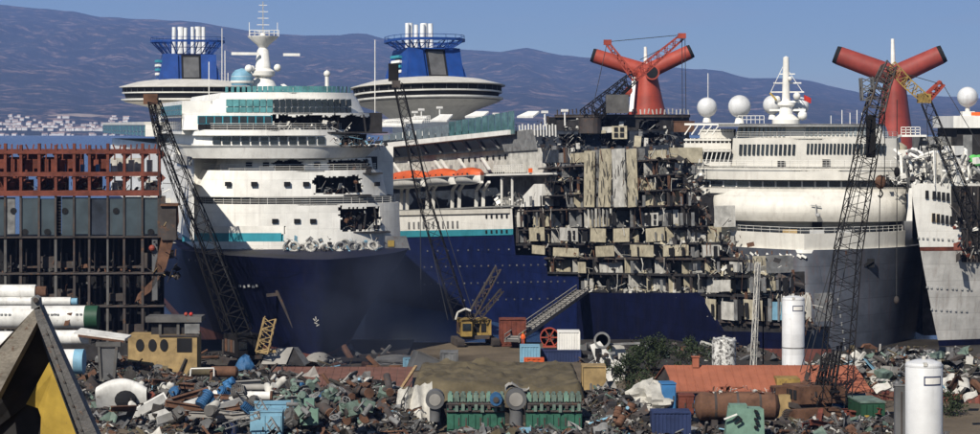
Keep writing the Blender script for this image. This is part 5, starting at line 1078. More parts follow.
heap('bank of pale baled scrap behind the rusty fence', [(48, 262, 9, 5, 3.4), (56, 258, 7, 5, 3.0), (40, 266, 4, 4, 1.6)], 38, 66, 252, 274, 4200, .7, W3, 105)
heap('low scrap under the tall crane', [(32, 222, 8, 5, .8), (40, 226, 6, 5, .8)], 19, 46, 212, 234, 3200, .5, W2, 106)
heap('dark debris along the foot of the cut-open ship', [(20, 296, 10, 5, 1.2), (36, 294, 8, 5, 1.5)], 10, 60, 286, 305, 900, .8, W2, 107)
heap('dark debris round the foot of the blue bow', [(-30, 284, 9, 5, 1.3), (-40, 282, 6, 4, 1.5)], -50, -12, 276, 298, 700, .8, W2, 108)

# ---------------------------------------------------------------- near steel grab at the left edge
g = thing('steel_grab', 'huge yellow-lined steel grab bucket rising close to the camera', 'grab bucket', (0, 60, 0))
def gp(px, py, d=0): p = at(px, py, 60 + d); return V((p.x, d, p.z))
ap = gp(38, 312)
def slab(name, m, pts, th): 
    n = len(pts); mb = MB(); mb.add([p for p in pts] + [p + V(th) for p in pts], [tuple(range(n)), tuple(reversed(range(n, 2 * n)))] + [(i, (i + 1) % n, n + (i + 1) % n, n + i) for i in range(n)]); return mb.obj(name, m, g)
SW = MAT['steel_worn']
slab('outer_plate', SW, [gp(34, 309), gp(40, 306), gp(102, 445), gp(84, 445), gp(37, 322)], (0, .5, 0))
slab('outer_plate', MAT['steel_tan'], [gp(34, 309), gp(37, 322), gp(6, 380, .2), gp(-20, 430, .3), gp(-20, 372, .3)], (.1, .5, .1))
slab('upper_face', MAT['steel_tan'], [gp(36, 307, .5), gp(40, 305, .5), gp(20, 330, 1.5), gp(-20, 385, 1.8), gp(-20, 366, 1)], (0, .3, -.1))
slab('inner_side', MAT['yellow_paint'], [gp(49, 362, .5), gp(53, 372, .5), gp(80, 445, .5), gp(40, 445, 1.2), gp(41, 417, 1.2), gp(38, 408, 1.2), gp(26, 404, 1.3)], (0, .15, 0))
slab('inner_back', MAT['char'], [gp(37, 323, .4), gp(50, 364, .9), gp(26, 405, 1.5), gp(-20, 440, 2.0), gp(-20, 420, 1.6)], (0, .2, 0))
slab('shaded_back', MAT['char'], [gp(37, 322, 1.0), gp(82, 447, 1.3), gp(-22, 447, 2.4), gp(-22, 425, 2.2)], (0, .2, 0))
slab('wear_strip', MAT['frame_grey'], [gp(44, 330, -.03), gp(46, 329, -.03), gp(86, 440, -.03), gp(82, 440, -.03)], (0, .12, 0))
slab('lifting_lug', MAT['cabin_grey'], [gp(31, 309), gp(31, 298), gp(35, 295.5), gp(39, 298), gp(40, 309)], (0, .35, 0))
MB().tube(gp(35.5, 300, -.1), gp(35.5, 300, .45), .07, n=10).obj('lug_pin', MAT['frame_dark'], g)
for k in range(9): p = gp(47 + 4.3 * k, 334 + 12 * k, -.05); MB().tube(p, p + V((0, .08, 0)), .035, n=8).obj('rivet', MAT['frame_dark'], g)

# ---------------------------------------------------------------- white cylinders stacked at the left
def cyl(label, px0, px1, pyt, pyb, Y, m, name='steel_cylinder', cat='cylinder', dome=False, tilt=0, n=28):
    a, b = at(px0, (pyt + pyb) / 2, Y), at(px1, (pyt + pyb) / 2 + tilt, Y); r = (pyb - pyt) / 2 * Y / F
    t_ = thing(name, label, cat, (a + b) / 2 - V((0, 0, r))); o = V(t_.location); d = (b - a).normalized(); q = d.to_track_quat('Z', 'Y').to_matrix(); L_ = (b - a).length
    MB().lathe([(r, -L_ / 2), (r, L_ / 2)] if not dome else [(.02, -L_ / 2 - r * .45), (r * .7, -L_ / 2 - r * .3), (r, -L_ / 2), (r, L_ / 2), (r * .7, L_ / 2 + r * .3), (.02, L_ / 2 + r * .45)], n, (0, 0, r), q).obj('shell', m, t_, 40)
    return t_, r, L_, q
t_, r, L_, q = cyl('top white cylinder of the stack, its end rusted and torn', -12, 36, 284.5, 299, 272, MAT['white_paint']); MB().lathe([(r * .8, L_ / 2), (r * .75, L_ / 2 + 1.3), (r * .4, L_ / 2 + 1.4)], 20, (0, 0, r), q).obj('torn_end', MAT['rust_brown'], t_)
t_, r, L_, q = cyl('slim white cylinder lying beside the top one of the stack', -10, 71, 297, 306, 271, MAT['white_paint']); MB().lathe([(r * .8, L_ / 2), (r * .8, L_ / 2 + .8)], 16, (0, 0, r), q).obj('pipe_collar', MAT['light_blue'], t_)
t_, r, L_, q = cyl('thick white cylinder with a dark green end band and faded lettering', -14, 98, 305.5, 329, 267, MAT['white_paint'])
MB().lathe([(r * 1.012, L_ * .5 - 1.5), (r * 1.012, L_ * .5 + .05), (.05, L_ * .5 + .05)], 28, (0, 0, r), q).obj('green_band', MAT['green_paint'], t_, 40)
for px in (4, 8, 12, 50, 54, 57, 60, 79, 83): p = at(px, 313 + (px % 3), 267) - V(t_.location); ubox('faded_letter', MAT['cabin_grey'], t_, (p.x, -r * .86, r + .45 + .03 * (px % 2)), (.28, .5, .2))
p = at(70, 316, 267) - V(t_.location); MB().add([(p.x - .5, -r - .02, r - .9), (p.x + .1, -r - .02, r - .8), (p.x + .5, -r + .05, r + .7), (p.x - .1, -r + .1, r + .6), (p.x - .5, -r + .4, r - .9), (p.x + .1, -r + .4, r - .8), (p.x + .5, -r + .4, r + .7), (p.x - .1, -r + .4, r + .6)], BOXF).obj('cut_hole', MAT['rust_brown'], t_)
cyl('short white cylinder stub under the green-banded one', 52, 90, 330, 345, 263, MAT['white_paint']); cyl('white cylinder half hidden behind the steel grab, lowest of the stack', -14, 30, 331, 352, 262, MAT['white_paint'])
t_, r, L_, q = cyl('white and pale blue drum standing end-on beneath the cylinders', 60, 84, 349, 374, 252, MAT['white_paint']); MB().lathe([(r * 1.01, L_ * .12), (r * 1.01, L_ * .5 + .02), (.05, L_ * .5 + .02)], 28, (0, 0, r), q).obj('blue_half', MAT['light_blue'], t_, 40)
t_ = thing('deck_plate', 'white bent deck plate sloping off the cylinder stack', 'plate', at(105, 338, 262)); MB().add([(-3.5, -1, .6), (2.5, -1, -.2), (2.8, 2, 0), (-3.2, 2, .9), (-3.5, -1, .75), (2.5, -1, 0), (2.8, 2, .2), (-3.2, 2, 1.05)], BOXF).obj('plate', MAT['white_paint'], t_); MB().bar((-3, -1, .4), (2.4, -1, -.3), .25).obj('edge_beam', MAT['rust_brown'], t_)

# ---------------------------------------------------------------- yellow wheelhouse, A-frame, shells, tarps at the left
t_ = thing('wheelhouse', 'faded yellow boat wheelhouse with oval windows among the scrap', 'wheelhouse', (gx(163, 268), 268, 2))
def loc(px, py, Y, o): return at(px, py, Y) - V(o.location)
a, b = loc(128, 354, 268, t_), loc(197, 335, 268, t_); MB().box(a.x, b.x, 0, 4, 0, b.z).obj('lower_house', MAT['yellow_faded'], t_)
for px in (140, 152.5, 164): p = loc(px, 345, 268, t_); MB().lathe([(.62, -.1), (.62, .1)], 14, (p.x, 0, p.z), M.Rotation(pi / 2, 3, 'X') @ M.Diagonal((.8, 1.2, 1))).obj('oval_window', MAT['black'], t_)
p0, p1 = loc(177, 352, 268, t_), loc(192, 338, 268, t_); MB().box(p0.x, p1.x, -.06, .2, p0.z, p1.z).obj('doorway', MAT['black'], t_)
a, b = loc(148, 335, 269, t_), loc(198, 322, 269, t_); MB().box(a.x + .4, b.x - .4, 1, 3.6, a.z, b.z).obj('dark_cabin', MAT['char'], t_)
for px in (160, 178, 196): p0, p1 = loc(px - 1.4, 335, 268.6, t_), loc(px + 1.4, 322, 268.6, t_); MB().box(p0.x, p1.x, .6, 1, p0.z, p1.z).obj('cabin_post', MAT['frame_grey'], t_)
a, b = loc(145, 322.5, 268, t_), loc(201, 317, 268, t_); MB().box(a.x, b.x, .3, 4, a.z, b.z).obj('flat_roof', MAT['frame_grey'], t_)
a, b = loc(184, 334, 268, t_), loc(199, 324, 268, t_); MB().box(a.x, b.x, .5, .8, a.z, b.z).obj('side_screen', MAT['cabin_grey'], t_)
for px in (186, 191): p = loc(px, 314, 269, t_); MB().ball(p, .24, 10).obj('red_lamp', MAT['red_paint'] if px > 188 else MAT['crane_red'], t_)
MB().box(a.x - 3, b.x, -.15, .05, loc(0, 336.5, 268, t_).z, loc(0, 334.6, 268, t_).z).obj('rubbing_strip', MAT['frame_dark'], t_)
t_ = thing('support_frame', 'grey flared steel A-frame standing left of the wheelhouse', 'frame', (gx(107, 258), 258, 2)); P = lambda px, py: loc(px, py, 258, t_)
for a, b in (((101, 380), (99, 345)), ((114, 380), (117, 345))): MB().bar(P(*a), P(*b), .5, .3).obj('leg', MAT['frame_grey'], t_)
MB().bar(P(96, 344), P(121, 344), .6, .5).obj('cross_beam', MAT['frame_grey'], t_); MB().add([P(103, 380), P(112, 380), P(112, 380) + V((0, .3, 0)), P(103, 380) + V((0, .3, 0)), P(100, 348), P(116, 348), P(116, 348) + V((0, .3, 0)), P(100, 348) + V((0, .3, 0))], BOXF).obj('web_plate', MAT['crane_grey'], t_)
def blob(name, label, cat, px, py_base, w_, h_, m, seed, Y=None, d_=None, sharp=.35):
    Y = Y or gy(py_base); t_ = thing(name, label, cat, (gx(px, Y), Y, gz(py_base, Y))); mb = MB(); rows = []; n = 26
    for j in range(13):
        k = j / 12; row = []
        for i in range(n):
            a = 2 * pi * i / n; f_ = 1 + sharp * NZ.fractal(V((cos(a) * 1.6, sin(a) * 1.6, k * 2 + seed * 3.1)), 1, 2, 4); rr = (1 - k ** 2.6) ** .5 if k < 1 else 0.01
            row.append((w_ / 2 * rr * f_ * cos(a), (d_ or w_) / 2 * rr * f_ * sin(a), h_ * k * (1 + .3 * sharp * NZ.noise(V((cos(a) * 2, sin(a) * 2, seed))))))
        rows.append(row)
    mb.grid(rows, wrap=True); mb.obj('sheet', m, t_, 25); MB().pipe([(w_ * .5 * cos(a_ * .5), (d_ or w_) * .5 * sin(a_ * .5), h_ * .35 + .05 * sin(a_)) for a_ in range(14)], .05).obj('lashing', MAT['cable'], t_); return t_
blob('tarpaulin_bundle', 'blue tarpaulin hung over a machine before the wheelhouse', 'tarpaulin', 167, 378, 1.9, 3.0, MAT['tarp_blue'], 1)
blob('tarpaulin_bundle', 'bright blue tarpaulin bundle beside the grey steel tent plates', 'tarpaulin', 245, 376, 2.6, 2.6, MAT['tarp_blue'], 2)
t_ = thing('boat_shell', 'broken white curved boat shell lying open in the scrap', 'boat shell', (gx(122, 238), 238, 2.4)); mb = MB(); rows = []
for k in range(15):
    u = k / 14; rows.append([(-2.6 + 5.4 * u, -1.6 * sin(pi * (.15 + .7 * j / 12)) * (1 - .3 * u), 3.4 * (.35 + .65 * sin(pi * (.2 + .62 * u))) * (1 - (j / 12) ** 2 * .9)) for j in range(13)])
mb.grid(rows); mb.obj('outer_skin', MAT['white_paint'], t_, 60); mb = MB(); mb.grid([[(x * .96, y * .9 + .25, z * .93) for x, y, z in r] for r in rows]); mb.obj('inner_skin', MAT['char'], t_, 60)
MB().ball((.6, -1.3, 1.2), 1.0, 14, 1.2, .6, 1).obj('dark_cavity', MAT['black'], t_)
for lb, px, py, w_, l_, rz, tl in (('pale box girder lying slanted by the broken boat shell', 150, 420, 1.4, 4.2, .2, .5), ('open white trough tilted over the scrap', 183, 424, 1.8, 6.5, 1.1, .25), ('second open white trough beside the blue machine', 213, 422, 1.9, 7.0, 1.05, .22)):
    Y = gy(py); t_ = thing('steel_trough', lb, 'trough', (gx(px, Y), Y, 3.0), rz, tilt=tl if False else 0); t_.rotation_euler = (0, -tl, rz * .5)
    MB().box(-l_ / 2, l_ / 2, -w_ / 2, w_ / 2, 0, .15).obj('floor', MAT['cabin_grey'], t_)
    for sy in (-1, 1): MB().add([(-l_ / 2, sy * w_ / 2, .1), (l_ / 2, sy * w_ / 2, .1), (l_ / 2, sy * w_ / 2 + .12, .1), (-l_ / 2, sy * w_ / 2 + .12, .1), (-l_ / 2, sy * (w_ / 2 + .2), .95), (l_ / 2, sy * (w_ / 2 + .2), .95), (l_ / 2, sy * (w_ / 2 + .2) + .12, .95), (-l_ / 2, sy * (w_ / 2 + .2) + .12, .95)], BOXF).obj('side', MAT['white_paint'], t_)
    for k in range(5): ubox('rib', MAT['cabin_grey'], t_, (-l_ / 2 + l_ * (k + .5) / 5, 0, .3), (.12, w_, .4))
t_, r, L_, q = cyl('long white rust-patched pipe lying across the scrap', 211, 272, 390.5, 399.5, 238, MAT['white_paint'], 'long_pipe', 'pipe', tilt=1)
for s_ in (-1, 1): MB().lathe([(r * 1.18, -.12), (r * 1.18, .12)], 20, (0, 0, r) , q).obj('flange', MAT['rust_brown'], t_).location = q @ V((0, 0, s_ * L_ * .49))
cyl('grey pipe length behind the white rust-patched one', 235, 270, 384, 390.5, 245, MAT['concrete'], 'long_pipe', 'pipe'); cyl('brown tank drum on the scrap left of the pipe', 192, 214, 367, 376, 258, MAT['olive_tarp'], 'rusty_drum', 'drum', True); cyl('olive drum with a white rail in front of the wheelhouse', 212, 236, 366, 377, 257, MAT['rust_brown'], 'rusty_drum', 'drum', True)
t_ = thing('guard_rail', 'white tubular guard rail standing over the scrap drums', 'rail', (gx(200, 256), 256, 3)); P = lambda px, py: loc(px, py, 256, t_)
MB().pipe([P(190, 378), P(191, 368.5), P(214, 368), P(214, 377)], .09).obj('tube', W_, t_)
def cabinet(label, px0, px1, pyt, pyb, Y, m, doors, rz=.0, d=2.2, name='machine_cabinet', cat='cabinet'):
    t_ = thing(name, label, cat, (gx((px0 + px1) / 2, Y), Y, gz(pyb, Y)), rz); w_ = (px1 - px0) * Y / F; h = (pyb - pyt) * Y / F
    MB().box(-w_ / 2, w_ / 2, 0, d, 0, h).obj('casing', m, t_)
    for k in range(doors):
        o = ubox('door', m, t_, (-w_ / 2 + w_ * (k + .5) / doors, -.04, h * .48), (w_ / doors * .88, .1, h * .84)); MB().box(-.06, .06, -.14, -.05, -.25, .25).obj('handle', MAT['frame_dark'], t_).location = (-w_ / 2 + w_ * (k + .82) / doors, 0, h * .5)
    MB().box(-w_ / 2 - .06, w_ / 2 + .06, -.08, d + .06, h, h + .1).obj('top_plate', m, t_); return t_, w_, h
cabinet('pale blue steel cabinet with double doors at the bottom edge', 250, 282, 412, 446, 218, MAT['light_blue'], 2); cabinet('long bright pale-blue machine housing behind the double-door cabinet', 255, 297, 404, 430, 224, MAT['light_blue'], 3, .12)
t_, w_, h = cabinet('navy control box with twin dials left of the pale cabinets', 225, 236, 420, 440, 220, MAT['dark_blue'], 1)
for k in (-1, 1): MB().tube((k * .35, -.2, h + .45), (k * .35, .4, h + .45), .33, n=16).obj('dial', MAT['cabin_grey'], t_)
# grey plate tent, loading ladder, low brown roof
t_ = thing('plate_tent', 'grey steel plates leaning together like a tent under the blue bow', 'steel plate', (gx(282, 276), 276, 2)); P = lambda px, py, d=0: loc(px, py, 276 + d, t_)
def quad(o, name, m, pts, th=(0, .12, 0)): n = len(pts); MB().add(list(pts) + [p + V(th) for p in pts], [tuple(range(n)), tuple(reversed(range(n, 2 * n)))] + [(i, (i + 1) % n, n + (i + 1) % n, n + i) for i in range(n)]).obj(name, m, o)
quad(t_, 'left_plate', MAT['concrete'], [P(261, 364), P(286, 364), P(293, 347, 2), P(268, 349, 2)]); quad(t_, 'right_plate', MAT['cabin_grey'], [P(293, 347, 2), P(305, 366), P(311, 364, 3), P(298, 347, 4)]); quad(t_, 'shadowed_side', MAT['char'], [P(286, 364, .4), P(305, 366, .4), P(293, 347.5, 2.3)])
t_ = thing('loading_ladder', 'short yellow lattice ladder frame standing by the blue bow', 'ladder', (gx(266, 276), 276, 2)); MB().lattice(loc(262, 352, 276, t_), loc(270, 318, 276, t_), 1.5, 1.4, 6, .08).obj('lattice', MAT['yellow_faded'], t_); MB().bar(loc(256, 352, 276, t_), loc(276, 351, 276, t_), .35).obj('foot_beam', MAT['yellow_faded'], t_)
t_ = thing('low_shed', 'long low shed with a dull brown-red sheet roof behind the valve heap', 'shed', (gx(342, 262), 262, 2)); P = lambda px, py, Y: loc(px, py, Y, t_)
n = 18
for k in range(n):
    a, b = 272 + (414 - 272) * k / n, 272 + (414 - 272) * (k + .96) / n; c_, d_ = 262 + (412 - 262) * k / n, 262 + (412 - 262) * (k + .96) / n
    quad(t_, 'roof_sheet', MAT['roof_brown'], [P(c_, 389, 255), P(d_, 389, 255), P(b, 366.5, 270), P(a, 366.5, 270)], (0, 0, -.08 - .02 * (k % 3)))
p0, p1 = P(268, 400, 256), P(411, 390, 256); MB().box(p0.x, p1.x, -6, 6, 0, p1.z - .1).obj('wall', MAT['concrete'], t_)
for k, px in enumerate((372, 395)): p = P(px, 366, 270); ubox('roof_brick', MAT['rust_brown'], t_, p, (1.4, .4, .25))
# ---------------------------------------------------------------- pipe bundle, tarpaulin block, engines
rnd = random.Random(31)
pts_ = ((352, 396), (369, 393), (385, 402), (357, 405), (381, 411), (343, 408), (365, 417), (390, 392), (376, 424), (347, 420), (393, 421), (331, 414))
for k, (px, py) in enumerate(pts_):
    Y = 228 - (py - 395) * .25; r = rnd.uniform(.3, .55); c_ = at(px, py, Y); t_ = thing('cut_pipe', 'dark pipe length with a pale filled end in the valve heap', 'pipe', c_, 0, 'pipe lengths stacked end-on in the valve heap'); d = V((rnd.uniform(-.5, .5), 1, rnd.uniform(-.1, .35))).normalized()
    MB().tube((0, 0, 0), d * 4, r, n=16).obj('barrel', MAT['frame_dark'], t_, 40); MB().tube(d * -.03, d * .1, r * .78, n=16).obj('filled_end', MAT['wood_end'], t_, 40); MB().lathe([(r * 1.12, -.1), (r * 1.12, .12)], 16, (0, 0, 0), d.to_track_quat('Z', 'Y').to_matrix()).obj('rim', MAT['rust_brown'], t_, 40)
t_ = thing('tarpaulin_block', 'olive tarpaulin spread in folds over a flat-topped stack behind the engines', 'tarpaulin', (gx(490, 240), 240, 2)); o = V(t_.location)
X0, X1, Y0, Y1 = gx(408, 230), gx(586, 234), 229, 252; rows = []
for j in range(41):
    v = j / 40; row = []
    for i in range(81):
        u = i / 80; x = X0 + (X1 - X0) * u; y = Y0 + (Y1 - Y0) * v; e = min(u, 1 - u) * (X1 - X0); ey = min(v * (Y1 - Y0), 99)
        z = 5.8 + .35 * sin(u * 7) * (1 - v) + .9 * max(0, NZ.fractal(V((x * .22, y * .35, 4)), 1, 2, 5)) + .6 * max(0, .35 - abs(NZ.noise(V((x * .5 + y * .35, y * .5 - x * .1, 2))))) + .3 * max(0, .3 - abs(NZ.noise(V((x * 1.1 - y * .5, y * .8, 5)))))
        z -= 3.6 * max(0, 1 - e / 1.0) ** 1.5 + 1.9 * max(0, 1 - ey / .8) ** 1.4; x += .25 * NZ.noise(V((x, y, 7))) * (e < 1); row.append((x - o.x, y - o.y, z - o.z))
    rows.append(row)
MB().grid(rows).obj('tarpaulin', MAT['olive_tarp'], t_, 60)
MB().box(X0 + .7 - o.x, X1 - .7 - o.x, Y0 + .8 - o.y, Y1 - .5 - o.y, 0, 3.4).obj('covered_stack', MAT['scrap_earth'], t_)
for k in range(7): x = X0 + (X1 - X0) * (k + .5) / 7; MB().bar((x - o.x, Y0 - o.y - .1, 2.2), (x - o.x + .2, Y0 - o.y - .3, .8), .06).obj('tie_rope', MAT['cable'], t_)
t_ = thing('tarpaulin', 'pale grey tarpaulin sloping down the left end of the olive block', 'tarpaulin', (gx(412, 226), 226, 2)); P = lambda px, py, Y: loc(px, py, Y, t_); rows = []
for j in range(15):
    v = j / 14; rows.append([P(398 + 34 * u / 14 + (1 - v) * 2 - 8 * (1 - v) * (u < 8) , 432 - 50 * v * (1 - .15 * (1 - u / 14)) + 1.2 * sin(u * 1.9 + v * 3), 223 + 6 * v + .5 * sin(u * 1.3)) for u in range(15)])
MB().grid(rows).obj('sheet', MAT['pale_tarp'], t_, 60); MB().pipe([P(412, 381, 229), P(402, 400, 226), P(398, 425, 223)], .06).obj('rope', MAT['cable'], t_)
t_ = thing('timber_prop', 'pale timber beam propped against the olive tarpaulin block', 'beam', (gx(408, 240), 240, 3)); MB().bar(loc(400, 390, 240, t_), loc(416, 366, 246, t_), .3, .2).obj('plank', MAT['wood_end'], t_); MB().bar(loc(399, 391, 240, t_), loc(401.5, 388, 240.5, t_), .45, .3).obj('end_block', MAT['concrete'], t_)
def engine(label, px0, px1, Y, nc):
    w_ = (px1 - px0) * Y / F; t_ = thing('marine_engine', label, 'engine', (gx((px0 + px1) / 2, Y), Y, 2), 0); h = gz(393, Y) - 2
    MB().box(-w_ / 2, w_ / 2, 0, 3, 0, h * .62).obj('engine_block', MAT['engine_green'], t_); MB().box(-w_ / 2 + .1, w_ / 2 - .1, .3, 2.7, h * .6, h * .8).obj('valve_gallery', MAT['char'], t_)
    for k in range(nc):
        x = -w_ / 2 + w_ * (k + .5) / nc; hd = MB().box(x - w_ / nc * .4, x + w_ / nc * .4, .2, 2.0, h * .78, h * .95).box(x - w_ / nc * .22, x + w_ / nc * .22, .4, 1.6, h * .95, h * 1.0).obj('cylinder_head', MAT['mint_dull'] if k % 3 else MAT['mint_green'], t_)
        ubox('fuel_pump', MAT['mint_dull'] if (k * 5) % 3 else MAT['frame_dark'], t_, (x, -.1, h * (.66 - .03 * (k % 2))), (w_ / nc * .5, .4 + .3 * (k % 2), h * (.1 + .04 * (k % 3)))); MB().tube((x, .1, h * .6), (x, .1, h * .8), .07, n=6).obj('fuel_pipe', MAT['frame_dark'], t_)
    for k in range(nc - 1): x = -w_ / 2 + w_ * (k + .5) / (nc - 1); ubox('crank_door', MAT['engine_green'], t_, (x, -.05, h * .3), (w_ / (nc - 1) * .8, .14, h * .36)); (ubox('door_clamp', MAT['frame_dark'], t_, (x + .1, -.14, h * .3), (.14, .08, h * .2)) if k % 3 else None)
    for z in (.56, .735): MB().tube((-w_ / 2, -.15, h * z), (w_ / 2, -.15, h * z), .11, n=8).obj('side_pipe', MAT['frame_dark'], t_)
    MB().box(-w_ / 2, w_ / 2, .0, 2.9, h * .52, h * .56).obj('walkway', MAT['cabin_grey'], t_); return t_, w_, h
e1_, w_, h = engine('green marine diesel with a row of mint cylinder heads, nearer the pipe heap', 447, 505, 222, 9)
MB().tube((-w_ / 2 - 1.2, -.5, h * .85), (-w_ / 2 - 1.2, 1.2, h * .85), .95, n=20).tube((-w_ / 2 - 1.2, .3, h * .3), (-w_ / 2 - 1.2, .3, h * .8), .55, n=12).obj('turbocharger', MAT['crane_grey'], e1_, 40); MB().tube((-w_ / 2 - 1.2, -.56, h * .85), (-w_ / 2 - 1.2, -.5, h * .85), .6, n=18).obj('turbo_intake', MAT['concrete'], e1_)
e2_, w_, h = engine('green marine diesel with a row of mint cylinder heads, nearer the bush', 526, 582, 222, 9)
MB().tube((-w_ / 2 - 1.0, -.5, h * .86), (-w_ / 2 - 1.0, 1.2, h * .86), 1.05, n=20).tube((-w_ / 2 - 1.0, .3, h * .2), (-w_ / 2 - 1.0, .3, h * .8), .7, n=12).obj('turbocharger', MAT['crane_grey'], e2_, 40); MB().tube((-w_ / 2 - 1.0, -.56, h * .86), (-w_ / 2 - 1.0, -.5, h * .86), .7, n=18).obj('turbo_intake', MAT['concrete'], e2_)
t_ = thing('blue_motor', 'blue round motor sitting between the two green engines', 'motor', at(496, 400, 221)); MB().tube((0, -.5, .1), (0, .9, .1), .62, n=18).obj('motor_body', MAT['tarp_blue'], t_, 40); MB().tube((0, -.62, .1), (0, -.5, .1), .3, n=12).obj('shaft_cover', MAT['frame_dark'], t_); ubox('foot', MAT['frame_dark'], t_, (0, .2, -.5), (1.0, 1.2, .25))
t_ = thing('junk_pile', 'pale crumpled sheet metal resting on top between the engines', 'sheet metal', at(517, 388, 223)); rows = [[(-1.2 + .35 * i, -.4 + .3 * j, .5 * abs(NZ.noise(V((i * .8, j * .9, 3)))) + .35 * sin(i * .8)) for i in range(8)] for j in range(6)]; MB().grid(rows).obj('sheet', MAT['concrete'], t_); MB().grid([[(x, y + .1, z - .3) for x, y, z in r] for r in rows]).obj('lower_sheet', MAT['cabin_grey'], t_)
# ---------------------------------------------------------------- middle yard: skips, containers, gangway, worker
def container(label, px0, px1, pyt, pyb, Y, m, d=3.0, rz=0, ribs=9, name='cargo_container', cat='container', base=None):
    w_ = (px1 - px0) * Y / F; h = (pyb - pyt) * Y / F; t_ = thing(name, label, cat, (gx((px0 + px1) / 2, Y), Y, gz(pyb, Y)), rz)
    MB().box(-w_ / 2, w_ / 2, 0, d, 0, h).obj('body', m, t_)
    for k in range(ribs): ubox('rib', m, t_, (-w_ / 2 + w_ * (k + .5) / ribs, -.03, h / 2), (w_ / ribs * .5, .1, h * .86))
    for sx in (-1, 1): ubox('corner_post', m, t_, (sx * (w_ / 2 - .06), -.05, h / 2), (.14, .14, h))
    for z in (.05, h - .05): ubox('edge_rail', m, t_, (0, -.06, z), (w_, .14, .12))
    return t_
container('white container stacked on the blue one beside the orange cable reel', 557.5, 580, 331.5, 350, 291, MAT['ship_white']); container('dark blue container under the white one', 541, 581, 350.2, 364, 290, MAT['dark_blue'], ribs=14); container('pale blue open-topped box by the worker in orange', 520, 540, 346, 362, 288, MAT['light_blue'], ribs=7)
container('rust-red steel skip standing behind the gangway foot', 499, 526, 319, 346, 309, MAT['rust_red'], ribs=6, name='steel_skip', cat='skip'); container('low orange-red barrier box before the blue containers', 524, 544, 358, 365, 283, MAT['orange_boat'], ribs=4, d=1.2)
container('yellow steel box at the right end of the olive block', 582, 606, 366, 392, 246, MAT['yellow_faded'], ribs=0); container('navy steel container at the bottom edge below the white sheet', 652, 691, 412, 440, 218, MAT['dark_blue'], ribs=10)
t_ = thing('cable_reel', 'orange-red cable reel standing beside the white container', 'reel', (gx(549.5, 292), 292, gz(346, 292)))
for y in (-.5, .5):
    mb = MB(); mb.lathe([(1.15, -.08), (1.25, -.08), (1.25, .08), (1.15, .08), (1.15, -.08)], 24, (0, y, 1.2), M.Rotation(pi / 2, 3, 'X')); [mb.bar((0, y, 1.2), (1.15 * cos(a), y, 1.2 + 1.15 * sin(a)), .16) for a in (0, pi / 3, 2 * pi / 3, pi, 4 * pi / 3, 5 * pi / 3)]; mb.obj('flange', MAT['crane_red'], t_, 40)
MB().tube((0, -.5, 1.2), (0, .5, 1.2), .6, n=16).obj('drum', MAT['frame_dark'], t_, 40); MB().box(-.9, .9, -.7, .7, -.1, .12).obj('cradle', MAT['crane_red'], t_)
a, b = at(512, 341, 306), D.m @ fl(583, 291, XF - .6); t_ = thing('gangway', 'long grey gangway ramp leading up to the cut-open ship', 'gangway', a); b = b - a; b = V((b.x, b.y, b.z)); a = V((0, 0, 0)); u = (b - a).normalized(); s_ = u.cross(V((0, 0, 1))).normalized(); up = s_.cross(u)
MB().bar(a, b, 2.0, .25).obj('deck', MAT['frame_grey'], t_)
for k in (-1, 1):
    MB().bar(a + s_ * k + up * .9, b + s_ * k + up * .9, .12).bar(a + s_ * k + up * .1, b + s_ * k + up * .1, .22, .5).obj('side_girder', MAT['concrete'], t_)
    for q in range(15): p = a.lerp(b, q / 14) + s_ * k; MB().bar(p, p + up * .95, .1).obj('stanchion', MAT['frame_grey'], t_)
for q in range(26): ubox('tread', MAT['concrete'], t_, a.lerp(b, (q + .5) / 26) + up * .2, (.25, 1.9, .12), (0, 0, atan2(u.y, u.x)))
# worker
def person(label, px, py, shirt, legs, Y):
    me = bpy.data.meshes.new('body'); J_ = [((0, 0, .95), .15), ((0, 0, 1.2), .16), ((0, 0, 1.42), .17), ((0, 0, 1.55), .07), ((0, -.01, 1.68), .10), ((0, 0, 1.77), .07), ((.2, 0, 1.42), .075), ((.27, -.04, 1.17), .055), ((.24, -.16, .97), .045), ((-.2, 0, 1.42), .075), ((-.28, .0, 1.17), .055), ((-.27, -.08, .93), .045), ((.1, 0, .9), .11), ((.12, -.06, .5), .075), ((.13, 0, .1), .055), ((.14, -.13, .05), .045), ((-.1, 0, .9), .11), ((-.12, .05, .5), .075), ((-.14, .1, .1), .055), ((-.15, -.02, .05), .045)]
    E_ = [(0, 1), (1, 2), (2, 3), (3, 4), (4, 5), (2, 6), (6, 7), (7, 8), (2, 9), (9, 10), (10, 11), (0, 12), (12, 13), (13, 14), (14, 15), (0, 16), (16, 17), (17, 18), (18, 19)]
    me.from_pydata([j[0] for j in J_], E_, []); o = bpy.data.objects.new('person', me); col.objects.link(o); md = o.modifiers.new('skin', 'SKIN'); o.modifiers.new('sub', 'SUBSURF').render_levels = 1
    for i, v in enumerate(me.skin_vertices[0].data): v.radius = (J_[i][1], J_[i][1]); v.use_root = i == 0
    me.materials.append(shirt); o.location = at(px, py, Y); tag(o, label, 'person')
    MB().ball((0, -.01, 1.74), .13, 12, 1, 1.1, .8).obj('helmet', MAT['yellow_paint'], o, 60); MB().lathe([(.13, .1), (.12, .5), (.16, .88)], 8, (0, .02, 0)).obj('trousers', legs, o, 50)
person('worker in orange overalls standing at the foot of the gangway', 523, 345.5, MAT['hi_orange'], MAT['dark_blue'], 300)
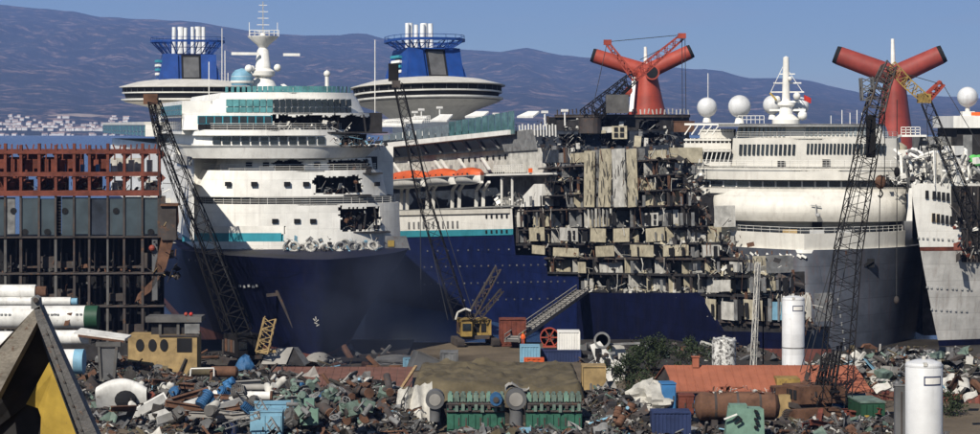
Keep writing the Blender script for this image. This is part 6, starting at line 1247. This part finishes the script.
t_ = thing('steel_bin', 'dark grey open steel bin lying tilted at the edge of the dirt ramp', 'bin', (gx(432, 280), 280, 2.1), .3); MB().add([(-3, -1, 0), (3, -1, 0), (3, 1.5, 0), (-3, 1.5, 0), (-2, -1, 2.4), (1.2, -1, .9), (1.2, 1.5, .9), (-2, 1.5, 2.4)], BOXF).obj('casing', MAT['crane_grey'], t_); quad(t_, 'lip', MAT['frame_grey'], [V((-2.1, -1.05, 2.3)), V((-2, -1.05, 2.5)), V((1.3, -1.05, 1.0)), V((1.2, -1.05, .85))])
container('rusty grey skip beside the tilted steel bin', 440, 458, 352, 366, 283, MAT['cabin_grey'], ribs=3, name='steel_skip', cat='skip'); container('small pale blue crate at the foot of the dark bow', 403, 413, 358, 369, 281, MAT['light_blue'], ribs=3, name='steel_crate', cat='crate', d=1.2)
blob('debris_mound', 'low grey earth mound at the crest of the dirt ramp', 'mound', 398, 364, 6, 1.2, MAT['concrete'], 9)
t_ = thing('ship_fragment', 'torn white superstructure fragment slumped beside the dark bush', 'ship fragment', (gx(607, 268), 268, 2)); P = lambda px, py, d=0: loc(px, py, 268 + d, t_)
quad(t_, 'torn_plate', MAT['white_paint'], [P(590, 345), P(600, 341), P(612, 357), P(626, 366), P(622, 384), P(612, 388), P(604, 374), P(596, 362)]); quad(t_, 'torn_plate', MAT['cabin_white'], [P(612, 343, 2), P(624, 346, 2), P(628, 360, 2), P(612, 358, 2)])
for px, py in ((598, 352), (607, 362), (614, 371)): p = P(px, py, -.15); ubox('cut_window', MAT['black'], t_, p, (.7, .2, .9))
MB().tube(P(600, 337, 1), P(603, 337, 1), .5, n=14).obj('pipe_mouth', MAT['cabin_grey'], t_); MB().bar(P(590, 345, 1), P(640, 343, 1), .25).obj('deck_edge', MAT['cabin_grey'], t_); MB().lathe([(.75, -.12), (1.0, -.12), (1.0, .12), (.75, .12), (.75, -.12)], 18, P(602, 340), M.Rotation(pi / 2, 3, 'X')).obj('port_ring', MAT['cabin_grey'], t_)
debris('torn_scrap', t_, [(P(588, 0).x, P(632, 0).x, -.5, 2.5, 0, P(0, 350).z)], 90, .7, [MAT['cabin_white'], MAT['frame_dark'], MAT['cabin_grey']], 33)
# ---------------------------------------------------------------- tanks, mast, shed
def tank(label, px0, px1, pyt, Y, z0, m, legend=True, band=None, cap=.35):
    r = (px1 - px0) / 2 * Y / F; zt = gz(pyt, Y); t_ = thing('storage_tank', label, 'tank', (gx((px0 + px1) / 2, Y), Y, z0)); h = zt - z0
    MB().lathe([(r, 0), (r, h - cap), (r * .93, h - cap * .6), (r * .5, h - cap * .1), (.01, h)], 40, (0, 0, 0)).obj('shell', m, t_, 35); MB().lathe([(r * 1.015, h - cap - .12), (r * 1.015, h - cap)], 40).obj('top_rim', m, t_, 35)
    MB().tube((0, 0, h - .05), (0, 0, h + .2), r * .12, n=10).obj('vent_cap', MAT['cabin_white'], t_)
    for k in range(3): a = 2 * pi * k / 3 + .4; MB().box(-.12, .12, -.12, .12, h - cap, h - cap + .25).obj('lifting_lug', MAT['cabin_white'], t_).location = (r * .97 * cos(a), r * .97 * sin(a), 0)
    if band: MB().lathe([(r * 1.01, band), (r * 1.02, band + .04), (r * 1.01, band + .14)], 40).obj('ring_seam', MAT['cabin_grey'], t_, 35)
    if legend:
        def plate(nm, mm, a0, a1, z0_, z1_, rr):
            mb = MB(); n = 10; mb.grid([[(rr * cos(a0 + (a1 - a0) * i / n), rr * sin(a0 + (a1 - a0) * i / n), z) for i in range(n + 1)] for z in (z0_, z1_)]); mb.obj(nm, mm, t_)
        c0 = -pi / 2 + .25; plate('label_border', MAT['dark_blue'], c0 - .45, c0 + .62, h - cap - r * 1.05, h - cap - r * .55, r * 1.008); plate('label_plate', W_, c0 - .38, c0 + .55, h - cap - r * .97, h - cap - r * .63, r * 1.012)
    return t_, r, h
tank('tall white cylindrical tank close by, cut by the bottom edge', 905.5, 942.5, 359, 150, 8.2, MAT['tank_white'], band=None)
t_, r, h = tank('slim white cylindrical tank rising behind the orange roof', 782, 804.5, 295.5, 252, 2, MAT['tank_white'], band=5.6)
t_, r, h = tank('squat white tank with peeling black-speckled paint by the bush', 712, 736, 337, 268, 2, mat('peeling', (.62, .61, .57), .7, var=.2, rust=.62, rc=(.07, .065, .06), sc_=.9), False)
t_ = thing('post_cabinet', 'narrow grey steel post beside the near white tank', 'post', (gx(900, 152), 152, 7.4)); p = loc(896, 386, 152, t_); MB().box(-.33, .36, 0, .5, 0, p.z).obj('column', MAT['crane_grey'], t_); MB().box(-.38, .41, -.05, .55, p.z, p.z + .08).obj('cap', MAT['cabin_grey'], t_); ubox('conduit', MAT['frame_dark'], t_, (.1, -.04, p.z * .5), (.08, .08, p.z * .9))
t_ = thing('lattice_mast', 'white lattice mast standing behind the orange roof', 'mast', (gx(763, 256), 256, 2)); MB().lattice((0, 0, 0), loc(763, 299, 256, t_), 1.9, .7, 11, .06).obj('lattice', MAT['ship_white'], t_); MB().lattice((-1.2, .5, 0), loc(758, 262, 256, t_), .5, .4, 14, .05).obj('thin_mast', MAT['cabin_white'], t_)
sh = thing('orange_roof_shed', 'long shed with a bright orange roof and blue walls', 'shed', (gx(768, 240), 240, 2)); P = lambda px, py, Y: loc(px, py, Y, sh)
n = 24
for k in range(n):
    u0, u1 = k / n, (k + .985) / n; a, b = 675 + 197 * u0, 675 + 197 * u1; c_, d_ = 664 + 191 * u0, 664 + 191 * u1
    quad(sh, 'roof_panel', MAT['roof_orange'], [P(a, 390.5, 236.5), P(b, 390.5, 236.5), P(d_, 365, 242.5), P(c_, 365, 242.5)], (0, 0, -.1))
    ubox('roof_seam', MAT['roof_orange'], sh, (P(a, 390.5, 236.5) + P(c_, 365, 242.5)) / 2 + V((0, 0, .03)), (.06, (P(a, 390.5, 236.5) - P(c_, 365, 242.5)).length, .06), (math.atan2(P(c_, 365, 242.5).z - P(a, 390.5, 236.5).z, 6), 0, 0))
quad(sh, 'rear_roof', MAT['roof_orange'], [P(664, 365, 242.5), P(855, 365, 242.5), P(850, 385, 248), P(650, 385, 248)], (0, 0, -.1))
a, b = P(680, 415, 237.2), P(866, 391, 237.2); MB().box(a.x, b.x, -2.6, 7.4, 0, b.z - .1).obj('wall', MAT['bright_blue'], sh); MB().box(P(674, 0, 236.5).x, P(871, 0, 236.5).x, -3.55, -3.4, b.z - .12, b.z + .06).obj('gutter', MAT['roof_brown'], sh)
quad(sh, 'gable', MAT['frame_dark'], [P(678, 389, 237), P(666, 367, 242.4), P(652, 386, 247.5)], (.15, 0, 0))
MB().box(-.35, .35, -.35, .35, 0, 1.1).box(-.45, .45, -.45, .45, 1.1, 1.2).obj('chimney', MAT['roof_orange'], sh).location = P(695.5, 367, 242)
for px0, px1 in ((844, 851), (826, 833)): p0, p1 = P(px0, 412, 237), P(px1, 394, 237); f_ = MB().box(p0.x, p1.x, -2.85, -2.6, p0.z, p1.z).obj('window_frame', W_, sh); MB().box(p0.x + .12, p1.x - .12, -2.9, -2.8, p0.z + .15, p1.z - .15).obj('pane', MAT['dark_glass'], f_)
p0, p1 = P(860, 404, 237), P(869, 396, 237); MB().box(p0.x, p1.x, -2.9, -2.6, p0.z, p1.z).obj('white_board', W_, sh)
cabinet('sky-blue cabin panel with small windows beside the white sheet', 662, 676, 384, 412, 230, MAT['bright_blue'], 1, .1, name='blue_cabin', cat='cabin')
blob('white_sheet_bundle', 'crumpled off-white sheeting heaped beside the blue cabin', 'sheeting', 653, 412, 5.2, 3.4, MAT['pale_tarp'], 5, Y=232, sharp=.55)
cabinet('orange-red crate left of the brown tank', 679, 694, 396, 414, 229, MAT['rust_red'], 2, name='red_crate', cat='crate')
t_, r, L_, q = cyl('big brown rusted tank lying in front of the orange roof', 700, 774, 392, 420, 226, MAT['rust_brown'], 'rusty_tank', 'tank', True)
for k in (-.3, 0, .3): MB().lathe([(r * 1.02, -.12), (r * 1.02, .12)], 28, (0, 0, r) + q @ V((0, 0, k * L_)) if False else V((0, 0, r)) + q @ V((0, 0, k * L_)), q).obj('hoop', MAT['frame_dark'], t_, 40)
for x in (-2.4, 2.4): ubox('saddle', MAT['frame_dark'], t_, (x, 0, -.25), (.6, 2.6, .8))
debris('loose_scrap', t_, [(-3, 4, -.5, .8, 2 * r - .1, 2 * r + .5)], 40, .5, [MAT['rust_red'], MAT['cabin_white'], MAT['rust_brown']], 37)
t_ = thing('mint_machine', 'mint-green cast machine housing with black fittings at the bottom edge', 'machine', (gx(744, 216), 216, 1.6)); P = lambda px, py, d=0: loc(px, py, 216 + d, t_); p0, p1 = P(725, 440), P(765, 408)
MB().add([(p0.x, 0, 0), (p1.x, 0, 0), (p1.x, 2.4, 0), (p0.x, 2.4, 0), (p0.x + .3, .2, p1.z), (p1.x - .1, .2, p1.z - .1), (p1.x - .3, 2.2, p1.z - .1), (p0.x + .5, 2.2, p1.z)], BOXF).obj('housing', MAT['mint_green'], t_); MB().box(p0.x + .5, p0.x + 2.2, .3, 1.6, p1.z - .05, p1.z + .3).obj('top_cover', MAT['mint_green'], t_)
for k in range(5): p = P(756 + (k % 2) * 1.5, 411 + 4 * k, -.1); ubox('black_fitting', MAT['black'], t_, p, (.35, .3, .22), (0, .4, 0))
MB().bar(P(724, 419, -.4), P(737, 414, -.4), .14).obj('lever', W_, t_); MB().pipe([P(733, 420, -.3), P(738, 416, -.4), P(742, 420, -.3), P(736, 424, -.3)], .1).obj('pipe_loop', MAT['black'], t_)
# ---------------------------------------------------------------- fence, trucks at the right
fn = thing('corrugated_fence', 'rusty corrugated sheet fence sloping before the baled scrap', 'fence', (gx(920, 246), 246, 2))
for k in range(34):
    px = 868 + 3.9 * k; Yf = 250 - .16 * k; top = 388 + .44 * (px - 868) * .55; a = at(px, top, Yf) - V(fn.location); h = max(1.0, a.z)
    ubox('fence_sheet', MAT['fence_rust'] if k % 3 else MAT['roof_brown'], fn, (a.x, Yf - 246, h / 2), (.47, .07 + .02 * (k % 2), h + .1 * (k * 7 % 3)), (0, 0, .35 if k % 2 else -.35))
for q in range(3): a, b = at(868, 391 + 7 * q, 249.8) - V(fn.location), at(1000, 423 + 7 * q, 244.4) - V(fn.location); MB().bar(a, b, .1).obj('fence_rail', MAT['rust_brown'], fn)
for k in range(12): px = 946 + 5 * k; a = at(px, 418 + k * .6, 228); t2 = MB().bar(a + V((0, 0, -2.2)), a, .08)
tr = thing('lorry', 'green-sided lorry parked behind the near white tank', 'lorry', (gx(877, 226), 226, 2), .1); P = lambda px, py: loc(px, py, 226, tr)
p0, p1 = P(863, 424), P(888, 404); MB().box(p0.x, p1.x, 1, 6, .9, p1.z).obj('cargo_body', MAT['green_paint'], tr); MB().box(p0.x - .05, p1.x + .05, .9, 6.1, p1.z, p1.z + .15).obj('body_rim', MAT['mint_dull'], tr)
for k in range(4): ubox('side_board', MAT['green_paint'], tr, (p0.x + (p1.x - p0.x) * (k + .5) / 4, .95, (1 + p1.z) / 2), ((p1.x - p0.x) / 4 * .85, .12, (p1.z - 1) * .8))
for y in (1.6, 5.0):
    for x in (p0.x + .1, p1.x - .1): MB().tube((x - .15, y, .5), (x + .15, y, .5), .5, n=16).obj('wheel', MAT['black'], tr, 40)
p = P(869, 420); ubox('number_plate', MAT['yellow_paint'], tr, (p.x, .9, p.z + .3), (.5, .06, .2))
vn = thing('pickup_truck', 'white pickup cab at the bottom edge beside the near tank', 'pickup', (gx(880, 206), 206, 1.9), 1.2)
rows = []
for x in (-.85, .85): rows.append([(x, y, z) for y, z in ((-2.2, .4), (-2.2, 1.0), (-1.1, 1.15), (-.5, 1.75), (.6, 1.8), (.8, 1.1), (2.3, 1.05), (2.3, .4))])
mb = MB(); mb.grid(rows, wrap=True); mb.add(rows[0], [tuple(range(8))]); mb.add(rows[1], [tuple(reversed(range(8)))]); mb.obj('body', MAT['ship_white'], vn)
for x in (-.87, .87): quad(vn, 'side_window', MAT['dark_glass'], [V((x, -.9, 1.2)), V((x, .5, 1.2)), V((x, .5, 1.65)), V((x, -.45, 1.65))], (.01 * x, 0, 0))
quad(vn, 'windscreen', MAT['dark_glass'], [V((-.75, -1.08, 1.2)), V((.75, -1.08, 1.2)), V((.7, -.56, 1.7)), V((-.7, -.56, 1.7))], (0, -.02, .02))
for y in (-1.4, 1.5):
    for x in (-.82, .82): MB().tube((x - .12, y, .36), (x + .12, y, .36), .36, n=16).obj('wheel', MAT['black'], vn, 40)
# ---------------------------------------------------------------- bushes behind the orange roof
def bush(label, px, py, w_, h_, seed, n=2600, name='bush'):
    Y = gy(py); t_ = thing(name, label, 'bush', (gx(px, Y), Y, 2)); rnd = random.Random(seed); cl = [(rnd.gauss(0, w_ * .24), rnd.gauss(0, w_ * .22), h_ * rnd.uniform(.2, .85), rnd.uniform(.5, 1.1)) for _ in range(22)]
    for nm, mm, q in (('crown', 'leaf_dark', .65), ('crown', 'leaf_mid', .35)):
        mb = MB()
        for k in range(int(n * q)):
            c_ = rnd.choice(cl); d = V((rnd.gauss(0, 1), rnd.gauss(0, 1), rnd.gauss(0, .8))).normalized() * c_[3] * rnd.random() ** .4 * (1.15 if mm == 'leaf_mid' else 1); p = V((c_[0], c_[1], c_[2])) + d; s_ = rnd.uniform(.06, .22)
            u = V((rnd.uniform(-1, 1), rnd.uniform(-1, 1), rnd.uniform(-1, 1))).normalized(); v = u.cross(V((rnd.uniform(-1, 1), rnd.uniform(-1, 1), rnd.uniform(-1, 1)))).normalized(); mb.add([p - u * s_, p + v * s_ * .5, p + u * s_, p - v * s_ * .5], [(0, 1, 2, 3)])
        mb.obj(nm, MAT[mm], t_)
    for k in range(7):
        c_ = cl[k]; MB().tube((0, 0, 0), (c_[0] * .5, c_[1] * .5, c_[2] * .6), .12, .07, n=6).tube((c_[0] * .5, c_[1] * .5, c_[2] * .6), (c_[0], c_[1], c_[2]), .07, .03, n=5).obj('limb', MAT['bark'], t_)
bush('dark leafy bush right behind the torn white fragment', 628, 392, 4.6, 5.0, 1); bush('taller dark bush against the ramp of the brown hull', 652, 376, 5.6, 5.6, 2, 3600); bush('thin dark bush next to the peeling tank', 692, 374, 4.5, 5.0, 3, 1500); bush('low bush below the off-white sheeting side of the shed', 640, 404, 4.5, 3.4, 4, 1500); bush('small scrubby bush in front of the rusty fence', 950, 415, 2.6, 2.6, 5, 900)
# ---------------------------------------------------------------- countable machine parts lying about
rnd = random.Random(404)
def pump(m):
    r = thing('pump_casing', '', 'pump'); MB().tube((0, 0, .1), (0, 0, .9), .42, .36, n=12).ball((0, 0, .9), .36, 12).obj('casing', m, r, 50); MB().tube((-.8, 0, .45), (.8, 0, .45), .18, n=10).obj('branch_pipe', m, r, 50)
    for s_ in (-1, 1): MB().tube((s_ * .8, 0, .45), (s_ * .88, 0, .45), .32, n=12).obj('flange', m, r, 50)
    MB().tube((0, 0, 1.2), (0, 0, 1.5), .1, n=8).obj('spindle', MAT['frame_dark'], r); return r
def motor(m):
    r = thing('electric_motor', '', 'motor'); MB().tube((-.7, 0, .5), (.6, 0, .5), .45, n=16).obj('housing', m, r, 40); MB().tube((.6, 0, .5), (1.0, 0, .5), .1, n=8).obj('shaft', MAT['steel_worn'], r)
    for k in range(6): MB().lathe([(.45, -.03), (.52, -.03), (.52, .03), (.45, .03)], 14, (-.55 + .2 * k, 0, .5), M.Rotation(pi / 2, 3, 'Y')).obj('cooling_fin', m, r)
    MB().box(-.5, .4, -.4, .4, 0, .12).obj('foot', m, r); MB().box(-.2, .2, -.15, .15, .9, 1.15).obj('terminal_box', MAT['frame_dark'], r); return r
def beam(m):
    r = thing('steel_beam', '', 'beam'); L_ = 4.2; MB().box(-L_ / 2, L_ / 2, -.2, .2, 0, .05).obj('lower_flange', m, r); MB().box(-L_ / 2, L_ / 2, -.03, .03, .052, .43).obj('web', m, r); MB().box(-L_ / 2, L_ / 2, -.2, .2, .432, .48).obj('upper_flange', m, r); return r
def wheelv(m):
    r = thing('valve_wheel', '', 'valve'); MB().tube((0, 0, 0), (0, 0, .7), .14, n=8).obj('stem', m, r, 50); mb = MB(); mb.lathe([(.42, -.05), (.5, 0), (.42, .05), (.36, 0), (.42, -.05)], 18, (0, 0, .75)); [mb.bar((0, 0, .75), (.42 * cos(a), .42 * sin(a), .75), .06) for a in (0, pi / 2, pi, 3 * pi / 2)]; mb.obj('hand_wheel', m, r); MB().tube((-.5, 0, .15), (.5, 0, .15), .2, n=10).obj('valve_body', m, r, 50); return r
def spread(proto, label, group, spots, zf=lambda x, y: 2.9):
    for k, (px, py, z) in enumerate(spots):
        Y = (CAMH - z) * F / (py - HZ); o = proto if k == 0 else copy_tree(proto); o.location = (gx(px, Y), Y, z); o.rotation_euler = (rnd.uniform(-1.3, 1.3) if 'beam' not in o.name else rnd.uniform(-.3, .3), rnd.uniform(-.8, .8) if 'beam' not in o.name else rnd.uniform(-.3, .3), rnd.uniform(0, 6.3)); o['kind'] = 'thing'; s_ = rnd.uniform(.9, 1.35) * (.55 if 'plate' in o.name else .8 if 'drum' in o.name or 'gearbox' in o.name else 1); o.scale = (s_, s_, s_); tag(o, label, None, group)
S = lambda n, x0, x1, y0, y1, z0, z1: [(rnd.uniform(x0, x1), rnd.uniform(y0, y1), rnd.uniform(z0, z1)) for _ in range(n)]
spread(pump(MAT['mint_dull']), 'dull mint-green pump casing lying in the heap below the brown roof', 'mint pumps below the brown roof', S(6, 285, 350, 384, 416, 4.0, 5.0))
spread(pump(MAT['cabin_white']), 'dirty white pump casing lying among the fittings scrap', 'white pumps among the fittings', S(8, 130, 280, 378, 412, 3.4, 4.2))
spread(motor(MAT['tarp_blue']), 'blue electric motor lying in the machine scrap', 'blue motors in the machine scrap', S(6, 150, 345, 380, 412, 4.0, 4.8))
spread(motor(MAT['frame_grey']), 'grey electric motor lying in the machine scrap', 'grey motors in the machine scrap', S(9, 110, 330, 378, 420, 3.6, 4.6))
spread(beam(MAT['rust_brown']), 'rusty steel beam thrown on the scrap left of the pale cabinets', 'rusty beams on the scrap', S(9, 110, 250, 372, 424, 3.6, 4.2))
spread(beam(MAT['concrete']), 'pale grey steel beam thrown on the scrap', 'pale beams on the scrap', S(5, 175, 290, 380, 426, 3.6, 4.2))
spread(wheelv(MAT['cabin_grey']), 'grey hand-wheel valve sticking out of the valve heap', 'grey valves of the valve heap', S(14, 290, 400, 380, 424, 4.6, 5.6))
spread(wheelv(MAT['mint_dull']), 'mint hand-wheel valve sticking out of the valve heap', 'mint valves of the valve heap', S(4, 285, 345, 384, 415, 4.4, 5.2))
spread(beam(MAT['rust_red']), 'red-brown beam lying below the tall crane', 'red beams below the tall crane', S(6, 770, 870, 412, 428, 2.6, 3.0))
t_ = thing('green_casting', 'mint-green stepped casting standing upright in the scrap', 'casting', at(309, 425, 220)); MB().box(-.9, .9, 0, 1.2, 0, 1.6).box(-.5, .5, .1, 1.0, 1.6, 2.6).obj('block', MAT['mint_green'], t_); MB().tube((-.3, -.2, .9), (-.3, .1, .9), .3, n=12).obj('port', MAT['black'], t_)
# larger pieces one can pick out of the heaps
def gearbox(m):
    r = thing('gearbox', '', 'gearbox'); MB().box(-.9, .9, -.6, .6, 0, .9).box(-.6, .7, -.5, .5, .9, 1.3).obj('case', m, r); MB().tube((0, -.75, .5), (0, .75, .5), .42, n=16).obj('bearing_boss', MAT['frame_dark'], r, 40)
    for sx in (-1, 1): MB().tube((sx * .9, 0, .5), (sx * 1.2, 0, .5), .25, n=12).obj('coupling', MAT['steel_worn'], r, 40)
    for k in range(4): ubox('rib', m, r, (-.7 + .47 * k, -.63, .45), (.1, .1, .8))
    return r
def ladder_(m):
    r = thing('ship_ladder', '', 'ladder')
    for sy in (-.3, .3): MB().box(-2, 2, sy - .04, sy + .04, 0, .12).obj('stringer_bar', m, r)
    for k in range(9): ubox('rung', m, r, (-1.8 + .45 * k, 0, .06), (.06, .6, .06))
    return r
def platep(m):
    r = thing('bent_plate', '', 'plate'); rows = [[(-1.4 + .4 * i, -.9 + .36 * j, .35 * sin(i * .8) + .18 * NZ.noise(V((i * .7, j * .6, 1)))) for i in range(8)] for j in range(6)]; MB().grid(rows).obj('sheet', m, r, 40); MB().grid([[(x, y, z - .05) for x, y, z in q] for q in rows][::-1]).obj('underside', MAT['rust_brown'], r, 40); MB().bar(rows[0][0], rows[0][7], .12).obj('edge_angle', MAT['frame_dark'], r); return r
def reelp(m):
    r = thing('scrap_drum', '', 'drum'); MB().tube((0, 0, 0), (0, 0, 1.25), .45, n=18).obj('body', m, r, 40)
    for z in (.02, .42, .83, 1.23): MB().lathe([(.45, z - .03), (.49, z), (.45, z + .03)], 18).obj('hoop', m, r, 40)
    MB().tube((.2, 0, 1.25), (.2, 0, 1.3), .07, n=8).obj('bung', MAT['frame_dark'], r); return r
for proto, lb, gp_, sp in ((gearbox(MAT['frame_grey']), 'grey gearbox casting half sunk in the left scrap', 'grey gearboxes in the left scrap', S(7, 140, 300, 384, 428, 3.2, 3.9)), (gearbox(MAT['mint_dull']), 'dull green gearbox casting in the valve heap', 'green gearboxes in the valve heap', S(4, 300, 395, 392, 424, 4.4, 5.0)),
    (ladder_(MAT['cabin_grey']), 'grey ship ladder lying across the left scrap', 'ladders on the left scrap', S(5, 120, 290, 380, 425, 3.8, 4.2)), (platep(MAT['rust_red']), 'curled rust-red plate in the left scrap', 'curled red plates', S(5, 120, 290, 374, 424, 3.4, 4.0)), (platep(MAT['cabin_white']), 'curled pale plate on the baled scrap behind the fence', 'curled pale plates behind the fence', S(7, 875, 975, 376, 398, 4.6, 5.4)),
    (reelp(MAT['rust_brown']), 'brown oil drum standing askew in the ring scrap by the engines', 'brown drums in the ring scrap', S(5, 592, 640, 400, 428, 3.2, 3.8)), (reelp(MAT['bright_blue']), 'blue oil drum standing askew in the left scrap', 'blue drums in the left scrap', S(3, 180, 300, 376, 404, 3.6, 4.0)), (platep(MAT['cabin_grey']), 'curled grey plate lying in the ring scrap by the engines', 'curled grey plates in the ring scrap', S(5, 590, 645, 398, 428, 3.4, 4.0))):
    spread(proto, lb, gp_, sp)
# ---------------------------------------------------------------- cutting smoke drifting before the blue bow
sm = MB(); sm.ball((0, 0, 0), 1, 24); o = sm.obj('smoke', None, None, 60); o.data.materials.clear()
c = at(368, 300, 279); o.location = c; o.scale = (12, 4.5, 12)
m = bpy.data.materials.new('smoke'); m.use_nodes = True; t = m.node_tree; t.nodes.clear(); N = t.nodes
out = N.new('ShaderNodeOutputMaterial'); pv = N.new('ShaderNodeVolumePrincipled'); tc = N.new('ShaderNodeTexCoord'); nz = N.new('ShaderNodeTexNoise'); nz.inputs['Scale'].default_value = 1.5; nz.inputs['Detail'].default_value = 4
ln = N.new('ShaderNodeVectorMath'); ln.operation = 'LENGTH'; t.links.new(tc.outputs['Object'], ln.inputs[0]); t.links.new(tc.outputs['Object'], nz.inputs['Vector'])
fa = N.new('ShaderNodeMapRange'); fa.inputs[1].default_value = 1; fa.inputs[2].default_value = .1; t.links.new(ln.outputs['Value'], fa.inputs[0])
fb = N.new('ShaderNodeMapRange'); fb.inputs[1].default_value = .42; fb.inputs[2].default_value = .75; t.links.new(nz.outputs[0], fb.inputs[0])
mu = N.new('ShaderNodeMath'); mu.operation = 'MULTIPLY'; t.links.new(fa.outputs[0], mu.inputs[0]); t.links.new(fb.outputs[0], mu.inputs[1])
m2 = N.new('ShaderNodeMath'); m2.operation = 'MULTIPLY'; m2.inputs[1].default_value = .5; t.links.new(mu.outputs[0], m2.inputs[0])
pv.inputs['Color'].default_value = (.10, .12, .19, 1); t.links.new(m2.outputs[0], pv.inputs['Density']); t.links.new(pv.outputs[0], out.inputs['Volume']); o.data.materials.append(m)
tag(o, 'thin dark smoke drifting in front of the blue bow', 'smoke', kind='stuff')
# ---------------------------------------------------------------- haze
hz = MB().box(-9500, 9500, -60, 20500, -3, 1250)
o = hz.obj('haze', None)
o.data.materials.clear()
hmz = bpy.data.materials.new('haze'); hmz.use_nodes = True; t = hmz.node_tree; t.nodes.clear()
out = t.nodes.new('ShaderNodeOutputMaterial'); pv = t.nodes.new('ShaderNodeVolumePrincipled')
pv.inputs['Color'].default_value = (.33, .50, 1, 1); pv.inputs['Density'].default_value = 6.3e-5; pv.inputs['Anisotropy'].default_value = .1
t.links.new(pv.outputs[0], out.inputs['Volume']); o.data.materials.append(hmz)
tag(o, 'thin blue haze lying over the bay and hills', 'haze', kind='stuff')
